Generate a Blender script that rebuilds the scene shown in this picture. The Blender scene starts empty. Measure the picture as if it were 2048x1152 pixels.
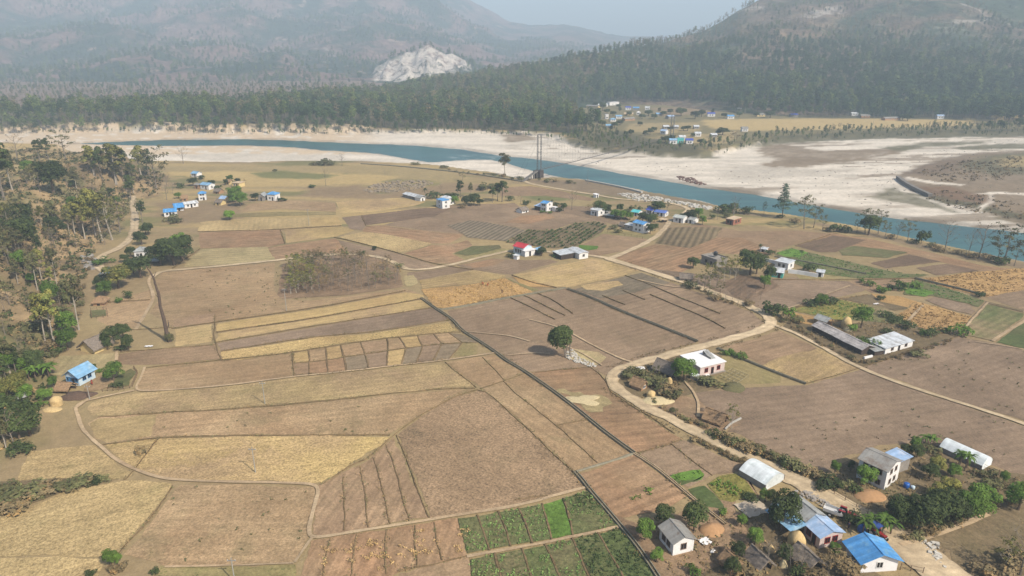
import bpy, bmesh, math, random
import numpy as np
from mathutils import Vector, Matrix

# ------------------------------------------------------------------ camera, sky, sun, exposure
S = bpy.context.scene
COL = S.collection
FPX, PITCH, HCAM = 1365.0, math.radians(19.4), 80.0
SP, CP = math.sin(PITCH), math.cos(PITCH)
cam_d = bpy.data.cameras.new('camera')
cam_d.sensor_width = 36.0
cam_d.lens = 36.0 * FPX / 2048.0
cam_d.clip_start = 0.5
cam_d.clip_end = 60000.0
cam = bpy.data.objects.new('camera', cam_d)
COL.objects.link(cam)
cam.location = (0, 0, HCAM)
cam.rotation_euler = (math.pi / 2 - PITCH, 0, 0)
S.camera = cam

SUN_EL, SUN_AZ = math.radians(44), math.radians(133)
w = bpy.data.worlds.new('World')
S.world = w
w.use_nodes = True
wt = w.node_tree
bg = wt.nodes['Background']
sky = wt.nodes.new('ShaderNodeTexSky')
sky.sky_type = 'NISHITA'
sky.sun_disc = False
sky.sun_elevation = SUN_EL
sky.sun_rotation = SUN_AZ
sky.altitude = 300
sky.air_density = 1.0
sky.dust_density = 2.5
sky.ozone_density = 1.5
wt.links.new(sky.outputs[0], bg.inputs[0])
bg.inputs[1].default_value = 0.12
sd = bpy.data.lights.new('sun', 'SUN')
sd.energy = 4.8
sd.angle = math.radians(0.6)
sd.color = (1.0, 0.93, 0.82)
sun = bpy.data.objects.new('sun', sd)
COL.objects.link(sun)
sv = Vector((math.sin(SUN_AZ) * math.cos(SUN_EL), math.cos(SUN_AZ) * math.cos(SUN_EL), math.sin(SUN_EL)))
sun.rotation_euler = sv.to_track_quat('Z', 'Y').to_euler()
sun.location = (200, -200, 300)
S.view_settings.view_transform = 'Standard'
S.view_settings.look = 'None'
S.view_settings.exposure = 0.82
S.view_settings.gamma = 1.0
S.view_settings.use_curve_mapping = False
S.cycles.use_denoising = True
S.cycles.max_bounces = 4
S.cycles.diffuse_bounces = 2
S.cycles.volume_bounces = 0
S.cycles.transparent_max_bounces = 8
S.cycles.use_adaptive_sampling = True
HAZE_DENSITY = 0.00032
ALB, BLUE = 0.52, 0.93          # surface colours below are picked as sRGB and scaled to albedo by this

rng = np.random.default_rng(7)
random.seed(7)

# ------------------------------------------------------------------ helpers
def ray(px, py):
    u = (px - 1024.0) / FPX
    v = (576.0 - py) / FPX
    return u, CP + v * SP, v * CP - SP          # x, y, z of the viewing direction

def at(px, py, z=0.0):
    dx, dy, dz = ray(px, py)
    t = (z - HCAM) / min(dz, -1e-4)
    return (dx * t, dy * t, z)

def pxm(x, y, z=0.0):                            # pixels per metre at a place
    return FPX / (y * CP + (HCAM - z) * SP)

def lin(c):
    c = np.asarray(c, float) / 255.0
    return np.where(c <= 0.04045, c / 12.92, ((c + 0.055) / 1.055) ** 2.4)

def C(r, g, b, k=None):
    l = lin((r, g, b)) * (ALB if k is None else k)
    return (float(l[0]), float(l[1]), float(l[2]) * (BLUE if k is None else 1.0), 1.0)

# value noise on numpy arrays
def _h(ix, iy, s):
    n = (ix * 374761393 + iy * 668265263 + s * 1442695041) & 0x7fffffff
    n = ((n ^ (n >> 13)) * 1274126177) & 0x7fffffff
    return ((n ^ (n >> 16)) & 0xffff) / 65535.0

def vnoise(x, y, s=0):
    x = np.asarray(x, float); y = np.asarray(y, float)
    ix = np.floor(x).astype(np.int64); iy = np.floor(y).astype(np.int64)
    fx = x - ix; fy = y - iy
    fx = fx * fx * (3 - 2 * fx); fy = fy * fy * (3 - 2 * fy)
    a = _h(ix, iy, s); b = _h(ix + 1, iy, s); c = _h(ix, iy + 1, s); d = _h(ix + 1, iy + 1, s)
    return (a * (1 - fx) + b * fx) * (1 - fy) + (c * (1 - fx) + d * fx) * fy

def fbm(x, y, s=0, o=4, g=0.5):
    t = 0; amp = 1; tot = 0
    for i in range(o):
        t = t + vnoise(x * 2 ** i + 17.3 * i, y * 2 ** i - 9.1 * i, s + i) * amp
        tot += amp; amp *= g
    return t / tot

def ridged(x, y, s=0, o=5):
    t = 0; amp = 1; tot = 0
    for i in range(o):
        n = 1 - np.abs(2 * vnoise(x * 2 ** i + 3.7 * i, y * 2 ** i + 8.9 * i, s + i) - 1)
        t = t + n * n * amp; tot += amp; amp *= 0.5
    return t / tot

def sdist(X, Y, poly):                            # signed distance, positive inside
    X = np.asarray(X, float); Y = np.asarray(Y, float)
    P = np.asarray(poly, float)[:, :2]
    d2 = np.full(X.shape, 1e18); ins = np.zeros(X.shape, bool)
    n = len(P)
    for i in range(n):
        ax, ay = P[i]; bx, by = P[(i + 1) % n]
        ex, ey = bx - ax, by - ay
        wx, wy = X - ax, Y - ay
        t = np.clip((wx * ex + wy * ey) / (ex * ex + ey * ey + 1e-9), 0, 1)
        d2 = np.minimum(d2, (wx - ex * t) ** 2 + (wy - ey * t) ** 2)
        if ay != by:
            c = (ay > Y) != (by > Y)
            xi = ax + (Y - ay) * ex / ey
            ins ^= c & (X < xi)
    d = np.sqrt(d2)
    return np.where(ins, d, -d)

def sm(a, b, x):
    t = np.clip((x - a) / (b - a), 0, 1)
    return t * t * (3 - 2 * t)

def pix(poly, z=0.0):
    return [at(x, y, z)[:2] for x, y in poly]

def tag(o, label=None, cat=None, group=None, kind=None):
    if label: o['label'] = label
    if cat: o['category'] = cat
    if group: o['group'] = group
    if kind: o['kind'] = kind
    return o

def link(name, me, parent=None, mat=None):
    o = bpy.data.objects.new(name, me)
    COL.objects.link(o)
    if parent is not None: o.parent = parent
    if mat is not None and me is not None:
        if len(me.materials) == 0: me.materials.append(mat)
    return o

def empty(name, loc, rz=0.0):
    o = bpy.data.objects.new(name, None)
    o.empty_display_size = 0.3
    COL.objects.link(o)
    o.location = loc; o.rotation_euler = (0, 0, rz)
    return o

def mesh(name, verts, faces, smooth=False):
    me = bpy.data.meshes.new(name)
    me.from_pydata([tuple(v) for v in verts], [], [tuple(f) for f in faces])
    me.update()
    if smooth:
        me.polygons.foreach_set('use_smooth', [True] * len(me.polygons))
    return me

def npmesh(name, V, F, smooth=False):             # fast, F of one size
    V = np.asarray(V, np.float32); F = np.asarray(F, np.int32)
    me = bpy.data.meshes.new(name)
    me.vertices.add(len(V)); me.vertices.foreach_set('co', V.ravel())
    k = F.shape[1]
    me.loops.add(F.size); me.loops.foreach_set('vertex_index', F.ravel())
    me.polygons.add(len(F))
    me.polygons.foreach_set('loop_start', np.arange(0, F.size, k, dtype=np.int32))
    me.polygons.foreach_set('loop_total', np.full(len(F), k, np.int32))
    me.update(calc_edges=True)
    me.polygons.foreach_set('use_smooth', np.full(len(F), smooth))
    return me

class MB:                                          # collects boxes, tubes, sheets into one mesh
    def __init__(s): s.v = []; s.f = []
    def quad(s, a, b, c, d):
        n = len(s.v); s.v += [a, b, c, d]; s.f.append((n, n + 1, n + 2, n + 3)); return s
    def poly(s, pts):
        n = len(s.v); s.v += list(pts); s.f.append(tuple(range(n, n + len(pts)))); return s
    def box(s, x0, x1, y0, y1, z0, z1):
        n = len(s.v)
        s.v += [(x0, y0, z0), (x1, y0, z0), (x1, y1, z0), (x0, y1, z0), (x0, y0, z1), (x1, y0, z1), (x1, y1, z1), (x0, y1, z1)]
        s.f += [(n, n + 3, n + 2, n + 1), (n + 4, n + 5, n + 6, n + 7), (n, n + 1, n + 5, n + 4), (n + 1, n + 2, n + 6, n + 5), (n + 2, n + 3, n + 7, n + 6), (n + 3, n, n + 4, n + 7)]
        return s
    def slab(s, pts, t):                           # quad given by four points, thickness t downward
        n = len(s.v)
        s.v += [tuple(p) for p in pts] + [(p[0], p[1], p[2] - t) for p in pts]
        k = len(pts)
        s.f.append(tuple(range(n, n + k)))
        s.f.append(tuple(reversed(range(n + k, n + 2 * k))))
        for i in range(k):
            j = (i + 1) % k
            s.f.append((n + j, n + i, n + k + i, n + k + j))
        return s
    def tube(s, pts, rad, k=6, cap=True):
        pts = [Vector(p) for p in pts]
        n0 = len(s.v)
        for i, p in enumerate(pts):
            d = (pts[min(i + 1, len(pts) - 1)] - pts[max(i - 1, 0)])
            if d.length < 1e-6: d = Vector((0, 0, 1))
            d.normalize()
            a = d.orthogonal().normalized() if abs(d.z) < .98 else Vector((1, 0, 0))
            a = (a - d * a.dot(d)).normalized()
            b = d.cross(a)
            r = rad[i] if hasattr(rad, '__len__') else rad
            for j in range(k):
                t = 2 * math.pi * j / k
                s.v.append(tuple(p + a * (r * math.cos(t)) + b * (r * math.sin(t))))
        for i in range(len(pts) - 1):
            for j in range(k):
                q = (j + 1) % k
                s.f.append((n0 + i * k + j, n0 + i * k + q, n0 + (i + 1) * k + q, n0 + (i + 1) * k + j))
        if cap:
            s.f.append(tuple(n0 + (len(pts) - 1) * k + j for j in range(k)))
            s.f.append(tuple(n0 + j for j in reversed(range(k))))
        return s
    def mesh(s, name, smooth=False): return mesh(name, s.v, s.f, smooth)
    def build(s, name, mat, parent=None, smooth=False):
        return link(name, s.mesh(name, smooth), parent, mat)

# ------------------------------------------------------------------ materials
def mat_new(name, rough=0.9, spec=0.2):
    m = bpy.data.materials.new(name); m.use_nodes = True
    nt = m.node_tree
    b = nt.nodes['Principled BSDF']
    b.inputs['Roughness'].default_value = rough
    b.inputs['Specular IOR Level'].default_value = spec
    return m, nt, b

def nd(nt, t, **kw):
    n = nt.nodes.new(t)
    for k, v in kw.items(): setattr(n, k, v)
    return n

def noise(nt, vec, scale, detail=4, rough=0.55, dist=0.0):
    n = nd(nt, 'ShaderNodeTexNoise')
    n.inputs['Scale'].default_value = scale; n.inputs['Detail'].default_value = detail
    n.inputs['Roughness'].default_value = rough; n.inputs['Distortion'].default_value = dist
    nt.links.new(vec, n.inputs['Vector'])
    return n.outputs['Fac']

def ramp(nt, fac, a, b, c0=0.0, c1=1.0):
    n = nd(nt, 'ShaderNodeMapRange')
    n.inputs['From Min'].default_value = a; n.inputs['From Max'].default_value = b
    n.inputs['To Min'].default_value = c0; n.inputs['To Max'].default_value = c1
    nt.links.new(fac, n.inputs['Value'])
    return n.outputs[0]

def mix(nt, fac, a, b, mode='MIX'):
    n = nd(nt, 'ShaderNodeMix', data_type='RGBA', blend_type=mode)
    for s, v in ((n.inputs[0], fac), (n.inputs[6], a), (n.inputs[7], b)):
        if isinstance(v, (int, float)): s.default_value = v
        elif isinstance(v, tuple): s.default_value = v
        else: nt.links.new(v, s)
    return n.outputs[2]

def mth(nt, op, a, b=None):
    n = nd(nt, 'ShaderNodeMath', operation=op)
    for s, v in zip(n.inputs, (a, b)):
        if v is None: continue
        if isinstance(v, (int, float)): s.default_value = v
        else: nt.links.new(v, s)
    return n.outputs[0]

def scalev(nt, col, fac):                           # colour times a factor
    n = nd(nt, 'ShaderNodeVectorMath', operation='SCALE')
    nt.links.new(col, n.inputs[0])
    if isinstance(fac, (int, float)): n.inputs['Scale'].default_value = fac
    else: nt.links.new(fac, n.inputs['Scale'])
    return n.outputs[0]

def bump(nt, b, h, strength=0.4, dist=0.3):
    n = nd(nt, 'ShaderNodeBump')
    n.inputs['Strength'].default_value = strength; n.inputs['Distance'].default_value = dist
    nt.links.new(h, n.inputs['Height']); nt.links.new(n.outputs[0], b.inputs['Normal'])

def plain(name, col, rough=0.85, var=0.15, scale=1.5, spec=0.2, obj_var=0.0, coords='obj'):
    m, nt, b = mat_new(name, rough, spec)
    tc = nd(nt, 'ShaderNodeTexCoord')
    v = tc.outputs['Object']
    f = noise(nt, v, scale, 5, 0.6)
    k = ramp(nt, f, 0.25, 0.75, 1 - var, 1 + var)
    f2 = noise(nt, v, scale * 6, 3)
    k = mth(nt, 'MULTIPLY', k, ramp(nt, f2, 0.3, 0.7, 1 - var * .6, 1 + var * .6))
    if obj_var:
        oi = nd(nt, 'ShaderNodeObjectInfo')
        k = mth(nt, 'MULTIPLY', k, ramp(nt, oi.outputs['Random'], 0, 1, 1 - obj_var, 1 + obj_var))
    rgb = nd(nt, 'ShaderNodeRGB'); rgb.outputs[0].default_value = col
    nt.links.new(scalev(nt, rgb.outputs[0], k), b.inputs['Base Color'])
    return m

def field_mat(name, c1, c2, c3, ang=0.0, sp=0.0, furrow=0.0, speck=0.0, streak=0.14, seed=0.0, fine=0.28):
    """soil / stubble: two large mottling colours, streaks along the working direction, fine litter, weeds"""
    m, nt, b = mat_new(name, 0.95, 0.1)
    g = nd(nt, 'ShaderNodeNewGeometry')
    mp = nd(nt, 'ShaderNodeMapping'); mp.inputs['Rotation'].default_value = (0, 0, -ang); mp.inputs['Location'].default_value = (seed * 13.7, seed * 7.1, 0)
    nt.links.new(g.outputs['Position'], mp.inputs['Vector'])
    v = mp.outputs[0]
    big = ramp(nt, noise(nt, v, 0.045, 5, 0.62, 0.6), 0.36, 0.64)
    col = mix(nt, big, c1, c2)
    pt = ramp(nt, noise(nt, v, 0.10, 5, 0.7, .4), .54, .68, 0, .55)
    col = mix(nt, pt, col, tuple(np.array(c1) * .45 + np.array(c3) * .55))
    ms = nd(nt, 'ShaderNodeMapping'); ms.inputs['Scale'].default_value = (0.10, 1.0, 1.0)
    nt.links.new(v, ms.inputs['Vector'])
    st = noise(nt, ms.outputs[0], 0.75, 4, 0.6)
    k = ramp(nt, st, 0.28, 0.72, 1 - streak * .7, 1 + streak * .7)
    mid = noise(nt, v, 0.42, 5, 0.7)
    k = mth(nt, 'MULTIPLY', k, ramp(nt, mid, 0.25, 0.75, 1 - .2, 1 + .2))
    k = mth(nt, 'MULTIPLY', k, ramp(nt, noise(nt, v, 0.014, 4, 0.65), 0.35, 0.65, .84, 1.16))
    k = mth(nt, 'MULTIPLY', k, ramp(nt, noise(nt, v, 0.06, 5, 0.7, 1.0), 0.3, 0.7, .84, 1.14))
    fn = noise(nt, v, 2.0, 5, 0.8)
    k = mth(nt, 'MULTIPLY', k, ramp(nt, fn, 0.28, 0.72, 1 - fine * 1.4, 1 + fine * 1.4))
    if furrow > 0 and sp > 0:
        sx = nd(nt, 'ShaderNodeSeparateXYZ'); nt.links.new(v, sx.inputs[0])
        ph = mth(nt, 'ADD', mth(nt, 'MULTIPLY', sx.outputs[1], 2 * math.pi / sp), mth(nt, 'MULTIPLY', mid, 1.6))
        wv = mth(nt, 'SINE', ph)
        k = mth(nt, 'MULTIPLY', k, ramp(nt, wv, -1, 1, 1 - furrow, 1 + furrow))
    if speck > 0:
        sk = noise(nt, v, 1.5, 4, 0.7)
        big2 = noise(nt, v, 0.09, 2)
        thr = mth(nt, 'ADD', sk, mth(nt, 'MULTIPLY', big2, 0.35))
        f = ramp(nt, thr, 0.86 - speck * .13, 0.92 - speck * .13, 0, .75)
        col = mix(nt, f, col, c3)
    nt.links.new(scalev(nt, col, k), b.inputs['Base Color'])
    bump(nt, b, fn, 0.5, 0.12)
    return m
# ------------------------------------------------------------------ the lie of the land
BED = [(-500, 262), (60, 263), (220, 261), (350, 262), (500, 264), (640, 264), (760, 264), (880, 262), (960, 264), (1100, 268), (1140, 284),
       (1190, 299), (1240, 302), (1330, 309), (1400, 312), (1450, 302), (1500, 290), (1560, 281), (1640, 276), (1750, 271), (1900, 268), (2048, 266), (2700, 262),
       (2700, 620), (2300, 575), (2048, 532), (1960, 514), (1850, 490), (1700, 457), (1560, 432), (1440, 417), (1400, 408), (1290, 388), (1170, 364), (1110, 360), (1040, 362), (1000, 352),
       (860, 333), (720, 326), (600, 325), (500, 329), (330, 326), (250, 322), (100, 300), (-500, 300)]
WAT = [(150, 287), (200, 284), (330, 279), (480, 277.5), (560, 279), (700, 285), (830, 290), (930, 298), (1000, 310), (1100, 320), (1200, 338),
       (1300, 355), (1400, 373), (1500, 386), (1600, 404), (1700, 421), (1800, 436), (1900, 447), (2048, 463), (2300, 500), (2700, 560),
       (2700, 640), (2300, 580), (2048, 531), (1960, 512), (1850, 488), (1700, 455), (1560, 430), (1440, 415), (1330, 395), (1250, 378), (1170, 363), (1120, 354),
       (1060, 341), (1020, 328), (985, 319), (940, 319), (900, 322), (860, 325), (835, 321), (760, 308), (700, 303), (640, 300), (580, 294), (500, 291), (400, 291), (300, 291), (200, 289)]
ISL = [(1790, 352), (1830, 332), (1880, 318), (1930, 308), (2048, 300), (2700, 285), (2700, 520), (2048, 452), (1990, 425), (1930, 415), (1880, 398), (1840, 380), (1812, 368)]
HILL = [(-500, 960), (0, 930), (70, 880), (88, 800), (105, 710), (160, 620), (160, 545), (183, 505), (238, 472), (254, 440), (260, 400), (318, 394),
        (336, 360), (322, 338), (200, 330), (60, 332), (-500, 332)]
BEDW, WATW, ISLW, HILLW = pix(BED, -2), pix(WAT, -3.3), pix(ISL, -2.5), pix(HILL, 0)

def tab(xs, ys, ds):                                 # skyline pixels + crest distances -> tables over a = X/Y
    A = []; Z = []; D = []
    for x, y, d in zip(xs, ys, ds):
        rx, ry, rz = ray(x, y)
        A.append(rx / ry); Z.append(HCAM + d * rz / ry); D.append(d)
    return np.array(A), np.array(Z), np.array(D)

# wooded hill right of centre
RX = [560, 700, 850, 1000, 1100, 1180, 1240, 1290, 1340, 1400, 1440, 1490, 1600, 1800, 2048, 2500, 3200]
RY = [206, 200, 182, 158, 136, 116, 100, 88, 76, 58, 40, 16, -30, -70, -95, -95, -95]
RD = [1150, 1150, 1200, 1300, 1350, 1400, 1450, 1500, 1600, 1700, 1750, 1800, 1900, 2000, 2100, 2100, 2100]
RA, RZ, RDD = tab(RX, RY, RD)
RB = np.array([900, 880, 850, 860, 930, 1010, 1060, 1060, 1040, 980, 940, 920, 900, 880, 880, 880, 880.])
def hill_right(X, Y):
    a = X / np.maximum(Y, 1)
    zc = np.interp(a, RA, RZ); dc = np.interp(a, RA, RDD); b = np.interp(a, RA, RB)
    t = (Y - b) / (dc - b)
    up = np.clip(t, 0, 1)
    prof = 0.15 * up + 0.85 * up ** 1.25
    down = np.clip(1 - (t - 1) * 0.9, 0, 1)
    z = zc * np.where(t < 1, prof, down)
    r = ridged(X / 330 + 5, Y / 420, 11, 5)
    z = z + (r - 0.5) * 62 * sm(0.05, 0.6, up) * sm(10, 90, zc) * (0.35 + 0.65 * sm(1.0, .72, t))
    z = z + (fbm(X / 60, Y / 60, 21, 3) - .5) * 10 * sm(0.05, .4, up)
    return np.where(t <= 0, -3.0, z)

# far mountains
MX = [-2200, -900, -300, 0, 300, 600, 800, 880, 940, 980, 1020, 1060, 1130, 1160, 1220, 1260, 1300, 1400, 1600, 2400]
MY = [-190, -190, -170, -150, -130, -95, -55, -25, 2, 22, 44, 50, 48, 54, 68, 73, 72, 78, 80, 80]
MD = [5200] * 7 + [5200, 5200, 5200, 5200, 5200, 5100, 5100, 5200, 5300, 5300, 5300, 5300, 5300]
MA, MZ, MDD = tab(MX, MY, MD)
# nearer foothills in front of them
FX = [-2200, -600, -100, 0, 60, 130, 200, 260, 330, 420, 500, 580, 660, 720, 800, 900, 980, 1050, 1120, 1180, 1240, 1400, 2400]
FY = [60, 60, 62, 60, 70, 50, 44, 56, 82, 74, 92, 84, 120, 138, 122, 112, 118, 124, 128, 130, 134, 140, 140]
FA, FZ, FDD = tab(FX, FY, [2900] * len(FX))
# bluff with the white quarry face
QX = [640, 700, 742, 752, 768, 782, 800, 812, 828, 842, 851, 858, 866, 878, 890, 905, 920, 938, 970, 1010, 1080, 1200]
QY = [186, 174, 148, 136, 128, 116, 112, 104, 103, 96, 89, 88, 98, 102, 111, 108, 116, 128, 146, 160, 170, 185]
QA, QZ, _ = tab(QX, QY, [1950] * len(QX))
def mountains(X, Y):
    a = X / np.maximum(Y, 1)
    zc = np.interp(a, MA, MZ); dc = np.interp(a, MA, MDD)
    t = np.clip((Y - 1650) / (dc - 1650), 0, 1)
    z1 = zc * (0.06 * t + 0.94 * t ** 1.7)
    z1 = np.where(Y > dc, zc * np.clip(1 - (Y - dc) / 2600, 0, 1), z1)
    r = ridged(X / 780 + 2.2, Y / 1100 + 4, 31, 6)
    z1 = z1 + (r - .45) * 300 * np.clip((zc - 150) / 400, .06, 1) * sm(.06, .55, t) * (1 - .8 * sm(.82, 1.0, t))
    fz = np.interp(a, FA, FZ)
    s = (Y - 2900) / np.where(Y < 2900, 1350, 700)
    z2 = fz * np.clip(1 - np.abs(s), 0, 1) ** 1.1
    r2 = ridged(X / 420, Y / 520 + 9, 41, 6)
    z2 = z2 + (r2 - .5) * 100 * sm(1.0, .55, np.abs(s)) * (.45 + .55 * sm(0.03, .4, np.abs(s)))
    qz = np.interp(a, QA, QZ)
    inside = sm(QA[0], QA[2], a) * sm(QA[-1], QA[-4], a)
    q = (Y - 1730) / 220
    z3 = qz * np.clip(q, 0, 1) ** 0.8 * np.clip(1 - (Y - 1950) / 500, 0, 1) * inside
    z3 = z3 + (ridged(X / 38, Y / 160, 51, 5) - .5) * 34 * sm(0, .3, q) * sm(1.0, .8, q) * inside
    z = np.maximum(np.maximum(z1, z2), z3)
    return np.where(Y < 1500, -3, z + (fbm(X / 45, Y / 45, 61, 3) - .5) * 14 - 4 * sm(1800, 1500, Y))

def ground_z(X, Y):
    X = np.asarray(X, float); Y = np.asarray(Y, float)
    wob = (fbm(X / 14, Y / 14, 3, 3) - .5)
    dbed = sdist(X, Y, BEDW) + wob * 8 * sm(260, 420, Y)
    near = Y < 560 + X * -0.2
    z = -2.9 * sm(-1, 5, dbed)
    z = z + (fbm(X / 30, Y / 12, 5, 3) - .5) * 0.9 * sm(3, 20, dbed)
    disl = sdist(X, Y, ISLW)
    z = z + 0.9 * sm(0, 8, disl)
    dw = sdist(X, Y, WATW) + wob * 3
    z = np.where(dbed > -8, z - 2.6 * sm(-2.5, 7, dw), z)
    cl = sm(-.5, -9, dbed + wob * 2) * (Y > 560) * sm(-.16, -.26, X / np.maximum(Y, 1)); z = z + 5.5 * cl
    dh = sdist(X, Y, HILLW)
    rough = (fbm(X / 16, Y / 16, 7, 4) - .5)
    h = 13.5 * sm(0, 42, dh + rough * 16) + np.clip(dh, 0, 200) * 0.03
    h = h + rough * 5 * sm(2, 20, dh) + (ridged(X / 22, Y / 30, 9, 3) - .4) * 4 * sm(3, 16, dh) * sm(60, 30, dh)
    z = np.where(dh > -2, np.maximum(h, z), z)
    far = sm(680, 860, Y)
    z = z + far * (fbm(X / 90, Y / 90, 13, 3) - .5) * 3 * sm(-3, -40, dbed)
    return z

def hit(px, py):                                      # the ground point seen at a photo pixel
    dx, dy, dz = ray(px, py)
    t0 = HCAM / max(-dz, 0.01)
    ts = np.linspace(t0 * 0.6, t0 * 1.12, 90)
    zz = HCAM + dz * ts
    g = ground_z(dx * ts, dy * ts)
    k = np.argmax(zz <= g)
    if zz[k] > g[k]: return at(px, py, 0)
    if k == 0: k = 1
    f = (zz[k - 1] - g[k - 1]) / ((zz[k - 1] - g[k - 1]) - (zz[k] - g[k]) + 1e-9)
    t = ts[k - 1] + (ts[k] - ts[k - 1]) * f
    return (dx * t, dy * t, float(ground_z([dx * t], [dy * t])[0]))

# ------------------------------------------------------------------ ground sheet
SAND = np.array(C(220, 207, 188, .69)[:3]); SAND2 = np.array(C(204, 192, 174, .64)[:3])
SCRUB = np.array(C(150, 130, 108)[:3]); SCRUBG = np.array(C(118, 112, 86)[:3]); DRY = np.array(C(182, 160, 118)[:3])
DRY2 = np.array(C(160, 136, 108)[:3]); EARTH = np.array(C(186, 158, 122)[:3]); LITTER = np.array(C(140, 120, 92)[:3]); FARG = np.array(C(112, 106, 80)[:3])
PLOUGH = np.array(C(150, 128, 108)[:3]); RED = np.array(C(160, 128, 106)[:3]); GRN = np.array(C(128, 128, 84)[:3]); GOLD = np.array(C(206, 178, 126)[:3])
PAINT = [  # (pixel polygon, height, colour, edge softness in m, breakup)
 ([(1040, 362), (1170, 364), (1290, 388), (1400, 406), (1440, 415), (1400, 412), (1290, 402), (1190, 392), (1100, 378)], -1, SCRUB, 3, .5),
 ([(1500, 300), (1560, 288), (1600, 296), (1650, 303), (1720, 298), (1800, 300), (1760, 312), (1690, 318), (1600, 322), (1540, 316)], -3, SCRUB, 5, 1.1),
 ([(1515, 330), (1560, 318), (1700, 318), (1805, 300), (1800, 308), (1700, 324), (1600, 335), (1540, 341)], -3, SCRUB, 5, .5),
 ([(1425, 345), (1500, 330), (1640, 340), (1720, 338), (1640, 352), (1500, 362), (1430, 360)], -3, SAND2 * .9, 6, .9),
 ([(1750, 296), (1850, 286), (1980, 282), (1960, 288), (1850, 295), (1800, 303)], -3, SCRUBG, 4, 1.1),
 ([(1900, 298), (1960, 290), (2100, 284), (2100, 296), (1960, 300)], -3, SCRUBG, 4, .9),
 ([(1740, 395), (1790, 372), (1800, 385), (1860, 402), (1940, 428), (2048, 448), (2048, 440), (1900, 425)], -3, SCRUBG, 3, 1.5),
 ([(1190, 302), (1260, 304), (1330, 312), (1440, 315), (1420, 305), (1300, 300)], -2, SCRUBG, 4, .6),
 ([(1130, 284), (1190, 292), (1250, 308), (1200, 305), (1150, 294)], -3, SCRUBG * .9, 3, .6),
 ([(1000, 270), (1050, 270), (1080, 280), (1020, 285)], -3, SCRUB, 4, 1.4),
 ([(330, 310), (560, 306), (680, 310), (700, 320), (560, 322), (420, 322)], -3, SAND2, 4, .8),
 (ISL, -2.5, SCRUB, 6, .35),
 ([(1900, 330), (1980, 310), (2100, 302), (2100, 345), (1990, 350)], -2, SCRUBG, 8, .7),
 ([(1990, 318), (2100, 306), (2100, 330), (2010, 333)], -2, DRY, 6, .5),
 ([(1820, 385), (1900, 392), (2000, 420), (2100, 440), (2100, 452), (1980, 420), (1880, 402)], -2, SCRUBG * .85, 3, .6),
 ([(1940,388),(1990,384),(2060,388),(2060,391),(1990,388),(1945,392)], -2.3, SAND, 1.5, .2), ([(1976,384),(1988,386),(1984,408),(1958,419),(1954,417),(1974,404)], -2.3, SAND, 1.5, .2), ([(1810,354),(1870,364),(1930,371),(1925,374),(1860,368),(1812,359)], -2.4, SAND, 1.5, .4),
 ([(1818,376),(1900,374),(1975,392),(1972,408),(1900,400)], -2.3, np.array(C(140, 112, 90)[:3]), 4, .9), ([(1810,345),(1860,325),(1940,318),(1900,345),(1840,352)], -2.4, np.array(C(138, 118, 100)[:3]), 4, .9),
 # far terrace beyond the river
 ([(1160, 215), (1350, 205), (1450, 222), (1600, 235), (1960, 238), (2100, 240), (2100, 262), (1900, 264), (1640, 270), (1480, 288), (1400, 306), (1330, 300), (1200, 292), (1160, 262)], 0, DRY2 * .5 + GRN * .5, 8, .8),
 ([(1400, 240), (1700, 236), (1950, 240), (1950, 250), (1700, 258), (1500, 262), (1420, 256)], 0, GOLD, 5, .25),
 ([(1260, 246), (1400, 244), (1400, 262), (1330, 268), (1250, 262)], 0, DRY, 4, .4),
 ([(1280, 276), (1480, 262), (1460, 285), (1400, 292), (1290, 284)], 0, DRY, 4, .5),
 ([(1300, 216), (1420, 212), (1440, 226), (1320, 232)], 0, DRY2, 6, .6),
 ([(1980, 232), (2100, 228), (2100, 240), (1990, 241)], 0, GOLD, 6, .4),
 ([(1180, 268), (1240, 262), (1290, 275), (1400, 290), (1400, 308), (1300, 303), (1190, 292)], 0, SCRUBG * .8, 5, .5),
 ([(1480, 290), (1560, 272), (1750, 262), (2100, 256), (2100, 267), (1750, 272), (1560, 281)], 0, SCRUBG * .85, 5, .4),
 # near-side meadows by the river
 ([(320, 332), (500, 332), (720, 330), (870, 340), (960, 358), (1040, 372), (900, 366), (700, 348), (500, 344), (330, 345)], 0, DRY * .95, 5, .3),
 ([(330, 344), (480, 342), (640, 345), (800, 352), (700, 360), (520, 358), (400, 362)], 0, GOLD, 3, .5),
 ([(460, 360), (600, 350), (700, 352), (800, 354), (760, 366), (620, 372), (480, 376)], 0, GOLD * .95, 3, .7),
 ([(500, 346), (560, 342), (680, 350), (640, 358), (520, 356)], 0, GRN, 3, .6),
 ([(620, 376), (720, 368), (760, 388), (900, 366), (1010, 372), (960, 380), (860, 398), (700, 398), (600, 392)], 0, DRY2, 5, .4),
 ([(1000, 372), (1120, 386), (1190, 396), (1180, 412), (1060, 408), (1000, 396)], 0, DRY * .92, 3, .5),
 ([(1050, 390), (1110, 388), (1150, 396), (1120, 402), (1060, 402)], 0, GRN, 3, .4),
 ([(1430, 424), (1560, 436), (1760, 476), (1960, 522), (2100, 548), (2100, 536), (1960, 514), (1700, 457), (1560, 432), (1440, 417)], 0, SCRUB, 3, .5),
 ([(300, 405), (480, 405), (500, 430), (460, 445), (320, 450)], 0, DRY2, 5, .5),
]
WBX = [ray(x, 200)[0] / ray(x, 200)[1] for x in (-600, 0, 300, 540, 700, 800, 880, 960)]
def wood_back(a): return np.interp(a, WBX, [790, 800, 870, 960, 1090, 1220, 1500, 9000])
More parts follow.
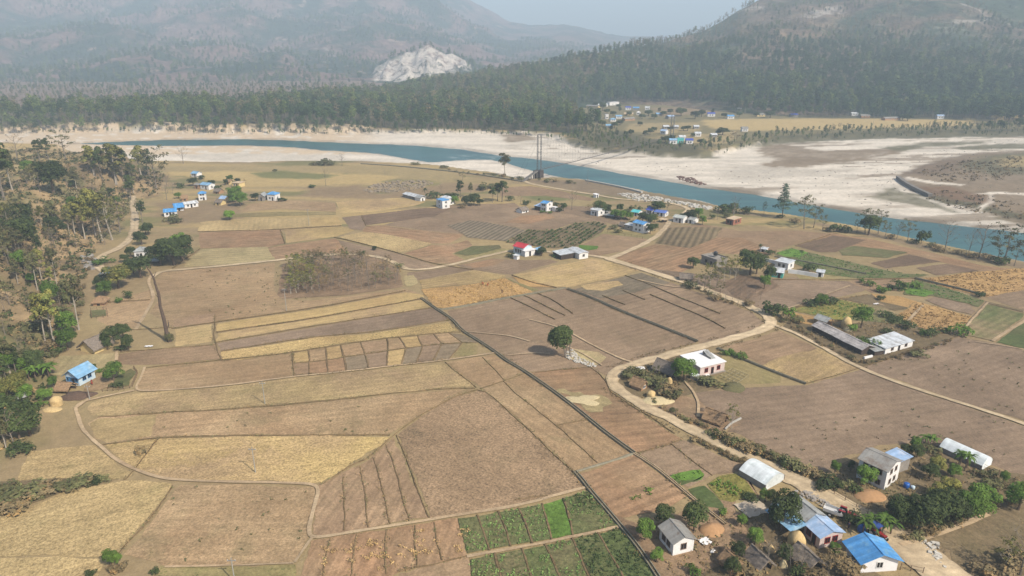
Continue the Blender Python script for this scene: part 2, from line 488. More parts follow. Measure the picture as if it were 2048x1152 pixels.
def ground_color(X, Y, Z):
    n1 = fbm(X / 26, Y / 26, 71, 4); n2 = fbm(X / 6, Y / 6, 73, 3)
    col = DRY[None] * (1 - n1[:, None]) + DRY2[None] * n1[:, None]
    dbed = sdist(X, Y, BEDW) + (n1 - .5) * 10
    mb1 = fbm(X / 75 + 3, Y / 11 + X / 260, 74, 4); mb2 = fbm(X / 50 + 8, Y / 9 + X / 300, 72, 4); mf = sm(240, 330, Y)
    w1 = (sm(.50, .60, mb1) * mf)[:, None]; w2 = (sm(.53, .63, mb2) * mf)[:, None]
    col = col * (1 - .75 * w1) + GOLD * .92 * .75 * w1
    col = col * (1 - .7 * w2) + GRN * .95 * .7 * w2
    f = sm(-3, 3, dbed)[:, None]
    nb = fbm(X / 60, Y / 9, 75, 4)[:, None]
    sand = SAND * (1 - sm(.4, .7, nb)) + SAND2 * sm(.4, .7, nb)
    sand = sand * (0.90 + 0.2 * fbm(X / 3, Y / 1.5, 76, 3)[:, None])
    st = fbm((X + Y * .35) / 70, (Y - X * .2) / 7, 78, 4); br = ridged((X + Y * .6) / 60, (Y - X * .15) / 8, 79, 4)
    veg = (sm(.52, .62, st) * sm(.30, .5, fbm(X / 90, Y / 40, 80, 3)) * sm(6, 16, dbed) * sm(0, 60, X + 20))[:, None]
    sand = sand * (1 - .75 * veg) + SCRUB * .95 * .75 * veg
    sand = sand * (1 - .16 * sm(.72, .9, br)[:, None]) * (.93 + .14 * n2[:, None])
    col = col * (1 - f) + sand * f
    # forest floor beyond the river, hillside litter on the left
    ff = (sm(-3, -12, dbed) * sm(560, 640, Y))[:, None]
    col = col * (1 - ff) + FARG * ff
    fl = (sm(0, 120, Y - wood_back(X / np.maximum(Y, 1))))[:, None]
    col = col * (1 - fl) + np.array(C(146, 124, 112)[:3]) * (.8 + .4 * n1[:, None]) * fl
    cb = (sm(-11, -6, dbed) * sm(560, 570, Y) * sm(-.16, -.26, X / np.maximum(Y, 1)) * sm(.3, .5, fbm(X / 9, Y / 9, 99, 3)) )[:, None]
    col = col * (1 - cb) + np.array(C(216, 192, 160, .6)[:3]) * cb
    wr_ = (sm(-9, -2, sdist(X, Y, WATW) + (n2 - .5) * 6) * (dbed > -2))[:, None]
    col = col * (1 - .34 * wr_)
    for poly, z, c, soft, brk in PAINT:
        P = pix(poly, z)
        d = sdist(X, Y, P) + (n2 - .5) * soft * 2.4 + (n1 - .5) * soft * 2.6 * brk
        f = (sm(-soft, soft, d) * (1 - .25 * brk * n2))[:, None]
        f = np.clip(f, 0, 1)
        col = col * (1 - f) + (np.asarray(c) * (0.88 + .24 * n2[:, None])) * f
    dh = sdist(X, Y, HILLW)
    f = sm(-4, 4, dh + (n2 - .5) * 8)[:, None]
    e = sm(.42, .6, fbm(X / 18, Y / 18, 77, 4))[:, None]
    g = sm(.5, .66, fbm(X / 25, Y / 25, 79, 3))[:, None]
    hc = EARTH * e + LITTER * (1 - e)
    hc = hc * (1 - .6 * g) + GRN * .9 * .6 * g
    top = (sm(40, 52, dh) * sm(.45, .55, fbm(X / 60, Y / 60, 83, 2)))[:, None]
    hc = hc * (1 - top) + DRY * top
    col = col * (1 - f) + hc * f
    return np.clip(col, 0, 1)

def grid(az, ys, zf, name):
    A, Yg = np.meshgrid(az, ys)
    X = (A * Yg).ravel(); Y = Yg.ravel()
    Z = zf(X, Y)
    nx, ny = len(az), len(ys)
    i = np.arange(nx * ny).reshape(ny, nx)
    F = np.stack([i[:-1, :-1], i[:-1, 1:], i[1:, 1:], i[1:, :-1]], -1).reshape(-1, 4)
    return npmesh(name, np.stack([X, Y, Z], 1), F, True), X, Y, Z

def set_col(me, name, rgb):
    at_ = me.color_attributes.new(name, 'FLOAT_COLOR', 'POINT')
    c = np.ones((len(rgb), 4), np.float32); c[:, :3] = rgb
    at_.data.foreach_set('color', c.ravel())

rows = []
yv = 1300.0
while yv > 208: rows.append(ray(1024, yv)); yv -= 2.1
ys = [30.0] + [HCAM * r[1] / -r[2] for r in rows if HCAM * r[1] / -r[2] > 45]
ylast = ys[-1]
while ylast < 24000:
    ylast *= 1.12; ys.append(ylast)
az = np.linspace(-1.5, 1.5, 900)
core = np.abs(az) < .92
az = np.concatenate([np.linspace(-2.2, -.95, 60), np.linspace(-.92, .92, 820), np.linspace(.95, 2.2, 60)])
gme, GX, GY, GZ = grid(az, np.array(ys), ground_z, 'ground')
set_col(gme, 'tint', ground_color(GX, GY, GZ))
gm, nt, b = mat_new('ground', 0.95, 0.1)
vc = nd(nt, 'ShaderNodeVertexColor', layer_name='tint')
g = nd(nt, 'ShaderNodeNewGeometry')
f1 = noise(nt, g.outputs['Position'], 0.35, 6, 0.7)
f2 = noise(nt, g.outputs['Position'], 2.2, 4, 0.7)
k = mth(nt, 'MULTIPLY', ramp(nt, f1, .25, .75, .78, 1.2), ramp(nt, f2, .25, .75, .8, 1.2))
nt.links.new(scalev(nt, vc.outputs[0], k), b.inputs['Base Color'])
bump(nt, b, f2, .6, .2)
ground = link('ground', gme, None, gm)
tag(ground, kind='structure')

# ------------------------------------------------------------------ river
wm, nt, b = mat_new('river_water', 0.12, 0.3)
g = nd(nt, 'ShaderNodeNewGeometry')
sx = nd(nt, 'ShaderNodeSeparateXYZ'); nt.links.new(g.outputs['Position'], sx.inputs[0])
n1 = noise(nt, g.outputs['Position'], 0.02, 4, .6)
mps = nd(nt, 'ShaderNodeMapping'); mps.inputs['Rotation'].default_value = (0, 0, .35); mps.inputs['Scale'].default_value = (.12, 1, 1); nt.links.new(g.outputs['Position'], mps.inputs[0])
deep = mix(nt, ramp(nt, n1, .35, .65), C(40, 82, 80, .6), C(52, 100, 96, .6))
deep = mix(nt, ramp(nt, noise(nt, mps.outputs[0], .16, 5, .7), .5, .72, 0, .45), deep, C(84, 134, 124, .7))
# shallow rapids of white water where the sand bar pinches the channel
mp = nd(nt, 'ShaderNodeMapping'); mp.inputs['Scale'].default_value = (0.25, 1.0, 1); nt.links.new(g.outputs['Position'], mp.inputs[0])
foam = noise(nt, mp.outputs[0], 0.35, 5, .75)
rp = at(960, 313, -3.3)
dx = mth(nt, 'DIVIDE', mth(nt, 'SUBTRACT', sx.outputs[0], rp[0]), 30.0)
dy = mth(nt, 'DIVIDE', mth(nt, 'SUBTRACT', sx.outputs[1], rp[1]), 16.0)
rr = mth(nt, 'ADD', mth(nt, 'MULTIPLY', dx, dx), mth(nt, 'MULTIPLY', dy, dy))
fo = mth(nt, 'MULTIPLY', ramp(nt, foam, .53, .63), ramp(nt, rr, .4, 1.1, 1, 0))
nt.links.new(mix(nt, fo, deep, C(215, 222, 222)), b.inputs['Base Color'])
rip = noise(nt, g.outputs['Position'], 0.9, 4, .65)
bump(nt, b, rip, .2, .4)
b.inputs['Roughness'].default_value = 0.3
W2 = [at(x, y, -3.3) for x, y in WAT]
# a sheet a little wider than the channel; the banks close over its edge
P = np.array(W2)[:, :2]
cx = P.mean(0)
wp = []
n = len(P)
area = sum(P[i][0] * P[(i + 1) % n][1] - P[(i + 1) % n][0] * P[i][1] for i in range(n))
sg = 1 if area > 0 else -1
for i in range(n):
    d = P[(i + 1) % n] - P[i - 1]; d = d / np.linalg.norm(d)
    wp.append((P[i][0] + d[1] * 5 * sg, P[i][1] - d[0] * 5 * sg, -3.75))
river = link('river', mesh('river', wp, [tuple(range(n))] if sg > 0 else [tuple(reversed(range(n)))]), None, wm)
tag(river, kind='structure')

# ------------------------------------------------------------------ hills and mountains
def hills_mat(name, green, dry, bare, seedloc):
    m, nt, b = mat_new(name, 1.0, 0.05)
    g = nd(nt, 'ShaderNodeNewGeometry')
    mp = nd(nt, 'ShaderNodeMapping'); mp.inputs['Location'].default_value = seedloc; nt.links.new(g.outputs['Position'], mp.inputs[0])
    v = mp.outputs[0]
    a = ramp(nt, noise(nt, v, .0042, 6, .62, .4), .46, .56)
    col = mix(nt, a, green, dry)
    c = ramp(nt, noise(nt, v, .0075, 6, .65), .62, .68)
    col = mix(nt, c, col, bare)
    k = mth(nt, 'MULTIPLY', ramp(nt, noise(nt, v, .06, 5, .7), .3, .7, .6, 1.35), ramp(nt, noise(nt, v, .016, 4, .6), .3, .7, .78, 1.2))
    out = scalev(nt, col, k)
    q = nd(nt, 'ShaderNodeVertexColor', layer_name='rock')
    rk = mth(nt, 'MULTIPLY', q.outputs[0], ramp(nt, noise(nt, v, .04, 6, .75), .40, .50))
    out = mix(nt, rk, out, mix(nt, ramp(nt, noise(nt, v, .03, 4, .7), .35, .65), C(235, 222, 204, .62), C(190, 180, 172, .55)))
    nt.links.new(out, b.inputs['Base Color'])
    bump(nt, b, noise(nt, v, .06, 5, .7), 1.0, 9)
    return m
rme, X, Y, Z = grid(np.linspace(-.45, 1.7, 700), np.concatenate([np.linspace(845, 1500, 260), np.linspace(1504, 2700, 260)]), hill_right, 'hill')
rk = np.zeros((len(X), 3))
u = (X / Y)
set_col(rme, 'rock', np.repeat((sm(.80, .86, ridged(X / 210, Y / 210, 93, 3)) * sm(90, 140, Z))[:, None] * .6, 3, 1))
hill = tag(link('hill', rme, None, hills_mat('hill_ground', C(80, 92, 72), C(142, 122, 106), C(186, 162, 146), (0, 0, 0))), kind='structure')
mme, X, Y, Z = grid(np.linspace(-2.0, 1.3, 900), np.concatenate([np.linspace(1500, 3600, 420), np.linspace(3606, 8200, 260)]), mountains, 'mountains')
QP = [at(x, y, 0) for x, y in [(0, 0)] * 0]
az_ = X / Y
def px_of(X, Y, Z):
    zc = Y * CP - (Z - HCAM) * SP
    return 1024 + FPX * X / zc, 576 - FPX * (Y * SP + (Z - HCAM) * CP) / zc
PX, PY = px_of(X, Y, Z)
scar = sdist(PX, PY, [(742, 172), (746, 142), (775, 120), (800, 108), (830, 100), (856, 90), (880, 100), (905, 108), (938, 124), (935, 135), (905, 150), (880, 162), (800, 185)])
rockm = sm(-4, 5, scar + (fbm(X / 18, Z / 25, 95, 3) - .5) * 26) * (Y < 1960) * (Y > 1700)
slide = sm(.86, .92, ridged(X / 160, Y / 210, 97, 3)) * .55 * (Y > 2000)
set_col(mme, 'rock', np.repeat(np.clip(rockm + slide, 0, 1)[:, None], 3, 1))
mount = tag(link('mountains', mme, None, hills_mat('mountain_ground', C(70, 82, 68), C(148, 120, 114), C(184, 156, 142), (900, 300, 0))), kind='structure')
# ------------------------------------------------------------------ fields, paths, bunds
STRAW = (C(206, 180, 132), C(188, 162, 118), C(120, 116, 74)); GOLDF = (C(206, 178, 124), C(190, 160, 112), C(150, 130, 76))
TAN = (C(186, 158, 124), C(172, 142, 110), C(112, 108, 76)); TANB = (C(172, 144, 116), C(158, 130, 106), C(110, 100, 76))
BROWN = (C(162, 138, 116), C(148, 125, 104), C(116, 106, 80)); PURP = (C(154, 132, 114), C(142, 121, 104), C(112, 100, 80))
REDB = (C(174, 136, 106), C(162, 134, 106), C(124, 106, 76)); DARKB = (C(130, 108, 90), C(140, 116, 96), C(100, 92, 68))
GREY = (C(142, 130, 112), C(132, 120, 104), C(96, 96, 70)); ORANGE = (C(200, 160, 104), C(188, 150, 102), C(150, 126, 66))
GREENF = (C(112, 118, 76), C(130, 120, 88), C(90, 100, 58)); DGREEN = (C(96, 110, 66), C(116, 114, 78), C(78, 92, 50)); BGREEN = (C(112, 146, 64), C(104, 130, 62), C(90, 110, 52))
OLIVE = (C(150, 146, 72), C(134, 128, 70), C(96, 104, 48)); MEAD = (C(152, 142, 96), C(164, 146, 106), C(112, 116, 70)); SCRUBF = (C(134, 118, 92), C(120, 106, 84), C(90, 92, 60))
PALES = (C(196, 178, 134), C(184, 166, 124), C(140, 136, 92))
# (palette, pixel outline, options)
FIELDS = [
 # --- big quiet grounds first
 (TAN, [(325,545),(460,533),(550,526),(548,580),(565,600),(620,602),(700,592),(812,578),(848,590),(812,584),(625,617),(432,645),(345,655),(322,640),(300,625),(322,590),(312,560)], dict(speck=.5)),
 (TAN, [(206,606),(300,580),(308,600),(288,632),(272,655),(228,662),(196,640)], dict(speck=.3)),
 (PALES, [(86,745),(118,712),(230,706),(232,724),(200,738),(120,752)], {}),
 (BROWN, [(870,418),(905,410),(1030,406),(1040,415),(1100,425),(1200,430),(1215,450),(1192,443),(1150,445),(1107,460),(1053,460),(1029,454),(980,445),(940,441),(895,451),(927,468),(860,462),(768,450)], {}),
 (REDB, [(768,451),(860,463),(927,469),(900,487),(864,487),(725,463),(732,452)], dict(streak=.4)),
 (REDB, [(864,490),(905,488),(935,480),(945,492),(905,507),(930,520),(900,527),(866,526),(808,507),(830,500)], dict(streak=.5)),
 (MEAD, [(930,520),(905,508),(1003,497),(1030,500),(1020,506),(960,516)], {}),
 (BROWN, [(676,480),(700,485),(800,508),(866,530),(900,533),(845,540),(800,532),(770,518),(740,510),(706,507),(690,500)], {}),
 (BROWN, [(850,542),(905,533),(945,540),(850,558),(838,560),(815,552),(815,545)], {}),
 (BROWN, [(913,531),(986,517),(1024,520),(1104,519),(1118,524),(1021,549),(947,540)], {}),
 (REDB, [(925,530),(986,518),(1010,520),(990,530),(950,536)], {}),
 (TANB, [(1207,468),(1283,476),(1300,480),(1255,500),(1197,512),(1160,505),(1151,500),(1160,492)], {}),
 (REDB, [(1224,514),(1310,488),(1380,497),(1432,476),(1500,470),(1590,470),(1560,492),(1548,508),(1480,508),(1405,507),(1388,534),(1360,546),(1300,538)], dict(streak=.5)),
 (TANB, [(1345,456),(1400,448),(1480,462),(1600,462),(1660,468),(1590,490),(1545,500),(1480,475),(1432,475),(1444,456)], {}),
 (BROWN, [(1150,412),(1215,414),(1260,440),(1240,455),(1200,440),(1140,428),(1080,424),(1060,416)], {}),
 (REDB, [(1659,466),(1740,478),(1860,505),(1960,530),(2030,538),(1960,543),(1894,527),(1818,508),(1710,492),(1640,500),(1590,493)], dict(streak=.4)),
 (BROWN, [(894,622),(1011,598),(1084,587),(1131,577),(1182,597),(1240,624),(1340,663),(1392,685),(1340,700),(1246,732),(1215,752),(1185,740),(1075,743),(1055,742),(996,709),(957,683),(925,661)], dict(speck=.12)),
 (BROWN, [(1145,578),(1240,556),(1283,545),(1370,575),(1440,600),(1500,624),(1530,646),(1500,662),(1400,690),(1395,682),(1340,661),(1240,622),(1182,595)], dict(streak=.3)),
 (REDB, [(1060,745),(1075,743),(1181,736),(1214,758),(1222,785),(1262,812),(1340,866),(1366,880),(1342,888),(1276,906),(1240,884),(1157,822),(1110,786)], dict(streak=.4)),
 (TANB, [(1235,792),(1262,800),(1300,800),(1330,780),(1395,800),(1450,842),(1480,850),(1430,868),(1340,835),(1270,806)], {}),
 (SCRUBF, [(1240,755),(1300,730),(1370,708),(1440,705),(1480,725),(1500,745),(1470,770),(1380,790),(1300,800),(1245,785)], {}),
 (MEAD, [(1440,705),(1465,712),(1560,748),(1560,765),(1490,770),(1440,775),(1400,762),(1450,745)], {}),
 (TANB, [(1452,693),(1500,680),(1560,662),(1620,690),(1715,735),(1690,746),(1612,768),(1560,748)], dict(streak=.4)),
 (GOLDF, [(1520,735),(1560,715),(1640,695),(1715,735),(1690,746),(1612,767),(1560,750)], dict(fine=.4, mixed=1)),
 (PURP, [(1612,771),(1722,738),(1800,770),(1900,804),(2048,852),(2150,890),(2150,990),(2010,940),(1900,900),(1830,885),(1760,890),(1720,905),(1690,910),(1660,930),(1660,955),(1580,930),(1480,868),(1452,862),(1480,850),(1440,838),(1395,800),(1385,785),(1480,775)], dict(speck=.35)),
 (PURP, [(1725,736),(1760,722),(1840,700),(1915,675),(1990,686),(2048,700),(2150,725),(2150,880),(2048,842),(1900,796),(1800,762)], dict(speck=.3)),
 (SCRUBF, [(1562,655),(1580,640),(1625,640),(1690,650),(1760,640),(1830,650),(1880,668),(1915,672),(1840,700),(1760,722),(1722,733),(1640,690)], dict(speck=.4)),
 (PURP, [(1262,537),(1300,538),(1390,548),(1460,560),(1545,560),(1580,556),(1700,556),(1735,570),(1729,582),(1669,595),(1577,614),(1545,622),(1530,628),(1500,610),(1440,588),(1370,563)], {}),
 (DARKB, [(1445,570),(1480,548),(1545,562),(1560,572),(1500,600),(1470,596)], dict(streak=.5)),
 (MEAD, [(1590,548),(1650,548),(1700,552),(1740,560),(1700,562),(1600,560)], {}),
 (TANB, [(1694,562),(1757,557),(1830,560),(1800,580),(1742,586),(1729,578)], {}),
 (BROWN, [(1972,594),(2048,580),(2150,575),(2150,640),(2048,622)], {}),
 (TANB, [(1000,375),(1060,372),(1120,382),(1190,398),(1180,402),(1090,392),(1000,392)], {}),
 (SCRUBF, [(1640,960),(1700,1000),(1760,1040),(1800,1060),(1900,1100),(1900,1180),(2150,1180),(2150,960),(2010,945),(1900,905),(1720,908),(1660,935)], dict(speck=.4)),
 (SCRUBF, [(1300,1050),(1400,1020),(1520,1010),(1600,1040),(1640,1075),(1800,1180),(1330,1180)], dict(speck=.3)),
 (TANB, [(1200,1000),(1252,1040),(1310,1060),(1370,1020),(1400,1005),(1450,990),(1520,1000),(1480,930),(1500,1100),(1330,1180),(1316,1160)], {}),
 (BROWN, [(2150,725),(2600,820),(2600,1010),(2150,882)], {}), (PURP, [(2150,892),(2600,1020),(2600,1400),(2150,1180)], {}), (ORANGE, [(2150,575),(2600,600),(2600,800),(2150,700)], {}), (TAN, [(2150,540),(2600,570),(2600,595),(2150,570)], {}),
 # --- bottom left
 (STRAW, [(-40,1045),(0,1036),(78,1010),(130,985),(208,970),(255,961),(341,967),(345,973),(300,1030),(245,1096),(206,1113),(100,1112),(-60,1112)], dict(fine=.5, ang=.5)),
 (STRAW, [(-60,1116),(100,1116),(204,1118),(186,1180),(-60,1180)], dict(fine=.5, ang=.5)),
 (TAN, [(360,972),(471,971),(628,974),(628,1002),(614,1050),(614,1076),(600,1105),(588,1126),(460,1131),(330,1133),(246,1110),(300,1048)], dict(speck=.45, fine=.4)),
 (MEAD, [(318,1137),(460,1135),(588,1130),(596,1180),(300,1180)], dict(speck=.8)),
 (STRAW, [(60,903),(120,897),(186,893),(204,903),(235,932),(266,950),(250,958),(150,958),(36,962),(40,940)], dict(fine=.45)),
 (GOLDF, [(212,890),(318,877),(432,874),(600,872),(779,874),(760,892),(700,930),(643,966),(589,964),(471,961),(353,957),(300,948),(271,937),(240,915)], dict(fine=.5, mixed=1)),
 (TAN, [(176,846),(196,836),(314,829),(440,822),(600,810),(780,790),(894,780),(945,781),(910,792),(835,833),(780,868),(600,869),(432,871),(314,874),(212,888),(190,878)], dict(speck=.35, fine=.4)),
 (STRAW, [(180,848),(196,838),(312,830),(302,872),(212,886),(192,876)], {}),
 (STRAW, [(182,806),(225,793),(275,786),(451,775),(587,755),(700,746),(893,727),(930,755),(950,774),(893,774),(760,790),(600,805),(440,818),(314,826),(182,832),(172,818)], dict(mixed=1, fine=.4)),
 (TAN, [(292,738),(360,730),(440,722),(580,709),(586,752),(451,772),(360,779),(272,781),(282,758)], dict(speck=.2)),
 (TANB, [(238,708),(300,700),(430,690),(441,701),(445,719),(300,731),(234,728)], {}),
 (TANB, [(347,640),(400,630),(430,628),(430,645),(347,656)], {}),
 (STRAW, [(349,660),(425,648),(424,683),(352,693)], {}),
 (GOLDF, [(432,648),(625,620),(811,585),(845,590),(850,597),(740,615),(625,636),(432,663)], {}),
 (GOLDF, [(433,667),(632,638),(780,610),(847,599),(864,614),(740,634),(632,650),(433,683)], dict(mixed=1)),
 (PURP, [(434,687),(632,654),(866,617),(890,633),(903,638),(896,641),(737,665),(627,673),(442,702)], {}),
 (GOLDF, [(443,705),(627,676),(737,668),(896,644),(915,662),(898,664),(774,675),(681,688),(583,703),(479,720),(448,720)], dict(fine=.55)),
 (TAN, [(893,726),(940,717),(986,711),(1048,743),(1008,760),(965,776)], {}),
 (TAN, [(970,779),(1008,765),(1051,749),(1110,788),(1157,824),(1240,889),(1262,908),(1149,944),(1100,897),(1055,856),(1016,822)], dict(fine=.35, ang=-.9)),
 (TANB, [(955,783),(977,788),(1016,824),(1055,859),(1098,902),(1149,949),(1165,971),(1098,993),(992,1021),(861,1036),(822,935),(794,871),(838,835),(912,794)], dict(fine=.6, ang=-.4, streak=.06, mixed=1, furrow=.02)),
 # --- brown strips (fan) and the straw-row plots below
 (TANB, [(640,970),(737,921),(788,874),(858,1036),(737,1056),(640,1076),(624,1068),(634,1000)], dict(furrow=.06, sp=1.6, ang=1.35, streak=.35)),
 (REDB, [(622,1083),(714,1069),(828,1052),(914,1037),(934,1112),(883,1124),(796,1143),(740,1180),(596,1180)], dict(streak=.4, ang=1.4)),
 (TANB, [(800,1147),(885,1126),(932,1114),(945,1180),(790,1180)], {}),
 # --- right of the canal
 (BROWN, [(1276,908),(1342,889),(1362,880),(1400,893),(1450,918),(1497,932),(1466,946),(1423,951),(1377,975),(1340,955)], {}),
 (BGREEN, [(1337,950),(1372,943),(1400,940),(1408,950),(1400,958),(1360,970),(1350,962)], {}),
 (DGREEN, [(1348,960),(1400,958),(1408,950),(1395,964),(1360,972)], {}),
 (DGREEN, [(1377,980),(1410,972),(1441,1002),(1450,1020),(1412,1013)], {}),
 (OLIVE, [(1415,969),(1440,955),(1470,948),(1490,960),(1512,990),(1464,1007),(1441,1000)], dict(speck=.7, fine=.5)),
 (REDB, [(1153,948),(1200,935),(1266,911),(1320,948),(1374,992),(1330,1020),(1256,1036),(1240,1035),(1200,996),(1175,972)], dict(streak=.4, mixed=1)),
 (PALES, [(1474,1004),(1500,1003),(1520,1012),(1528,1030),(1500,1036),(1476,1024)], {}),
 # --- straw, redbrown and gold around the grove and above
 ((C(160, 134, 110), C(146, 120, 98), C(112, 96, 74)), [(566,528),(625,515),(700,509),(740,513),(770,522),(796,540),(806,574),(700,590),(566,599),(556,590)], dict(streak=.4)),
 (PALES, [(808,552),(828,550),(836,566),(822,574),(811,574)], {}),
 (REDB, [(566,491),(670,477),(676,481),(692,502),(680,506),(620,513),(551,521),(536,496)], dict(streak=.45)),
 (REDB, [(398,466),(500,461),(561,460),(568,487),(534,495),(400,497)], dict(streak=.45)),
 (PALES, [(404,499),(470,496),(534,494),(550,520),(470,528),(366,535),(385,512)], dict(furrow=.08, sp=3)),
 (STRAW, [(395,464),(400,444),(500,437),(622,436),(676,434),(683,451),(622,454),(560,459),(500,461)], {}),
 (GOLDF, [(622,436),(676,434),(683,450),(622,453)], {}),
 (GOLDF, [(569,460),(683,453),(709,461),(672,474),(572,487)], dict(mixed=1)),
 (MEAD, [(440,436),(560,432),(672,430),(672,424),(560,424),(450,428)], {}),
 (TAN, [(480,424),(560,418),(672,424),(672,406),(560,400),(500,408)], {}),
 (GOLDF, [(671,404),(793,396),(852,404),(830,412),(744,424),(680,426)], dict(mixed=1)),
 (GOLDF, [(683,430),(760,425),(900,411),(890,414),(760,430),(690,433)], {}),
 (STRAW, [(678,474),(725,464),(760,467),(864,487),(830,500),(798,505),(735,490)], dict(fine=.5)),
 (PURP, [(684,435),(722,431),(732,451),(725,461),(700,458)], {}),
 (DARKB, [(722,431),(850,416),(905,417),(870,432),(732,451)], dict(streak=.4)),
 (GREENF, [(907,507),(944,493),(1000,490),(1004,497),(960,508),(935,512)], {}),
 (BGREEN, [(1157,490),(1197,492),(1196,499),(1178,501),(1160,498)], {}),
 (GREY, [(895,451),(940,441),(980,446),(1029,455),(1053,461),(1012,483),(935,475),(927,468)], dict(furrow=.34, sp=2.4, ang=1.15)),
 (SCRUBF, [(1053,461),(1107,461),(1151,446),(1192,444),(1214,451),(1207,463),(1156,492),(1107,497),(1012,485)], dict(furrow=.18, sp=2.4, ang=1.1, speck=1.0)),
 (SCRUBF, [(1334,456),(1400,454),(1444,456),(1432,475),(1380,497),(1310,487)], dict(furrow=.30, sp=2.8, ang=1.2)),
 (REDB, [(1040,432),(1100,428),(1110,436),(1056,448),(1010,445)], {}),
 (GOLDF, [(1024,551),(1110,532),(1183,518),(1210,522),(1279,541),(1240,553),(1145,574),(1110,574),(1060,562)], dict(mixed=1)),
 (ORANGE, [(1024,553),(1040,556),(1110,575),(1062,574),(1040,568)], {}),
 (GOLDF, [(840,561),(947,541),(1010,551),(1011,555),(930,570),(842,578)], dict(mixed=1)),
 (MEAD, [(1018,556),(1036,566),(1078,580),(1066,584),(1012,558)], dict(speck=.9)),
 (GREY, [(1150,580),(1240,556),(1283,546),(1340,566),(1270,585),(1200,597)], dict(streak=.3)),
 (GOLDF, [(1160,572),(1200,566),(1235,562),(1245,570),(1205,583),(1172,580)], dict(mixed=1, speck=.5)),
 (ORANGE, [(842,579),(930,571),(1011,557),(1040,572),(1067,585),(985,598),(895,618),(868,614)], dict(fine=.55, ang=.2)),
 # --- straw patch by the canal
 (PALES, [(1115,778),(1150,783),(1180,790),(1222,800),(1205,815),(1188,822),(1160,808),(1130,795)], dict(edge=3.5)),
 (PALES, [(1128,712),(1150,698),(1200,705),(1212,715),(1190,732),(1150,722)], dict(mixed=1)),
 # --- right-hand mosaic
 (GREENF, [(1548,508),(1583,496),(1640,511),(1700,524),(1748,536),(1800,548),(1858,550),(1827,556),(1716,557),(1640,548),(1590,528)], dict(speck=.5)),
 (BGREEN, [(1555,506),(1583,497),(1615,505),(1600,515),(1570,514)], {}),
 (GREENF, [(1675,499),(1710,492),(1815,505),(1773,516),(1685,511)], dict(speck=.5)),
 (DARKB, [(1590,492),(1666,471),(1733,480),(1672,504),(1640,505)], {}),
 (DARKB, [(1742,527),(1818,509),(1882,524),(1773,537)], {}),
 (DARKB, [(1833,536),(1894,528),(1958,542),(1873,551)], {}),
 (STRAW, [(1659,464),(1710,464),(1735,472),(1700,474)], {}),
 (ORANGE, [(1839,558),(1938,546),(2030,538),(2100,536),(2150,575),(2048,580),(1976,595),(1900,578)], dict(fine=.5)),
 (OLIVE, [(1577,620),(1678,600),(1740,612),(1780,624),(1720,638),(1685,642),(1634,632)], dict(streak=.5, fine=.5)),
 (ORANGE, [(1574,624),(1628,634),(1680,643),(1625,650),(1585,644)], {}),
 (SCRUBF, [(1680,597),(1742,590),(1810,608),(1816,618),(1790,622),(1740,610)], {}),
 (GREENF, [(1740,610),(1770,616),(1830,645),(1810,650),(1700,640)], dict(mixed=1, speck=.8)),
 (ORANGE, [(1742,588),(1800,594),(1833,603),(1816,616),(1760,604)], {}),
 (ORANGE, [(1792,632),(1816,619),(1833,604),(1888,618),(1944,634),(1925,652),(1880,668),(1824,650)], dict(fine=.5)),
 (GREENF, [(1808,590),(1830,559),(1875,572),(1970,602),(1957,615),(1938,608),(1868,593)], dict(speck=.6)),
 (BGREEN, [(1808,578),(1840,577),(1875,586),(1849,594),(1812,588)], {}),
 (PURP, [(1849,600),(1868,594),(1938,610),(1950,624),(1944,630),(1888,616)], {}),
 (GREENF, [(1972,608),(2048,628),(2044,634),(1983,682),(1928,669),(1934,652),(1957,631)], dict(mixed=1, furrow=.1, sp=2.2, ang=.6)),
 (DGREEN, [(2048,643),(2150,660),(2150,722),(2048,698),(1991,685)], {}),
 (SCRUBF, [(1970,603),(2048,621),(2048,626),(1974,607)], dict(speck=.8)),
 # --- gardens left
 (GREENF, [(228,756),(262,738),(272,745),(258,772),(232,776)], {}),
 (TAN, [(170,768),(200,752),(222,758),(228,772),(200,782),(168,786)], {}),
 (GREENF, [(182,622),(210,620),(212,632),(180,636)], {}),
 (SCRUBF, [(0,962),(120,958),(205,962),(130,982),(0,1033)], dict(speck=1.0)),
]
# small plots in two rows beside the canal
U = [(586,706),(617,701),(652,696),(681,692),(721,686),(774,679),(800,676),(835,673),(868,669),(898,666),(921,668)]
M = [(586,727),(618,726),(654,721),(688,715),(730,709),(776,702),(812,697),(845,693),(884,689),(925,686),(958,686)]
L = [(587,752),(619,749),(655,746),(693,743),(738,737),(774,733),(803,730),(834,726),(866,723),(897,720),(955,712)]
pu = [GOLDF, TAN, GOLDF, TAN, TANB, TAN, GOLDF, TANB, TAN, GREY]; pl = [TANB, REDB, REDB, GREY, PURP, GOLDF, GREY, PURP, GREY, MEAD]
for i in range(10):
    for a, b_, p in ((U, M, pu[i]), (M, L, pl[i])):
        FIELDS.append((p, [a[i], a[i + 1], b_[i + 1], b_[i]], dict(shrink=.35, plot=1)))
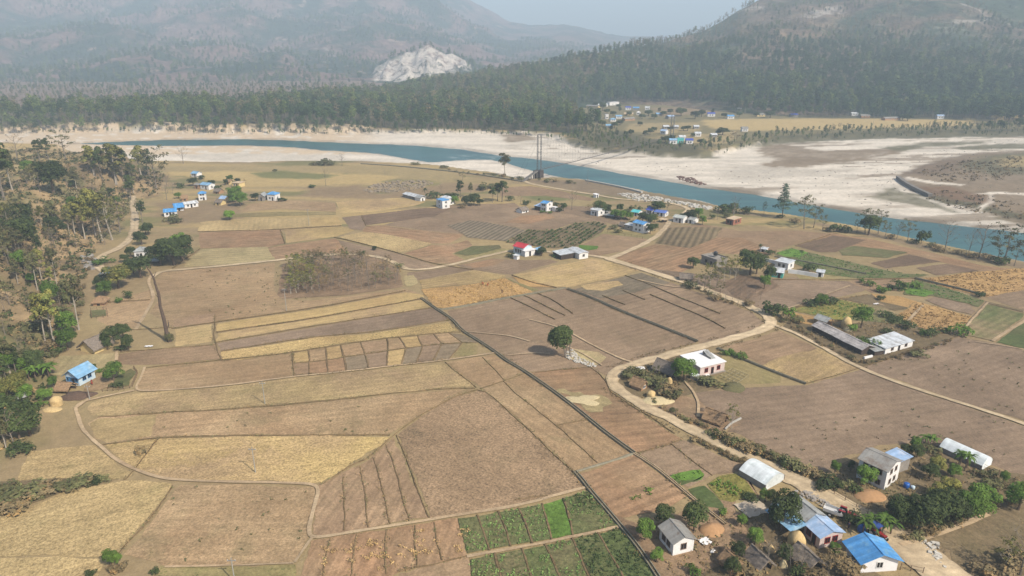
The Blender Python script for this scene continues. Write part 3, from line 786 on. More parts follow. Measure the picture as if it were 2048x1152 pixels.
# green vegetable plots at the bottom
G0 = [(914,1036),(955,1031),(996,1024),(1037,1017),(1084,1008),(1126,997),(1177,980)]
G1 = [(934,1111),(979,1102),(1021,1094),(1065,1088),(1103,1081),(1146,1073),(1238,1054)]
G2 = [(938,1118),(990,1107),(1043,1098),(1090,1090),(1145,1077),(1195,1066),(1242,1057)]
G3 = [(944,1180),(1010,1180),(1068,1180),(1130,1180),(1190,1180),(1260,1180),(1335,1180)]
for i in range(6):
    FIELDS.append((GREENF if i not in (4,) else BGREEN, [G0[i], G0[i + 1], G1[i + 1], G1[i]], dict(shrink=.35, plot=2, speck=.9, fine=.5)))
    FIELDS.append((GREENF if i < 4 else DGREEN, [G2[i], G2[i + 1], G3[i + 1], G3[i]], dict(shrink=.35, plot=2, speck=.9, fine=.5)))
GREEN_PLOTS = [[G0[i], G0[i + 1], G1[i + 1], G1[i]] for i in range(6)] + [[G2[i], G2[i + 1], G3[i + 1], G3[i]] for i in range(6)]

def rough_line(P, step, amp, closed=True, seed=0):
    out = []
    n = len(P)
    for i in range(n if closed else n - 1):
        a = np.array(P[i]); b_ = np.array(P[(i + 1) % n])
        L_ = np.linalg.norm(b_ - a); k = max(1, int(L_ / step))
        d = (b_ - a) / max(L_, 1e-6); nn = np.array([-d[1], d[0]])
        for j in range(k):
            p = a + (b_ - a) * j / k
            o = (float(fbm(p[0] / 6, p[1] / 6, 101 + seed, 3)) - .5) * 2 * amp + (float(fbm(p[0] / 1.4, p[1] / 1.4, 103 + seed, 2)) - .5) * amp
            out.append(tuple(p + nn * o))
    if not closed: out.append(tuple(P[-1]))
    return out

def field_zone(i): return 0.010 + 0.0045 * (i % 60)

for i, (pal, poly, opt) in enumerate(FIELDS):
    P = pix(poly, 0)
    if opt.get('shrink'):
        c = np.mean(P, 0)
        P = [tuple(np.array(p) + (c - np.array(p)) * min(.2, opt['shrink'] / (np.linalg.norm(c - np.array(p)) + .01))) for p in P]
    P = rough_line(P, 1.2, opt['edge'] if opt.get('edge') else .6 if not opt.get('plot') else .25, True, i)
    e = np.array(P[len(P) // 8]) - np.array(P[0])
    ang = opt.get('ang', math.atan2(e[1], e[0]))
    c1, c2, c3 = pal
    if opt.get('mixed'):
        c2 = tuple(np.array(c1) * .25 + np.array(TANB[0]) * .75)
    wmix = .34 if opt.get('plot') == 1 else .16
    if pal not in (GREENF, DGREEN, BGREEN, DARKB):
        c1 = tuple(np.array(c1) * (1 - wmix) + np.array(TAN[1]) * wmix); c2 = tuple(np.array(c2) * (1 - wmix) + np.array(TAN[1]) * wmix)
    jit = 1 + .05 * math.sin(i * 12.9)
    c1 = tuple(v * jit for v in c1[:3]) + (1,)
    m = field_mat('field_soil', c1, c2, c3, ang, opt.get('sp', 2.2), opt.get('furrow', .05), opt.get('speck', 0.06), opt.get('streak', .14), i * .7, opt.get('fine', .28))
    z = .012 + i * .0011
    o = link('field', mesh('field', [(x, y, z) for x, y in P], [tuple(range(len(P)))]), None, m)
    # faces must look up
    if o.data.polygons[0].normal.z < 0: o.data.flip_normals()
    tag(o, kind='structure')
ZROAD = .012 + len(FIELDS) * .0011 + .02

def smooth_line(P, it=2):
    P = [np.array(p, float) for p in P]
    for _ in range(it):
        Q = [P[0]]
        for a, b_ in zip(P[:-1], P[1:]):
            Q += [a * .75 + b_ * .25, a * .25 + b_ * .75]
        Q.append(P[-1]); P = Q
    return P

def ribbon(name, pts, width, mat, z=None, it=2, amp=.3, terrain=False, crown=0.0, seed=0):
    P = smooth_line([(hit(x, y) if terrain else at(x, y))[:2] for x, y in pts], it)
    P = [np.array(p) for p in rough_line(P, 1.6, 0, False)]
    n = len(P); vs = []; cols = 9
    for i, p in enumerate(P):
        d = P[min(i + 1, n - 1)] - P[max(i - 1, 0)]; d = d / (np.linalg.norm(d) + 1e-9); nn = np.array([-d[1], d[0]])
        wd = width if not callable(width) else width(i / (n - 1))
        wl = wd / 2 + (float(fbm(p[0] / 2.5, p[1] / 2.5, 111 + seed, 3)) - .5) * amp * 2
        wr = wd / 2 + (float(fbm(p[0] / 2.5 + 40, p[1] / 2.5, 113 + seed, 3)) - .5) * amp * 2
        for k in range(cols):
            t = k / (cols - 1)
            q = p + nn * (wl - t * (wl + wr))
            h = crown * (1 - (2 * t - 1) ** 2)
            if terrain: zz = float(ground_z([q[0]], [q[1]])[0]) + .25 + h
            else: zz = (ZROAD if z is None else z) + h
            vs.append((q[0], q[1], zz))
    fs = [(i * cols + k, (i + 1) * cols + k, (i + 1) * cols + k + 1, i * cols + k + 1) for i in range(n - 1) for k in range(cols - 1)]
    me = mesh(name, vs, fs, True)
    if me.polygons[0].normal.z < 0: me.flip_normals()
    ka = [.80, .92, 1.06, 1.0, .88, 1.0, 1.06, .92, .80] if not callable(width) else [.82, .95, 1.07, .98, .9, .98, 1.07, .95, .82]
    set_col(me, 'wear', np.repeat(np.tile(np.array(ka) if width == 0 or callable(width) or width > 1.3 else np.ones(9), n)[:, None], 3, 1))
    return link(name, me, None, mat)

road_m = field_mat('dirt_road', C(216, 192, 156, .56), C(202, 178, 142, .56), C(176, 152, 118, .5), 0, 0, 0, .1, .25, 3, .16)
path_m = field_mat('path_dirt', C(206, 180, 144, .54), C(194, 166, 130, .54), C(160, 136, 104, .5), 0, 0, 0, .1, .2, 5, .2)
lump_m = path_m.copy(); lump_m.name = 'bund_sand'
for m_ in (road_m, path_m):
    nt_ = m_.node_tree; b_ = nt_.nodes['Principled BSDF']; src = b_.inputs['Base Color'].links[0].from_socket
    va = nd(nt_, 'ShaderNodeVertexColor', layer_name='wear')
    nt_.links.new(mix(nt_, 1.0, src, va.outputs[0], 'MULTIPLY'), b_.inputs['Base Color'])
R1 = [(1960,1200),(1890,1152),(1810,1090),(1745,1047),(1680,1008),(1620,976),(1560,946),(1480,908),(1400,868),(1330,833),(1270,803),(1235,780),(1222,763),(1230,745),(1262,732),(1330,712),(1400,695),(1480,674),(1530,658),(1546,646),(1534,632),(1500,613),(1440,590),(1370,565),(1290,540),(1213,517)]
tag(ribbon('road', R1, lambda t: 3.4 + 5.2 * max(0, 1 - t * 3.4), road_m, it=3, amp=.6, crown=.08), kind='structure')
tag(ribbon('road', [(1216,519),(1260,502),(1310,477),(1332,455),(1340,440),(1372,426),(1378,417),(1350,408),(1300,402),(1240,399),(1190,390),(1120,379),(1060,368),(1048,362)], 2.6, road_m, z=ZROAD + .012, amp=.5), kind='structure')
tag(ribbon('road', [(1216,517),(1170,510),(1110,506),(1040,498),(970,513),(900,531),(850,540),(815,540),(790,526),(760,514),(700,508),(620,513),(545,522),(460,531),(380,538),(320,543),(302,557)], 2.1, road_m, z=ZROAD + .02, amp=.5), kind='structure')
tag(ribbon('road', [(1540,648),(1580,662),(1640,692),(1710,733),(1800,768),(1900,800),(2048,848),(2150,885)], 1.5, road_m, z=ZROAD + .028, amp=.35), kind='structure')
tag(ribbon('path', [(302,552),(296,566),(306,585),(308,600),(290,630),(272,660)], 1.0, path_m, z=ZROAD + .03, amp=.3), kind='structure')
tag(ribbon('road', [(250,552),(210,545),(194,530),(202,512),(232,500),(258,484),(268,465),(270,440),(268,415),(264,392)], 3.6, road_m, amp=.6, terrain=True), kind='structure')
PATHS = [
 ([(268,782),(200,796),(160,806),(150,818),(157,833),(163,855),(177,873),(204,896),(232,920),(267,939),(306,953),(353,962),(471,965),(610,968),(632,972),(637,982),(632,1005),(620,1045),(618,1068),(626,1076),(650,1075),(733,1061),(835,1045),(934,1028),(1043,1012),(1110,992),(1172,976)], 1.0),
 ([(624,1076),(608,1100),(590,1126)], .8), ([(588,1128),(460,1133),(330,1135)], .5),
 ([(150,818),(168,806),(180,797)], 1.0),
 ([(290,735),(283,756),(268,781),(300,784),(451,773),(587,754),(693,744),(774,734),(896,721),(990,707)], .8),
 ([(934,1115),(1000,1103),(1090,1087),(1169,1070),(1238,1055)], .9),
 ([(923,663),(970,668),(1020,672),(1060,684)], .7), ([(1058,640),(1120,655),(1190,694),(1240,718),(1268,727)], .8),
 ([(1015,712),(1060,707),(1100,708)], .8), ([(1368,763),(1388,785),(1398,810),(1396,835)], .9),
 ([(2060,637),(2020,660),(1985,683)], 1.3), ([(1750,607),(1768,612)], 1), ([(1815,645),(1835,622),(1846,612)], 1.2),
 ([(233,722),(235,700)], 1.0), ([(1390,560),(1420,595)], .01), ([(1577,618),(1650,590),(1700,572)], 1.0), ([(1275,560),(1340,575),(1390,577)], .9),
 ([(1975,606),(1958,625),(1935,650),(1925,668)], .9), ([(1800,1092),(1850,1078),(1920,1055),(1975,1030)], 1.4),
 ([(1204,732),(1160,705),(1100,680)], .6), ([(1950,685),(1990,690),(2048,700)], .5), ([(1000,505),(1010,500)], .01),
]
for i, (p, wd) in enumerate(PATHS):
    if wd > .1:
        tag(ribbon('path', p, wd * .72, path_m, z=ZROAD + .035 + i * .005, amp=.16, seed=i), kind='structure')

# earth bunds between the plots
bund_m = field_mat('bund_earth', C(142, 118, 90), C(124, 104, 78), C(88, 88, 54), 0, 0, 0, .5, .3, 9, .4)
def bund(pts, wd=.55, h=.3, seed=0, mat=None, name='field_bund'):
    P = [np.array(p) for p in rough_line(smooth_line([at(x, y)[:2] for x, y in pts], 1), 1.1, .28, False, seed)]
    n = len(P); vs = []
    for i, p in enumerate(P):
        d = P[min(i + 1, n - 1)] - P[max(i - 1, 0)]; d = d / (np.linalg.norm(d) + 1e-9); nn = np.array([-d[1], d[0]])
        q = .6 + .8 * float(fbm(p[0] / 1.3, p[1] / 1.3, 121 + seed, 2))
        for s_, zz in ((-1, -.02), (-.45, h * q * .8), (.45, h * q * .7), (1, -.02)):
            vs.append((p[0] + nn[0] * s_ * wd / 2 * q, p[1] + nn[1] * s_ * wd / 2 * q, zz + .13))
    fs = [(i * 4 + k, (i + 1) * 4 + k, (i + 1) * 4 + k + 1, i * 4 + k + 1) for i in range(n - 1) for k in range(3)]
    me = mesh(name, vs, fs)
    if me.polygons[1].normal.z < 0: me.flip_normals()
    return tag(link(name, me, None, mat or bund_m), kind='structure')
BUNDS = [
 [(345,972),(300,1038),(245,1100),(210,1140)], [(318,877),(295,905),(271,937),(250,960)], [(196,835),(314,827),(440,820),(600,808),(780,788),(894,777),(950,777)],
 [(206,889),(314,876),(432,872),(600,871),(780,871)], [(645,968),(700,932),(740,915),(785,872),(835,835),(905,795),(955,780)], [(792,871),(820,935),(858,1036)],
 [(773,890),(790,935),(818,1043)], [(746,915),(760,960),(780,1050)], [(719,934),(730,990),(737,1056)], [(686,955),(688,1000),(688,1062)],
 [(953,780),(977,787),(1016,823),(1055,858),(1098,901),(1149,947)], [(1008,763),(1040,795),(1080,825),(1112,851),(1150,885),(1195,926)], [(1112,851),(1182,839)],
 [(890,725),(920,750),(953,776)], [(965,715),(1008,760)], [(960,778),(1008,763),(1050,747)], [(290,736),(440,721),(584,706)], [(584,703),(588,753)], [(430,690),(240,705)],
 [(430,630),(428,690),(444,722)], [(343,658),(430,645),(625,618),(811,582)], [(432,665),(632,637),(848,597)], [(432,685),(632,652),(866,616)], [(442,703),(627,674),(737,666),(905,640)],
 [(447,722),(583,705),(681,690),(774,677),(898,665),(922,665)], [(586,727),(654,721),(730,709),(812,697),(884,689),(958,686)], [(587,753),(693,744),(774,734),(897,720)],
 [(714,1068),(706,1110),(700,1160)], [(773,1060),(770,1110),(772,1150)], [(828,1052),(830,1090),(834,1132)], [(867,1046),(875,1080),(884,1122)], [(660,1078),(650,1120),(645,1160)], [(796,1143),(884,1124),(934,1113)],
 [(668,475),(735,490),(800,508),(866,528),(947,540)], [(722,431),(732,452)], [(498,462),(560,459),(683,452)], [(561,460),(570,488)], [(395,464),(500,461)], [(1024,551),(1062,565),(1113,576)],
 [(1020,595),(1060,615),(1110,640)], [(1045,590),(1090,612),(1130,632)], [(1070,585),(1110,603),(1145,628)], [(1250,552),(1300,570),(1350,592),(1400,612),(1440,628)], [(1300,590),(1360,615),(1420,640),(1450,658)], [(1245,582),(1290,600)], [(1205,592),(1250,610)],
 [(1342,889),(1380,920),(1425,952)], [(1276,907),(1340,889),(1362,880)], [(1181,735),(1210,757),(1222,785)], [(1222,785),(1262,812),(1300,835),(1350,868)], [(1070,745),(1181,735)],
 [(1612,768),(1722,736)], [(1725,734),(1840,700),(1920,672)], [(1660,470),(1590,492)], [(1577,618),(1680,598),(1735,590)], [(345,537),(400,498)], [(206,606),(300,600)], [(228,662),(345,655)],
 [(1545,560),(1640,560),(1735,560),(1830,557)], [(1030,1000),(1095,992)],
]
for i, p in enumerate(BUNDS):
    yy = np.mean([q[1] for q in p])
    bund(p, .30 if yy > 650 else .34, .12 if yy > 650 else .3, i)
for k in range(1, 6):
    bund([G0[k], ((G0[k][0] + G1[k][0]) / 2 + 2, (G0[k][1] + G1[k][1]) / 2), G1[k]], .5, .2, 60 + k)
    bund([G2[k], G3[k]], .5, .2, 70 + k)
for k in range(1, 10):
    bund([U[k], M[k]], .55, .22, 80 + k); bund([M[k], L[k]], .55, .22, 90 + k)

# irrigation canals: two low walls and a dark bed
conc = plain('canal_concrete', C(150, 142, 124), .9, .25, .8)
conc2 = plain('pale_concrete', C(186, 180, 168, .6), .9, .2, .8)
bed_m = plain('canal_bed', C(112, 98, 76), .9, .3, .8)
def canal(pts, wd, h, label, mat=None):
    P = smooth_line([at(x, y)[:2] for x, y in pts], 2)
    n = len(P); t = .16; wd *= .6; h *= .6
    e = empty('irrigation_canal', (P[0][0], P[0][1], .25)); o0 = np.array([P[0][0], P[0][1]])
    def prof(name, cols, m):
        vs = []
        for i, p in enumerate(P):
            d = P[min(i + 1, n - 1)] - P[max(i - 1, 0)]; d = d / (np.linalg.norm(d) + 1e-9); nn = np.array([-d[1], d[0]])
            for s_, zz in cols: vs.append((p[0] - o0[0] + nn[0] * s_, p[1] - o0[1] + nn[1] * s_, zz))
        c = len(cols)
        fs = [(i * c + k, (i + 1) * c + k, (i + 1) * c + k + 1, i * c + k + 1) for i in range(n - 1) for k in range(c - 1)]
        me = mesh(name, vs, fs)
        bm = bmesh.new(); bm.from_mesh(me); bmesh.ops.recalc_face_normals(bm, faces=bm.faces); bm.to_mesh(me); bm.free()
        return link(name, me, e, m)
    for s_ in (-1, 1):
        a, b_ = s_ * wd / 2, s_ * (wd / 2 + t)
        prof('side_wall', [(a, -.25), (a, h), (b_, h), (b_, -.25)], mat or conc)
    prof('channel_bed', [(-wd / 2, .06), (wd / 2, .06)], bed_m)
    tag(e, label, 'canal')
canal([(842,597),(869,617),(889,629),(908,643),(923,662),(957,683),(991,705),(1011,722),(1050,744),(1110,786),(1157,822),(1200,858),(1240,888),(1268,908)], .8, .5, 'long dark irrigation canal running diagonally between the golden sheaf field and the pale cross wall')
canal([(1149,945),(1165,962),(1177,979),(1208,1015),(1240,1053),(1276,1096),(1316,1156),(1330,1180)], .7, .5, 'irrigation canal along the right edge of the green vegetable plots')
canal([(1268,909),(1284,918),(1322,944),(1377,992),(1450,1050)], .45, .3, 'narrow sandy irrigation ditch leading to the farmyard with the sand heap', lump_m)
canal([(1135,579),(1182,596),(1240,623),(1340,662),(1394,684)], .8, .6, 'straight dark irrigation canal beside the bare brown fields, ending at the road bend')
canal([(880,621),(950,610),(1011,597),(1084,585),(1131,577)], .5, .4, 'grey canal along the lower edge of the golden sheaf field')
canal([(1434,698),(1500,726),(1560,750),(1611,769)], .45, .55, 'dark field channel right of the unfinished pink house')
canal([(1830,558),(1880,570),(1930,582),(1970,593)], .5, .8, 'dark channel below the orange wheat field at the right')
canal([(1549,514),(1640,530),(1732,549)], .4, .5, 'channel crossing the green vegetable field below the river')
o = bund([(1149,945),(1200,930),(1268,908)], .6, .35, 201, conc, 'low_wall'); o['kind'] = 'thing'; tag(o, 'pale rubble cross wall joining the two canals', 'wall')
# ------------------------------------------------------------------ houses
ALB, BLUE = 0.66, 1.0
def wallm(n, c, v=.12): return plain(n, c, .9, v, .7)
WHITEW = wallm('white_plaster', C(232, 228, 222)); PINKW = wallm('pink_plaster', C(208, 188, 178), .2); CREAM = wallm('yellow_plaster', C(222, 196, 138))
GREYW = wallm('bare_block', C(150, 142, 132), .25); BRICK = wallm('brick', C(158, 108, 88), .25); MUD = wallm('mud_wall', C(176, 138, 104), .2)
TEALW = wallm('teal_plaster', C(90, 176, 160)); TURQ = wallm('turquoise_plaster', C(90, 200, 190)); WOODW = wallm('dark_boards', C(74, 62, 54), .3)
PALEB = wallm('pale_blue_plaster', C(196, 212, 220))
def roofm(name, c, sp=.5, rough=.45, var=.12, spec=.4, rust=None):
    m, nt, b = mat_new(name, rough, spec)
    tc = nd(nt, 'ShaderNodeTexCoord'); v = tc.outputs['Object']
    k = ramp(nt, noise(nt, v, .8, 5, .65), .3, .7, 1 - var, 1 + var)
    mp = nd(nt, 'ShaderNodeMapping'); mp.inputs['Scale'].default_value = (1, .05, .05); nt.links.new(v, mp.inputs[0])
    k = mth(nt, 'MULTIPLY', k, ramp(nt, noise(nt, mp.outputs[0], 1.6, 2), .35, .65, 1 - var, 1 + var))
    rgb = nd(nt, 'ShaderNodeRGB'); rgb.outputs[0].default_value = c
    col = rgb.outputs[0]
    if rust: col = mix(nt, ramp(nt, noise(nt, v, .55, 6, .7), .48, .62), col, rust)
    nt.links.new(scalev(nt, col, k), b.inputs['Base Color'])
    wv = nd(nt, 'ShaderNodeTexWave', wave_type='BANDS', bands_direction='X'); wv.inputs['Scale'].default_value = 1.0 / sp
    nt.links.new(v, wv.inputs[0]); bump(nt, b, wv.outputs['Fac'], .5, .06)
    return m
BLUER = roofm('blue_sheet', C(84, 152, 210), rust=C(120, 170, 204), var=.2); LBLUER = roofm('light_blue_sheet', C(132, 176, 208), var=.2, rust=C(160, 186, 200)); PBLUE = roofm('faded_blue_sheet', C(160, 186, 216), rust=C(196, 206, 222))
REDR = roofm('red_sheet', C(200, 56, 62)); GREYR = roofm('grey_sheet', C(168, 168, 162), rust=C(134, 128, 122)); WHITER = roofm('pale_sheet', C(212, 214, 214), var=.16, rust=C(176, 172, 166))
OLDR = roofm('weathered_sheet', C(150, 146, 138), rust=C(126, 112, 98), rough=.7); THATCH = plain('thatch', C(128, 116, 104), 1, .4, 2.5); THATCHB = plain('brown_thatch', C(150, 122, 92), 1, .35, 2.5)
WHC = wallm('white_concrete', C(236, 232, 228), .08); TURR = roofm('turquoise_sheet', C(96, 196, 196)); TANR = roofm('tan_slab', C(206, 180, 146), rough=.9)
PLAST = roofm('white_plastic', C(226, 230, 228), sp=.9, rough=.5, rust=C(204, 210, 206)); VIOL = roofm('violet_blue_sheet', C(70, 84, 170))
DARK = plain('dark_opening', C(34, 34, 38), .3, .2, 2, .5); FRAME = plain('window_frame', C(140, 120, 104), .7, .1); FRAMEW = plain('white_frame', C(215, 212, 205), .7, .1)
WOOD = plain('timber', C(120, 96, 74), .9, .25, 3); STRAWM = plain('straw', C(200, 172, 122), 1, .25, 3); REDM = plain('red_paint', C(150, 50, 44), .5, .15); METAL = plain('steel', C(120, 122, 122), .5, .15, 2, .5)

RAGR = plain('ragged_roof', C(176, 168, 162), .9, .42, .7)
def house(name, label, p1, p2, depth, h, roof='gable', rm=BLUER, wm_=WHITEW, rise=1.1, eave=.45, ridge='x', floors=1, nwin=2, nside=1, sidem=None, door=True,
          porch=0, frames=True, group=None, cat='house', openw=False, base=0.0, wmat2=None, win=(.95, 1.1), parapet=0, sidewin=True, shift=0, frame_m=None):
    h *= .84; rise *= .85; depth *= .86; eave *= .75
    A = np.array(hit(*p1)); B = np.array(hit(*p2))
    zb = min(A[2], B[2]); zb = max(zb, 0.0) if zb > -1 else zb
    d = B[:2] - A[:2]; L_ = float(np.linalg.norm(d)); d = d / L_
    nn = np.array([-d[1], d[0]])
    if nn.dot(A[:2]) < 0: nn = -nn; A, B = B, A; d = -d
    rz = math.atan2(d[1], d[0])
    e = empty(name, (A[0], A[1], zb), rz)
    Wd = L_; D = depth
    t = .15
    mb = MB()
    zt = h
    topo = []
    if openw:                                       # open shed: posts and a low back wall
        for k, (x, y) in enumerate([(x, y) for x in np.linspace(.1, Wd - .1, max(2, int(Wd / 2.2) + 1)) for y in (.1, D - .1)]):
            MB().box(x - .07, x + .07, y - .07, y + .07, -.3, h + .05).build('post', WOOD, e)
        if openw != 2: MB().box(.02, Wd - .02, D - .24, D - .2, -.2, h * .55).build('wall', wm_, e)
    else:
        mb.box(0, Wd, 0, t, -.3, h); mb.box(0, Wd, D - t, D, -.3, h); mb.box(0, t, t, D - t, -.3, h); mb.box(Wd - t, Wd, t, D - t, -.3, h)
        if roof == 'gable':
            if ridge == 'x':
                for x in (0, Wd - t): mb.slab([(x, 0, h), (x + t, 0, h), (x + t, D / 2, h + rise), (x, D / 2, h + rise)], .001); mb.poly([(x, 0, h), (x, D / 2, h + rise), (x, D, h)]); mb.poly([(x + t, 0, h), (x + t, D, h), (x + t, D / 2, h + rise)])
            else:
                for y in (0, D - t): mb.poly([(0, y, h), (Wd, y, h), (Wd / 2, y, h + rise)]); mb.poly([(0, y + t, h), (Wd / 2, y + t, h + rise), (Wd, y + t, h)])
        mb.build('wall', wm_, e)
        if base: MB().box(-.3, Wd + .3, -.35, D + .3, -.3, base).build('plinth', WHC if base > .3 else GREYW, e)
    E = eave; r = MB(); th = .07 if rm not in (THATCH, THATCHB) else .3
    if roof == 'gable' and ridge == 'x':
        k = rise / (D / 2); lo = h - E * k
        r.slab([(-E, -E, lo + .08), (Wd + E, -E, lo + .08), (Wd + E, D / 2, h + rise + .08), (-E, D / 2, h + rise + .08)], th)
        r.slab([(-E, D / 2, h + rise + .085), (Wd + E, D / 2, h + rise + .085), (Wd + E, D + E, lo + .085), (-E, D + E, lo + .085)], th)
        r.box(-E, Wd + E, D / 2 - .12, D / 2 + .12, h + rise + .07, h + rise + .13)
    elif roof == 'gable':
        k = rise / (Wd / 2); lo = h - E * k
        r.slab([(-E, D + E, lo + .08), (-E, -E, lo + .08), (Wd / 2, -E, h + rise + .08), (Wd / 2, D + E, h + rise + .08)], th)
        r.slab([(Wd / 2, D + E, h + rise + .085), (Wd / 2, -E, h + rise + .085), (Wd + E, -E, lo + .085), (Wd + E, D + E, lo + .085)], th)
        r.box(Wd / 2 - .12, Wd / 2 + .12, -E, D + E, h + rise + .07, h + rise + .13)
    elif roof == 'hip':
        q = D / 2 * .8; lo = h - E * .35
        a1, a2, a3, a4 = (-E, -E, lo), (Wd + E, -E, lo), (Wd + E, D + E, lo), (-E, D + E, lo)
        r1, r2 = (q, D / 2, h + rise), (Wd - q, D / 2, h + rise)
        r.slab([a1, a2, r2, r1], th); r.slab([a3, a4, r1, r2], th); r.slab([a2, a3, r2], th); r.slab([a4, a1, r1], th)
    elif roof == 'mono':
        r.slab([(-E, -E, h + .05), (Wd + E, -E, h + .05), (Wd + E, D + E, h + rise), (-E, D + E, h + rise)], th)
        if not openw: MB().slab([(0, D - t, h + rise * .93), (Wd, D - t, h + rise * .93), (Wd, D, h + rise * .93), (0, D, h + rise * .93)], rise * .9).build('upper_wall', wm_, e)
    elif roof == 'flat':
        r.box(-E, Wd + E, -E, D + E, h + .01, h + .2)
        if parapet:
            r.box(-E, Wd + E, -E, -E + .15, h + .2, h + .2 + parapet); r.box(-E, Wd + E, D + E - .15, D + E, h + .2, h + .2 + parapet)
            r.box(-E, -E + .15, -E + .15, D + E - .15, h + .2, h + .2 + parapet); r.box(Wd + E - .15, Wd + E, -E + .15, D + E - .15, h + .2, h + .2 + parapet)
    elif roof == 'vault':
        pts = [(D * i / 8, h + rise * math.sin(math.pi * i / 8)) for i in range(9)]
        for (y0, z0), (y1, z1) in zip(pts[:-1], pts[1:]):
            r.quad((0, y0, z0), (Wd, y0, z0), (Wd, y1, z1), (0, y1, z1))
    ro = r.build('roof', rm, e)
    if rm in (THATCH, THATCHB, RAGR):
        bm = bmesh.new(); bm.from_mesh(ro.data); bmesh.ops.subdivide_edges(bm, edges=[x for x in bm.edges if x.calc_length() > .8], cuts=5, use_grid_fill=True)
        for v in bm.verts:
            q = .22 * (random.random() - .5); v.co.z += q; v.co.x += q * .6
        bm.to_mesh(ro.data); bm.free()
    def window(x, y, z, face, w_=None, h_=None):
        ww, hh = (w_ or win[0]), (h_ or win[1])
        f = MB(); p = MB()
        def B4(m, a0, a1, b0, b1, o0, o1):
            if face == 'f': m.box(x + a0, x + a1, -o1, -o0, z + b0, z + b1)
            elif face == 'r': m.box(Wd + o0, Wd + o1, y + a0, y + a1, z + b0, z + b1)
            else: m.box(-o1, -o0, y + a0, y + a1, z + b0, z + b1)
        fr = .09
        B4(f, -ww / 2 - fr, ww / 2 + fr, -fr, 0, .002, .09); B4(f, -ww / 2 - fr, ww / 2 + fr, hh, hh + fr, .002, .09)
        B4(f, -ww / 2 - fr, -ww / 2, 0, hh, .002, .07); B4(f, ww / 2, ww / 2 + fr, 0, hh, .002, .07); B4(f, -.03, .03, 0, hh, .012, .05)
        fo = f.build('window', frame_m or FRAMEW, e)
        B4(p, -ww / 2, ww / 2, 0, hh, .003, .01)
        p.build('pane', DARK, fo)
    fh = h / floors
    if not openw and roof != 'vault':
        for fl in range(floors):
            if fl == 0: win = (win[0], min(win[1], fh * .45))
            z0 = fl * fh + min(.95, fh * .36)
            xs = np.linspace(0, Wd, nwin + 2)[1:-1]
            if door and fl == 0:
                dx_ = xs[len(xs) // 2] if len(xs) else Wd / 2
                do = MB().box(dx_ - .45, dx_ + .45, -.07, -.005, .02, min(2.05, fh - .25)).build('door', frame_m or WOOD, e)
                MB().box(dx_ - .4, dx_ + .4, -.085, -.075, .05, min(1.98, fh - .3)).build('leaf', DARK, do)
                xs = [x for x in xs if abs(x - dx_) > .6]
            for x in xs: window(x, 0, z0, 'f')
            ysd = np.linspace(0, D, nside + 2)[1:-1]
            if sidewin:
                lefts = A[0] > 0
                for y in ysd: window(0, y, z0, 'r'); window(0, y, z0, 'l')
    if porch:
        MB().slab([(-E, -porch, h * .8 if floors == 1 else fh * .95), (Wd + E, -porch, h * .8 if floors == 1 else fh * .95), (Wd + E, -E, (h if floors == 1 else fh) - .05), (-E, -E, (h if floors == 1 else fh) - .05)], .06).build('porch_roof', rm, e)
        for x in np.linspace(0, Wd, 4): MB().box(x - .06, x + .06, -porch + .1, -porch + .22, -.2, (h * .8 if floors == 1 else fh * .95)).build('post', WOOD, e)
    if roof == 'vault':                              # plastic end walls and skirts of a tunnel
        for x in (.05, Wd - .05):
            r2 = MB(); r2.poly([(x, 0, 0)] + [(x, y_, z_) for y_, z_ in pts] + [(x, D, 0)]).build('end_wall', rm, e)
        r2 = MB(); r2.quad((0, .02, -.1), (Wd, .02, -.1), (Wd, 0, h), (0, 0, h)).build('side_net', GREYW, e); r2 = MB(); r2.quad((0, D - .02, -.1), (Wd, D - .02, -.1), (Wd, D, h), (0, D, h)).build('side_net', GREYW, e)
    tag(e, label, cat, group)
    return e

H = house
# ---- bottom right hamlet
H('house', 'two storey white house with weathered grey gable roof beside a sheet-roofed annex', (1767,981), (1712,955), 6.6, 5.2, rm=OLDR, rise=1.3, floors=2, nwin=3, nside=2, sidem=1, door=False, frame_m=FRAME, wm_=WHITEW, win=(.8, 1.1))
H('annex', 'small annex under a pale sheet roof behind the two storey white house', (1797,946), (1770,930), 3.2, 3.4, roof='mono', rm=PBLUE, rise=.4, nwin=0, nside=0, door=False, wm_=GREYW, cat='annex')
H('polytunnel', 'long white plastic tunnel beside the papaya tree at the right edge of the hamlet', (1962,942), (1876,902), 5.0, 1.4, roof='vault', rm=PLAST, rise=1.5, wm_=GREYW, cat='greenhouse', openw=2)
H('polytunnel', 'short wide white plastic tunnel between the orange garden and the road', (1530,982), (1476,950), 7.0, 1.5, roof='vault', rm=PLAST, rise=1.5, wm_=GREYW, cat='greenhouse', openw=2)
H('house', 'small white house with rust striped grey gable roof beside the pale canal plots', (1345,1112), (1318,1078), 4.6, 3.1, rm=OLDR, rise=1.1, nwin=2, nside=1, door=False, frame_m=FRAME)
H('house', 'white house with grey gable roof behind the faded blue lean-to', (1607,1067), (1560,1028), 4.8, 3.3, rm=GREYR, rise=1.3, nwin=2, nside=1, door=False)
H('lean_to', 'faded blue sheet lean-to left of the grey roofed white house', (1580,1080), (1533,1040), 3.4, 2.3, roof='mono', rm=LBLUER, rise=.7, wm_=WOODW, nwin=0, nside=0, door=False, cat='shed', openw=True)
H('house', 'pink walled house under a pale blue patched sheet roof', (1637,1098), (1605,1068), 5.4, 2.9, rm=PBLUE, rise=.9, nwin=2, nside=2, wm_=PINKW, frame_m=REDM, roof='gable')
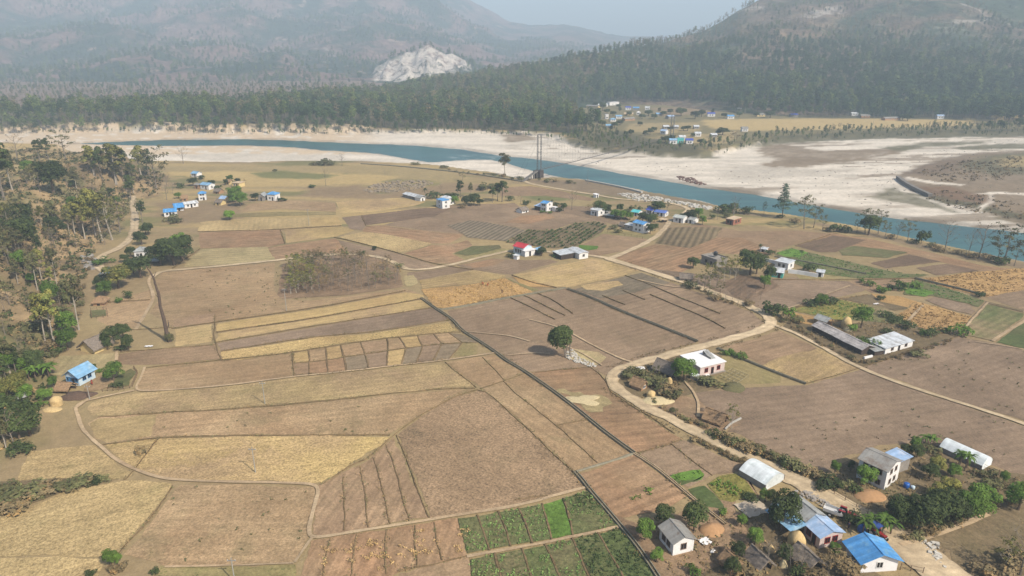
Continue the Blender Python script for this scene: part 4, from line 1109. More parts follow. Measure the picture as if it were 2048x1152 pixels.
H('house', 'house with large bright blue gable roof and white front by the road', (1720,1146), (1690,1108), 7.2, 2.8, rm=BLUER, rise=1.6, nwin=1, nside=1, door=False, eave=.8, wm_=WHC)
H('cattle_shed', 'grey thatched shed behind the bare trees at the bottom edge', (1612,1150), (1578,1118), 4.0, 1.7, rm=THATCH, rise=1.6, openw=True, wm_=WOODW, cat='shed', eave=.6)
H('cattle_shed', 'long grey thatched hut beside the dry yard with straw heaps', (1517,1148), (1490,1122), 3.2, 1.6, rm=THATCH, rise=1.5, openw=True, wm_=WOODW, cat='shed', eave=.6)
H('hut', 'small dark thatched hut at the bottom edge below the white cloth', (1460,1150), (1438,1128), 3.0, 1.6, rm=THATCHB, rise=1.3, wm_=MUD, nwin=0, nside=0, cat='hut')
# ---- the unfinished house and its yard
H('house', 'pink one storey house with a white flat roof and a grey stair cover', (1399,754), (1448,742), 9.0, 3.2, roof='flat', rm=WHC, wm_=PINKW, nwin=3, nside=0, frame_m=REDM, eave=.35, base=.2)
sc = [o for o in COL.objects if o.get('label', '').startswith('pink one storey')][0]
m_ = MB().slab([(5.4, 2.4, 2.95), (7.0, 2.4, 2.95), (7.0, 5.6, 4.1), (5.4, 5.6, 4.1)], .1); m_.build('stair_cover', GREYR, sc)
MB().box(5.35, 5.45, 2.4, 5.6, 2.9, 3.4).box(5.35, 7.0, 5.55, 5.65, 2.9, 4.0).build('stair_wall', GREYW, sc)
H('barn', 'curved grey thatched barn left of the bright green tree', (1342,757), (1308,744), 4.2, 2.0, rm=THATCH, rise=2.0, wm_=WOODW, nwin=0, nside=0, cat='barn', eave=.8, door=False)
H('hut', 'small brown thatched hut beside the road bend and straw pile', (1282,783), (1262,775), 3.0, 1.6, rm=THATCHB, rise=1.5, wm_=MUD, nwin=0, nside=1, cat='hut', door=False, eave=.6)
H('hut', 'brown thatched hut standing alone by the hedge and the slim tree', (1442,854), (1408,842), 3.4, 1.4, rm=THATCHB, rise=1.8, wm_=WOODW, openw=True, cat='hut', eave=.7)
H('coop', 'little round-backed shed beside the pink house', (1394,762), (1380,758), 2.0, 1.2, roof='vault', rm=PLAST, rise=.7, openw=2, wm_=GREYW, cat='coop')
# ---- long sheds right
H('long_shed', 'very long shed under a ragged grey roof above the thin road', (1722,710), (1624,661), 5.2, 2.0, rm=RAGR, rise=1.1, wm_=WOODW, nwin=0, nside=0, door=False, cat='shed')
H('hut', 'small grey gable hut at the upper end of the long ragged shed', (1651,655), (1628,647), 4.0, 2.2, rm=GREYR, rise=1.0, wm_=MUD, openw=True, cat='hut')
H('shed', 'low white walled shed with pale flat roof at the lower end of the long shed', (1769,709), (1824,693), 6.8, 2.2, roof='mono', rm=WHITER, rise=.5, wm_=WHITEW, nwin=3, nside=0, cat='shed', frame_m=FRAME)
H('annex', 'dark little annex between the long ragged shed and the white shed', (1748,712), (1766,709), 3.2, 1.7, roof='mono', rm=GREYR, rise=.3, wm_=WOODW, nwin=0, nside=0, cat='annex', door=False)
# ---- junction
H('house', 'white house with the only red roof at the road', (1047,512), (1027,507), 6.0, 4.0, roof='gable', ridge='x', rm=REDR, rise=1.2, nwin=3, nside=1, floors=1, door=False, win=(1.0, 1.4), wm_=PALEB)
H('annex', 'white annex stepping down from the red roofed house', (1050,514), (1070,510), 5, 2.8, roof='flat', rm=WHC, wm_=WHITEW, nwin=1, nside=0, cat='annex', frames=False)
H('outhouse', 'tiny white outhouse in front of the red roofed house', (1034,520), (1039,518), 2, 1.9, roof='mono', rm=WHITER, rise=.3, nwin=0, nside=0, cat='outhouse', door=False)
H('shed', 'small blue roofed shed right of the red roofed house', (1076,510), (1086,507), 4, 2.2, roof='gable', rm=LBLUER, rise=.7, wm_=WOODW, nwin=0, nside=0, cat='shed')
H('shed', 'dark walled shed with white sheet roof left of the white building at the junction', (1122,520), (1106,512), 7.5, 2.4, roof='mono', rm=WHITER, rise=.4, wm_=WOODW, nwin=0, nside=0, cat='shed', eave=.5)
H('shed', 'white gable building at the road junction with one round window', (1158,519), (1176,516), 9.5, 2.9, roof='gable', ridge='y', rm=WHITER, rise=.5, wm_=WHITEW, nwin=1, nside=0, door=False, cat='building')
# ---- around the upper junction
H('house', 'two storey white house with blue roof just left of the sloping road', (1286,467), (1265,462), 5.5, 5.0, rm=BLUER, rise=.9, floors=2, nwin=2, nside=1, door=False)
H('shed', 'grey block shed attached left of the two storey blue roofed house', (1264,462), (1249,459), 4.4, 2.9, roof='mono', rm=WHITER, rise=.3, wm_=GREYW, nwin=1, nside=0, cat='shed', door=False)
H('hut', 'tiny grey thatched hut left of the grey block shed', (1246,455), (1238,453), 3, 1.2, rm=THATCH, rise=1.2, openw=True, wm_=WOODW, cat='hut')
H('house', 'white house with pale flat sheet roof beside a dark round tree', (1196,433), (1181,430), 6.5, 3.6, roof='gable', rm=WHITER, rise=.6, nwin=2, nside=1)
H('shed', 'low grey sheet shed right of the pale roofed white house', (1228,438), (1206,434), 4.0, 1.4, roof='mono', rm=GREYR, rise=.3, wm_=WOODW, nwin=0, nside=0, openw=True, cat='shed')
H('shed', 'small grey shed behind the low sheet shed', (1216,430), (1206,428), 3.5, 2.0, roof='gable', rm=GREYR, rise=.6, wm_=GREYW, nwin=0, nside=0, cat='shed')
H('house', 'turquoise roofed house half hidden in the trees', (1276,433), (1262,431), 6, 2.4, rm=TURR, rise=.8, wm_=WHITEW)
H('house', 'violet blue roofed house behind the tree cluster at the junction', (1304,430), (1292,428), 7, 2.8, rm=VIOL, rise=1.2, wm_=WHITEW)
H('house', 'faded violet blue roofed house nearest the curving road', (1330,434), (1308,431), 5, 2.4, rm=roofm('blue_violet_sheet', C(104, 128, 196)), rise=.9, wm_=WHITEW)
H('stall', 'small open stall with tan roof by the bend of the road', (1329,446), (1318,444), 3, 1.7, roof='mono', rm=TANR, rise=.2, openw=True, wm_=WOODW, cat='stall')
H('house', 'white house with old pale sheet roof right of the road', (1366,447), (1346,444), 6.2, 3.0, rm=roofm('old_pale_sheet', C(190, 192, 182)), rise=.9, nwin=2, nside=0)
H('house', 'grey roofed cottage beside the bright green bushes right of the road', (1386,448), (1375,446), 6.0, 2.2, rm=GREYR, rise=1.0, nwin=1, nside=0)
H('house', 'unroofed brick house with tan slab near the river', (1466,451), (1451,448), 8.5, 3.2, roof='flat', rm=TANR, wm_=BRICK, nwin=2, nside=2, eave=.3, frame_m=DARK)
# ---- mid field houses
H('house', 'two storey house with flat blue roof among the field trees', (885,418), (873,414), 5.2, 5.0, roof='flat', rm=BLUER, floors=2, nwin=1, nside=1, wm_=WHITEW, eave=.2, door=False)
H('house', 'pale roofed white house just behind the flat blue roofed house', (897,411), (880,408), 5.5, 4.6, roof='hip', rm=WHITER, rise=.9, floors=2, nwin=2, nside=1)
H('long_shed', 'long narrow shed with pale grey roof in the yellow meadow', (837,402), (806,394), 6, 2.2, rm=WHITER, rise=.8, wm_=GREYW, nwin=2, nside=0, cat='shed')
H('shed', 'small white gabled shed at the end of the long narrow shed', (841,403), (850,401), 5, 2.2, ridge='y', rm=GREYR, rise=.8, nwin=0, nside=0, cat='shed')
H('house', 'two storey white house with bright blue roof and blue lean-to in mid field', (1093,424), (1081,422), 6.5, 5.2, roof='gable', rm=BLUER, floors=2, rise=.8, nwin=2, nside=1, wm_=WHITEW)
H('lean_to', 'blue sheet lean-to on the left of the bright blue roofed mid field house', (1080,422), (1069,420), 5.5, 2.8, roof='mono', rm=PBLUE, rise=.6, wm_=WOODW, cat='shed', nwin=0, nside=0)
H('cottage', 'low thatched white cottage left of the blue lean-to', (1044,427), (1057,424), 5, 1.8, rm=THATCH, rise=1.4, wm_=WHITEW, nwin=2, nside=0, cat='cottage')
H('outhouse', 'tiny white outhouse right of the bright blue roofed mid field house', (1110,423), (1114,422), 2.2, 2.4, roof='flat', rm=WHC, nwin=0, nside=0, cat='outhouse')
H('outhouse', 'lone white outhouse on the river track', (1192,396), (1197,395), 2.4, 2.2, roof='mono', rm=WHC, rise=.4, nwin=0, nside=0, cat='outhouse')
H('house', 'white cottage with blue hip roof between green bushes in the left meadow', (551,402), (535,401), 5.5, 4.4, roof='hip', rm=BLUER, rise=1.3, floors=1, nwin=2, nside=1)
H('house', 'grey gabled cottage left of the blue hip roofed cottage', (529,402), (517,402), 6.5, 3.2, roof='gable', ridge='y', rm=GREYR, rise=1.5, nwin=1, nside=0, wm_=GREYW)
# ---- left village
H('house', 'long bright blue roofed house nearest the trees in the left village', (354,432), (329,434), 6, 2.9, rm=BLUER, rise=1.3, nwin=3, nside=0)
H('house', 'blue roofed house right behind the long blue roofed one in the left village', (368,421), (350,423), 6, 3.0, rm=BLUER, rise=1.3, nwin=3, nside=0, porch=1.4)
H('house', 'low white house with pale sheet roof in the left village', (397,413), (370,417), 5.2, 2.6, rm=WHITER, rise=1.0, nwin=3, nside=0)
H('house', 'two storey blue roofed house with yellow side in the middle of the left village', (413,400), (398,401), 5.2, 4.6, roof='hip', rm=BLUER, rise=1.1, floors=2, nwin=2, nside=1, wm_=WHITEW)
H('house', 'white house with light blue roof and round gable in the left village', (418,380), (401,378), 5.6, 3.4, rm=LBLUER, rise=1.1, nwin=2, nside=1)
H('shed', 'brown sheet shed left of the light blue roofed house', (398,378), (389,377), 5.2, 2.8, rm=OLDR, rise=.8, wm_=MUD, nwin=0, nside=0, cat='shed')
H('house', 'small blue and white house farthest back in the left village', (394,355), (383,354), 5, 3, rm=LBLUER, rise=1.2, nwin=2, nside=0)
H('cottage', 'thatched yellow cottage at the right of the left village', (442,411), (430,410), 4.6, 2.0, rm=THATCH, rise=1.4, wm_=CREAM, nwin=1, nside=0, cat='cottage')
H('cottage', 'grey blue roofed cottage touching the big green tree of the left village', (450,405), (439,404), 4.6, 2.4, rm=PBLUE, rise=1.3, wm_=CREAM, nwin=1, nside=0, cat='cottage')
H('house', 'cream slab roofed house behind the big green tree', (479,375), (465,374), 6, 3.0, roof='flat', rm=TANR, wm_=CREAM, nwin=2, nside=0)
H('hut', 'dark thatched hut in the centre of the left village', (376,401), (364,402), 4.5, 1.8, rm=THATCHB, rise=1.5, wm_=MUD, nwin=0, nside=0, cat='hut')
H('hut', 'pale thatched hut beside the cream slab roofed house', (460,369), (452,369), 4.5, 2, rm=THATCHB, rise=1.3, wm_=CREAM, nwin=0, nside=0, cat='hut')
H('hut', 'grey thatched hut between the blue roofs and the big green tree', (438,388), (428,387), 4.5, 1.8, rm=THATCH, rise=1.4, wm_=MUD, nwin=0, nside=0, cat='hut')
# ---- along the left foot of the hill
H('house', 'light blue gabled house with a white veranda and balcony at the hill foot', (134,768), (160,772), 5.6, 3.2, ridge='y', rm=LBLUER, rise=1.7, nwin=4, nside=2, eave=.8, wm_=PALEB, frame_m=BLUER)
H('cattle_shed', 'brown thatched cattle shed in front of the light blue gabled house', (112,787), (136,788), 3.6, 1.5, rm=THATCHB, rise=1.3, openw=True, wm_=WOODW, cat='shed', eave=.5)
H('house', 'yellow walled house under a big grey thatched roof beside three round trees', (162,702), (190,708), 6.0, 2.1, ridge='y', rm=THATCH, rise=2.3, nwin=0, nside=0, wm_=CREAM, eave=.9, door=False)
H('hut', 'grey sheet roofed hut among the dark hillside bushes', (38,805), (54,803), 3.4, 1.8, rm=GREYR, rise=1.0, wm_=WOODW, nwin=0, nside=0, cat='hut')
H('hut', 'round brown thatched hut with a stone base above the net garden', (186,612), (209,611), 4.2, 1.6, roof='hip', rm=THATCHB, rise=1.8, wm_=MUD, nwin=1, nside=0, cat='hut', eave=.6)
H('house', 'small light blue roofed house half behind the yellow green tree', (200,560), (220,559), 6, 2.6, ridge='y', rm=LBLUER, rise=1.2, nwin=1, nside=0)
H('house', 'grey hip roofed white house between the dark trees by the road bend', (270,517), (290,516), 6, 3.6, roof='hip', rm=GREYR, rise=1.6, nwin=2, nside=0)
H('shed', 'grey sheet shed under the huge dark tree by the path', (301,530), (318,529), 4, 1.7, roof='mono', rm=GREYR, rise=.5, wm_=WOODW, openw=True, cat='shed')
# ---- compound by the grey-brown orchard
H('house', 'unfinished grey block house with a black roof tank behind the orchard', (1402,526), (1432,536), 7, 3.4, roof='flat', rm=GREYW, wm_=GREYW, nwin=2, nside=1, parapet=.4, frame_m=DARK, eave=.2)
H('hut', 'grey gabled hut at the roadside corner of the orchard', (1360,562), (1384,564), 4, 1.6, rm=THATCH, rise=1.4, wm_=GREYW, nwin=0, nside=0, cat='hut')
H('house', 'white house with flat pale roof at the end of the orchard', (1575,541), (1549,535), 6, 3.3, roof='mono', rm=WHITER, rise=.3, nwin=2, nside=1, wm_=WHITEW)
H('house', 'teal walled house with white sheet roof below the flat roofed white house', (1565,557), (1543,554), 6.4, 2.6, rm=WHITER, rise=1.1, wm_=TEALW, nwin=2, nside=1)
H('shed', 'small white shed at the end of the pale compound wall', (1646,555), (1632,553), 3.4, 2.2, roof='mono', rm=WHITER, rise=.3, wm_=WHITEW, nwin=0, nside=0, cat='shed')
H('shed', 'tiny white shed beside the palm behind the orchard', (1530,505), (1520,503), 3, 1.6, roof='mono', rm=WHITER, rise=.3, wm_=WHITEW, nwin=0, nside=0, cat='shed')
# ---- far village across the river
fv = [
 ((1196,217),(1172,216),7,3,'gable',OLDR,CREAM,'long low brown roofed building at the left end of the far village'),
 ((1216,213),(1190,214),7,3,'gable',WHITER,WHITEW,'pale roofed house on the skyline terrace of the far village'),
 ((1238,210),(1219,211),8,5,'flat',WHC,WHITEW,'largest white block at the top of the far village'),
 ((1217,238),(1211,238),5,6,'flat',WHC,WHITEW,'tall white cube house in the far village'),
 ((1232,243),(1221,243),6,3,'hip',LBLUER,WHITEW,'white and pale blue house low in the far village'),
 ((1244,237),(1232,237),7,3,'gable',LBLUER,WHITEW,'light blue roofed house right of the tall white cube'),
 ((1262,220),(1251,220),6,4,'gable',VIOL,WHITEW,'violet roofed white house in the middle of the far village'),
 ((1278,221),(1266,221),7,4,'gable',BLUER,GREYW,'dark blue roofed house right of the violet roofed one'),
 ((1299,220),(1290,220),6,4,'gable',WHITER,WHITEW,'white roofed house at the right of the far village centre'),
 ((1270,241),(1250,242),7,2.5,'gable',OLDR,MUD,'long brown shed row at the lower edge of the far village'),
 ((1266,231),(1248,231),6,2.5,'gable',TANR,CREAM,'tan roofed low house in the middle of the far village'),
 ((1280,230),(1273,230),5,4,'hip',WHC,WHITEW,'small bright white house beside the tan roofed one'),
 ((1226,255),(1212,255),5,2.5,'gable',LBLUER,GREYW,'pale blue roofed shed next to the round tree below the far village'),
 ((1430,233),(1415,233),6,4,'gable',VIOL,WHITEW,'violet roofed house at the forest edge beyond the golden terrace'),
 ((1468,238),(1455,238),6,4,'gable',BLUER,WHITEW,'blue roofed house at the left end of the golden terrace'),
 ((1483,222),(1475,222),5,4,'flat',WHC,WHITEW,'lone white box at the forest edge'),
 ((1350,237),(1337,238),7,3,'gable',PBLUE,GREYW,'grey blue roofed house beside the dark round tree in the far village'),
 ((1324,232),(1313,232),7,3,'gable',LBLUER,GREYW,'pale blue roofed house between two dark trees in the far village'),
 ((1331,269),(1320,268),6,4,'gable',PBLUE,WHITEW,'grey blue gabled house on the tan slope below the far village'),
 ((1338,258),(1327,258),6,3,'gable',WHITER,GREYW,'pale roofed shed above the tan slope'),
 ((1357,258),(1347,258),6,3,'gable',WHITER,GREYW,'small pale shed left of the row of dark bushes'),
 ((1398,258),(1388,258),6,3,'gable',WHITER,GREYW,'pale shed at the right end of the row of dark bushes'),
 ((1402,273),(1390,273),6,3.5,'gable',WHITER,WHITEW,'white shed by the zigzag track near the river bank'),
 ((1434,275),(1422,275),6,3,'gable',WHITER,GREYW,'flat pale shed right of the zigzag track'),
 ((1496,263),(1484,263),6,4,'gable',OLDR,WHITEW,'brown roofed house at the near edge of the golden terrace'),
 ((1354,288),(1339,288),6,4,'gable',LBLUER,WHITEW,'white house with light blue roof on the river bluff'),
 ((1367,287),(1355,287),6,5,'flat',TURR,TURQ,'turquoise house on the river bluff'),
 ((1386,288),(1372,288),6,4,'gable',VIOL,WHITEW,'dark blue roofed house right of the turquoise house'),
 ((1371,281),(1358,281),5,4,'gable',WHITER,WHITEW,'white roofed house behind the turquoise house'),
 ((1596,234),(1582,234),7,3,'gable',VIOL,GREYW,'blue roofed house in front of the forest above the golden terrace'),
 ((1716,232),(1703,232),6,3,'gable',WHITER,WHITEW,'white roofed shed above the golden terrace'),
 ((1740,236),(1722,236),6,2.5,'gable',OLDR,MUD,'dark low shed right of the white roofed shed'),
 ((1800,240),(1770,241),7,2.5,'gable',OLDR,MUD,'row of dark sheds at the right part of the golden terrace'),
 ((1888,238),(1874,238),6,4,'gable',PBLUE,WHITEW,'pale house at the right end of the golden terrace'),
 ((1530,233),(1514,233),6,2.5,'gable',OLDR,CREAM,'small tan house before the forest'),
]
for p1, p2, dp, h, rf, rm_, wmm, lb in fv:
    H('house', lb, p1, p2, dp, h, roof=rf, rm=rm_, wm_=wmm, nwin=2, nside=0, rise=1.4 if rf != 'flat' else 0, door=False, win=(1.2, 1.3))
# ------------------------------------------------------------------ trees
ALB, BLUE = 0.55, 1.0
def leaf_mat(name, ca, cb, cc=None, warm=None):
    m, nt, b = mat_new(name, 0.8, 0.15)
    g = nd(nt, 'ShaderNodeNewGeometry'); oi = nd(nt, 'ShaderNodeObjectInfo'); tc = nd(nt, 'ShaderNodeTexCoord')
    col = mix(nt, g.outputs['Random Per Island'], ca, cb)
    n = noise(nt, tc.outputs['Object'], .55, 3, .6)
    if cc: col = mix(nt, ramp(nt, n, .5, .62), col, cc)
    k = mth(nt, 'MULTIPLY', ramp(nt, oi.outputs['Random'], 0, 1, .62, 1.34), ramp(nt, noise(nt, tc.outputs['Object'], .9, 2), .3, .7, .75, 1.25))
    nt.links.new(scalev(nt, col, k), b.inputs['Base Color'])
    return m
def L4(r, g, b): return C(r, g, b, .56)
LM = dict(
 dark=leaf_mat('dark_leaves', L4(62, 76, 40), L4(88, 98, 52), L4(72, 84, 42)),
 green=leaf_mat('green_leaves', L4(84, 112, 42), L4(112, 138, 56), L4(96, 124, 46)),
 bright=leaf_mat('bright_leaves', L4(110, 150, 48), L4(140, 172, 66), L4(120, 158, 50)),
 yellow=leaf_mat('yellow_green_leaves', L4(126, 124, 60), L4(150, 142, 74), L4(104, 112, 56)),
 olive=leaf_mat('olive_leaves', L4(104, 108, 66), L4(130, 126, 82), L4(118, 104, 72)),
 dry=leaf_mat('dry_leaves', L4(150, 128, 92), L4(132, 118, 84), L4(168, 136, 88)),
 fir=leaf_mat('blue_green_leaves', L4(74, 92, 74), L4(92, 108, 84)),
 fore1=leaf_mat('forest_leaves', L4(88, 104, 54), L4(124, 134, 72), L4(98, 112, 58)),
 fore2=leaf_mat('forest_dark_leaves', L4(54, 76, 44), L4(84, 102, 58)),
 fore3=leaf_mat('forest_dry_leaves', L4(140, 122, 92), L4(124, 118, 82)))
BARK = plain('bark', C(120, 102, 84), .95, .25, 2); PALEBARK = plain('pale_bark', C(186, 174, 156), .9, .2, 2); GREYBARK = plain('grey_bark', C(140, 128, 114), .95, .25, 2)
DEADBARK = plain('dead_bark', C(104, 88, 76), .95, .3, 2)

def leaves(blobs, n, size, r, up=.35, jit=.7):
    """quads spread over the skins of several uneven lobes; blobs: (x, y, z, rx, ry, rz)"""
    B = np.array(blobs, float)
    w_ = (B[:, 3] * B[:, 4] + B[:, 4] * B[:, 5]) ; w_ = w_ / w_.sum()
    idx = r.choice(len(B), n, p=w_)
    d = r.normal(size=(n, 3)); d /= np.linalg.norm(d, axis=1)[:, None]
    d[:, 2] = np.where(d[:, 2] < -.45, -d[:, 2], d[:, 2])
    rad = .62 + .42 * r.random(n) ** .6
    c = B[idx, :3] + d * B[idx, 3:] * rad[:, None]
    nrm = d + r.normal(size=(n, 3)) * jit * .55 + np.array([0, 0, up]); nrm /= np.linalg.norm(nrm, axis=1)[:, None]
    t = np.cross(nrm, r.normal(size=(n, 3))); t /= np.linalg.norm(t, axis=1)[:, None]
    bt = np.cross(nrm, t)
    s = size * (.55 + .9 * r.random(n))[:, None]
    a = .55 + .5 * r.random(n)[:, None]
    V = np.stack([c - t * s, c - bt * s * a, c + t * s, c + bt * s * a], 1).reshape(-1, 3)
    F = np.arange(4 * n).reshape(n, 4)
    return V, F

def limbs(mb, h, r0, r, nb=6, z0=.45, spread=.28, lean=(0, 0), k=6, sub=0):
    top = Vector((lean[0], lean[1], h * .82)); pts = []
    for i in range(7):
        t = i / 6
        pts.append((top.x * t + r.normal() * .012 * h * t, top.y * t + r.normal() * .012 * h * t, -.3 + (top.z + .3) * t))
    mb.tube(pts, [r0 * (1.25 if i == 0 else 1) * (1 - .75 * i / 6) for i in range(7)], k)
    ends = []
    for j in range(nb):
        t = z0 + (1 - z0) * (j + .5) / nb * .95
        a = j * 2.4 + r.random(); i = min(5, int(t * 6)); p = Vector(pts[i]).lerp(Vector(pts[i + 1]), t * 6 - i)
        ln = h * spread * (1.15 - .55 * t) * (.8 + .4 * r.random())
        q1 = p + Vector((math.cos(a) * ln * .5, math.sin(a) * ln * .5, ln * .35)); q2 = p + Vector((math.cos(a) * ln, math.sin(a) * ln, ln * .8))
        rb = r0 * .42 * (1 - .5 * t)
        mb.tube([p, q1, q2], [rb, rb * .7, rb * .3], max(3, k - 2), False)
        ends.append(q2)
        for s_ in range(sub):
            a2 = a + r.normal() * .8; l2 = ln * .5 * (.6 + .6 * r.random()); st = q1.lerp(q2, r.random())
            e2 = st + Vector((math.cos(a2) * l2, math.sin(a2) * l2, l2 * (.4 + .8 * r.random())))
            mb.tube([st, e2], [rb * .4, rb * .12], 3, False); ends.append(e2)
            for s2 in range(2 if sub > 2 else 0):
                a3 = a2 + r.normal(); l3 = l2 * .5; e3 = st.lerp(e2, .6) + Vector((math.cos(a3) * l3, math.sin(a3) * l3, l3 * .6))
                mb.tube([st.lerp(e2, .6), e3], [rb * .16, rb * .06], 3, False)
    return ends

# prototypes are 1 unit = real metres at the height given; a copy is scaled to its own height
PROTO = {}
def proto(key, H_, mb, crown, sm_=False):
    tr = mb.mesh('trunk'); cr = npmesh('crown', *crown) if crown is not None else None
    PROTO.setdefault(key, []).append((H_, tr, cr))
for sd_ in range(4):                                    # broad dense (mango, jackfruit)
    r = np.random.default_rng(20 + sd_); mb = MB(); e = limbs(mb, 8, .32, r, 6, .3, .32)
    bl = [(r.normal() * .5, r.normal() * .5, 5.1, 2.6, 2.6, 2.4)]
    for j in range(11):
        a = j * 2.4 + r.random(); q = 1.7 + r.random() * 1.0
        bl.append((math.cos(a) * q, math.sin(a) * q, 2.9 + 3.6 * r.random(), 1.1 + .8 * r.random(), 1.1 + .8 * r.random(), .9 + .7 * r.random()))
    proto('broad', 8, mb, leaves(bl, 3600, .19, r))
for sd_ in range(4):                                    # tall, high crown in tiers on a pale stem
    r = np.random.default_rng(40 + sd_); mb = MB(); e = limbs(mb, 15, .26, r, 9, .45, .17, (r.normal() * .5, r.normal() * .5))
    bl = []
    for q in e: bl.append((q.x * .9, q.y * .9, q.z, .9 + .6 * r.random(), .9 + .6 * r.random(), .8 + .6 * r.random()))
    for j in range(7): bl.append((r.normal() * .9, r.normal() * .9, 8 + 6.2 * r.random(), 1.0 + .5 * r.random(), 1.0 + .5 * r.random(), 1.0))
    proto('tall', 15, mb, leaves(bl, 1500, .27, r))
for sd_ in range(3):                                    # thin crown, branches show
    r = np.random.default_rng(60 + sd_); mb = MB(); e = limbs(mb, 12, .2, r, 12, .3, .24, (r.normal() * .6, r.normal() * .6), 5, 3)
    bl = [(q.x, q.y, q.z, .55 + .4 * r.random(), .55 + .4 * r.random(), .4) for q in e]
    proto('sparse', 12, mb, leaves(bl, 650, .2, r, .2, 1))
for sd_ in range(3):                                    # bare
    r = np.random.default_rng(80 + sd_); mb = MB(); e = limbs(mb, 11, .19, r, 14, .3, .26, (r.normal() * .5, r.normal() * .5), 5, 5)
    bl = [(q.x, q.y, q.z, .35, .35, .3) for q in e]
    proto('bare', 11, mb, leaves(bl, 90, .13, r, .2, 1))
for sd_ in range(3):                                    # bush
    r = np.random.default_rng(100 + sd_); mb = MB(); limbs(mb, 2.2, .06, r, 5, .1, .4, (0, 0), 4)
    bl = [(r.normal() * .6, r.normal() * .6, .5 + 1.0 * r.random(), .6 + .4 * r.random(), .6 + .4 * r.random(), .5 + .3 * r.random()) for j in range(8)]
    proto('bush', 2.2, mb, leaves(bl, 420, .16, r))
for sd_ in range(2):                                    # tiered conical
    r = np.random.default_rng(120 + sd_); mb = MB(); limbs(mb, 14, .22, r, 14, .25, .2, (0, 0), 5)
    bl = []
    for j in range(26):
        t = j / 25; a = j * 2.4; q = (1 - t) * 2.6 * (.5 + .5 * r.random()) + .1
        bl.append((math.cos(a) * q, math.sin(a) * q, 4.2 + t * 9.5, .8 + .9 * (1 - t), .8 + .9 * (1 - t), .42))
    proto('conical', 14, mb, leaves(bl, 1500, .22, r))
for sd_ in range(2):                                    # banana clump
    r = np.random.default_rng(140 + sd_); mb = MB(); V = []; F = []
    for s_ in range(4):
        bx, by = r.normal() * .7, r.normal() * .7; hh = 2.1 + r.random()
        mb.tube([(bx, by, -.2), (bx, by, hh)], [.14, .09], 6)
        for j in range(8):
            a = j * .8 + r.random(); el = .5 + r.random() * .6; ln = 1.9 + r.random() * .6; wd = .27
            d = Vector((math.cos(a), math.sin(a), 0)); sd2 = Vector((-d.y, d.x, 0))
            for q in range(4):
                def P_(t): return Vector((bx, by, hh)) + d * (ln * t * math.cos(el * (1 - t * .6))) + Vector((0, 0, ln * (t * math.sin(el) * 1.3 - t * t * 1.0)))
                w0 = wd * math.sin(math.pi * (q / 4 * .85 + .1)); w1 = wd * math.sin(math.pi * ((q + 1) / 4 * .85 + .1))
                n0 = len(V); V += [P_(q / 4) - sd2 * w0, P_(q / 4) + sd2 * w0, P_((q + 1) / 4) + sd2 * w1, P_((q + 1) / 4) - sd2 * w1]; F.append((n0, n0 + 1, n0 + 2, n0 + 3))
    proto('banana', 3.6, mb, (np.array([tuple(v) for v in V]), np.array(F)))
for sd_ in range(1):                                    # palm
    r = np.random.default_rng(150); mb = MB(); mb.tube([(0, 0, -.2), (.1, 0, 2), (.05, 0, 5.4)], [.17, .13, .1], 6); V = []; F = []
    for j in range(16):
        a = j * 2.4; ln = 1.9; el = .9 - .09 * j; d = Vector((math.cos(a), math.sin(a), 0)); sd2 = Vector((-d.y, d.x, 0))
        for q in range(4):
            def P_(t): return Vector((.05, 0, 5.4)) + d * ln * t + Vector((0, 0, ln * (t * math.sin(el) - t * t * .8)))
            n0 = len(V); w0, w1 = .32 * (1 - q / 4.5), .32 * (1 - (q + 1) / 4.5); V += [P_(q / 4) - sd2 * w0, P_(q / 4) + sd2 * w0, P_((q + 1) / 4) + sd2 * w1, P_((q + 1) / 4) - sd2 * w1]; F.append((n0, n0 + 1, n0 + 2, n0 + 3))
    proto('palm', 6.4, mb, (np.array([tuple(v) for v in V]), np.array(F)))
for k_, lst in PROTO.items():
    for H_, tr, cr in lst:
        tr.materials.append(BARK)
        if cr is not None: cr.materials.append(LM['dark'])

KIND = dict(  # code: proto, leaf, bark, name, description, category
 D=('broad', 'dark', BARK, 'mango_tree', 'dark dense round tree', 'tree'), G=('broad', 'green', BARK, 'leafy_tree', 'green rounded tree', 'tree'),
 R=('broad', 'bright', BARK, 'leafy_tree', 'bright green tree', 'tree'), Y=('broad', 'yellow', BARK, 'leafy_tree', 'yellow green spreading tree', 'tree'),
 T=('tall', 'olive', PALEBARK, 'tall_tree', 'tall pale trunked olive tree', 'tree'), t=('tall', 'dark', GREYBARK, 'tall_tree', 'tall dark green tree', 'tree'), y=('tall', 'yellow', PALEBARK, 'tall_tree', 'tall pale trunked yellowish tree', 'tree'),
 O=('sparse', 'olive', GREYBARK, 'thin_tree', 'thin crowned olive tree', 'tree'), d=('sparse', 'dry', GREYBARK, 'thin_tree', 'thin dry brown tree', 'tree'), o=('sparse', 'yellow', PALEBARK, 'thin_tree', 'thin yellow green tree', 'tree'),
 B=('bare', 'dry', GREYBARK, 'bare_tree', 'bare leafless tree', 'tree'), S=('bush', 'dark', BARK, 'bush', 'dark green bush', 'bush'), s=('bush', 'green', BARK, 'bush', 'fresh green bush', 'bush'),
 b=('bush', 'dry', BARK, 'bush', 'dry brown bush', 'bush'), q=('bush', 'olive', BARK, 'bush', 'olive bush', 'bush'), C=('conical', 'fir', BARK, 'conical_tree', 'tiered conical dark tree', 'tree'),
 N=('banana', 'green', BARK, 'banana_clump', 'clump of banana plants', 'plant'), P=('palm', 'dark', GREYBARK, 'palm', 'small palm', 'palm'))
MINW = {}
tcount = 0
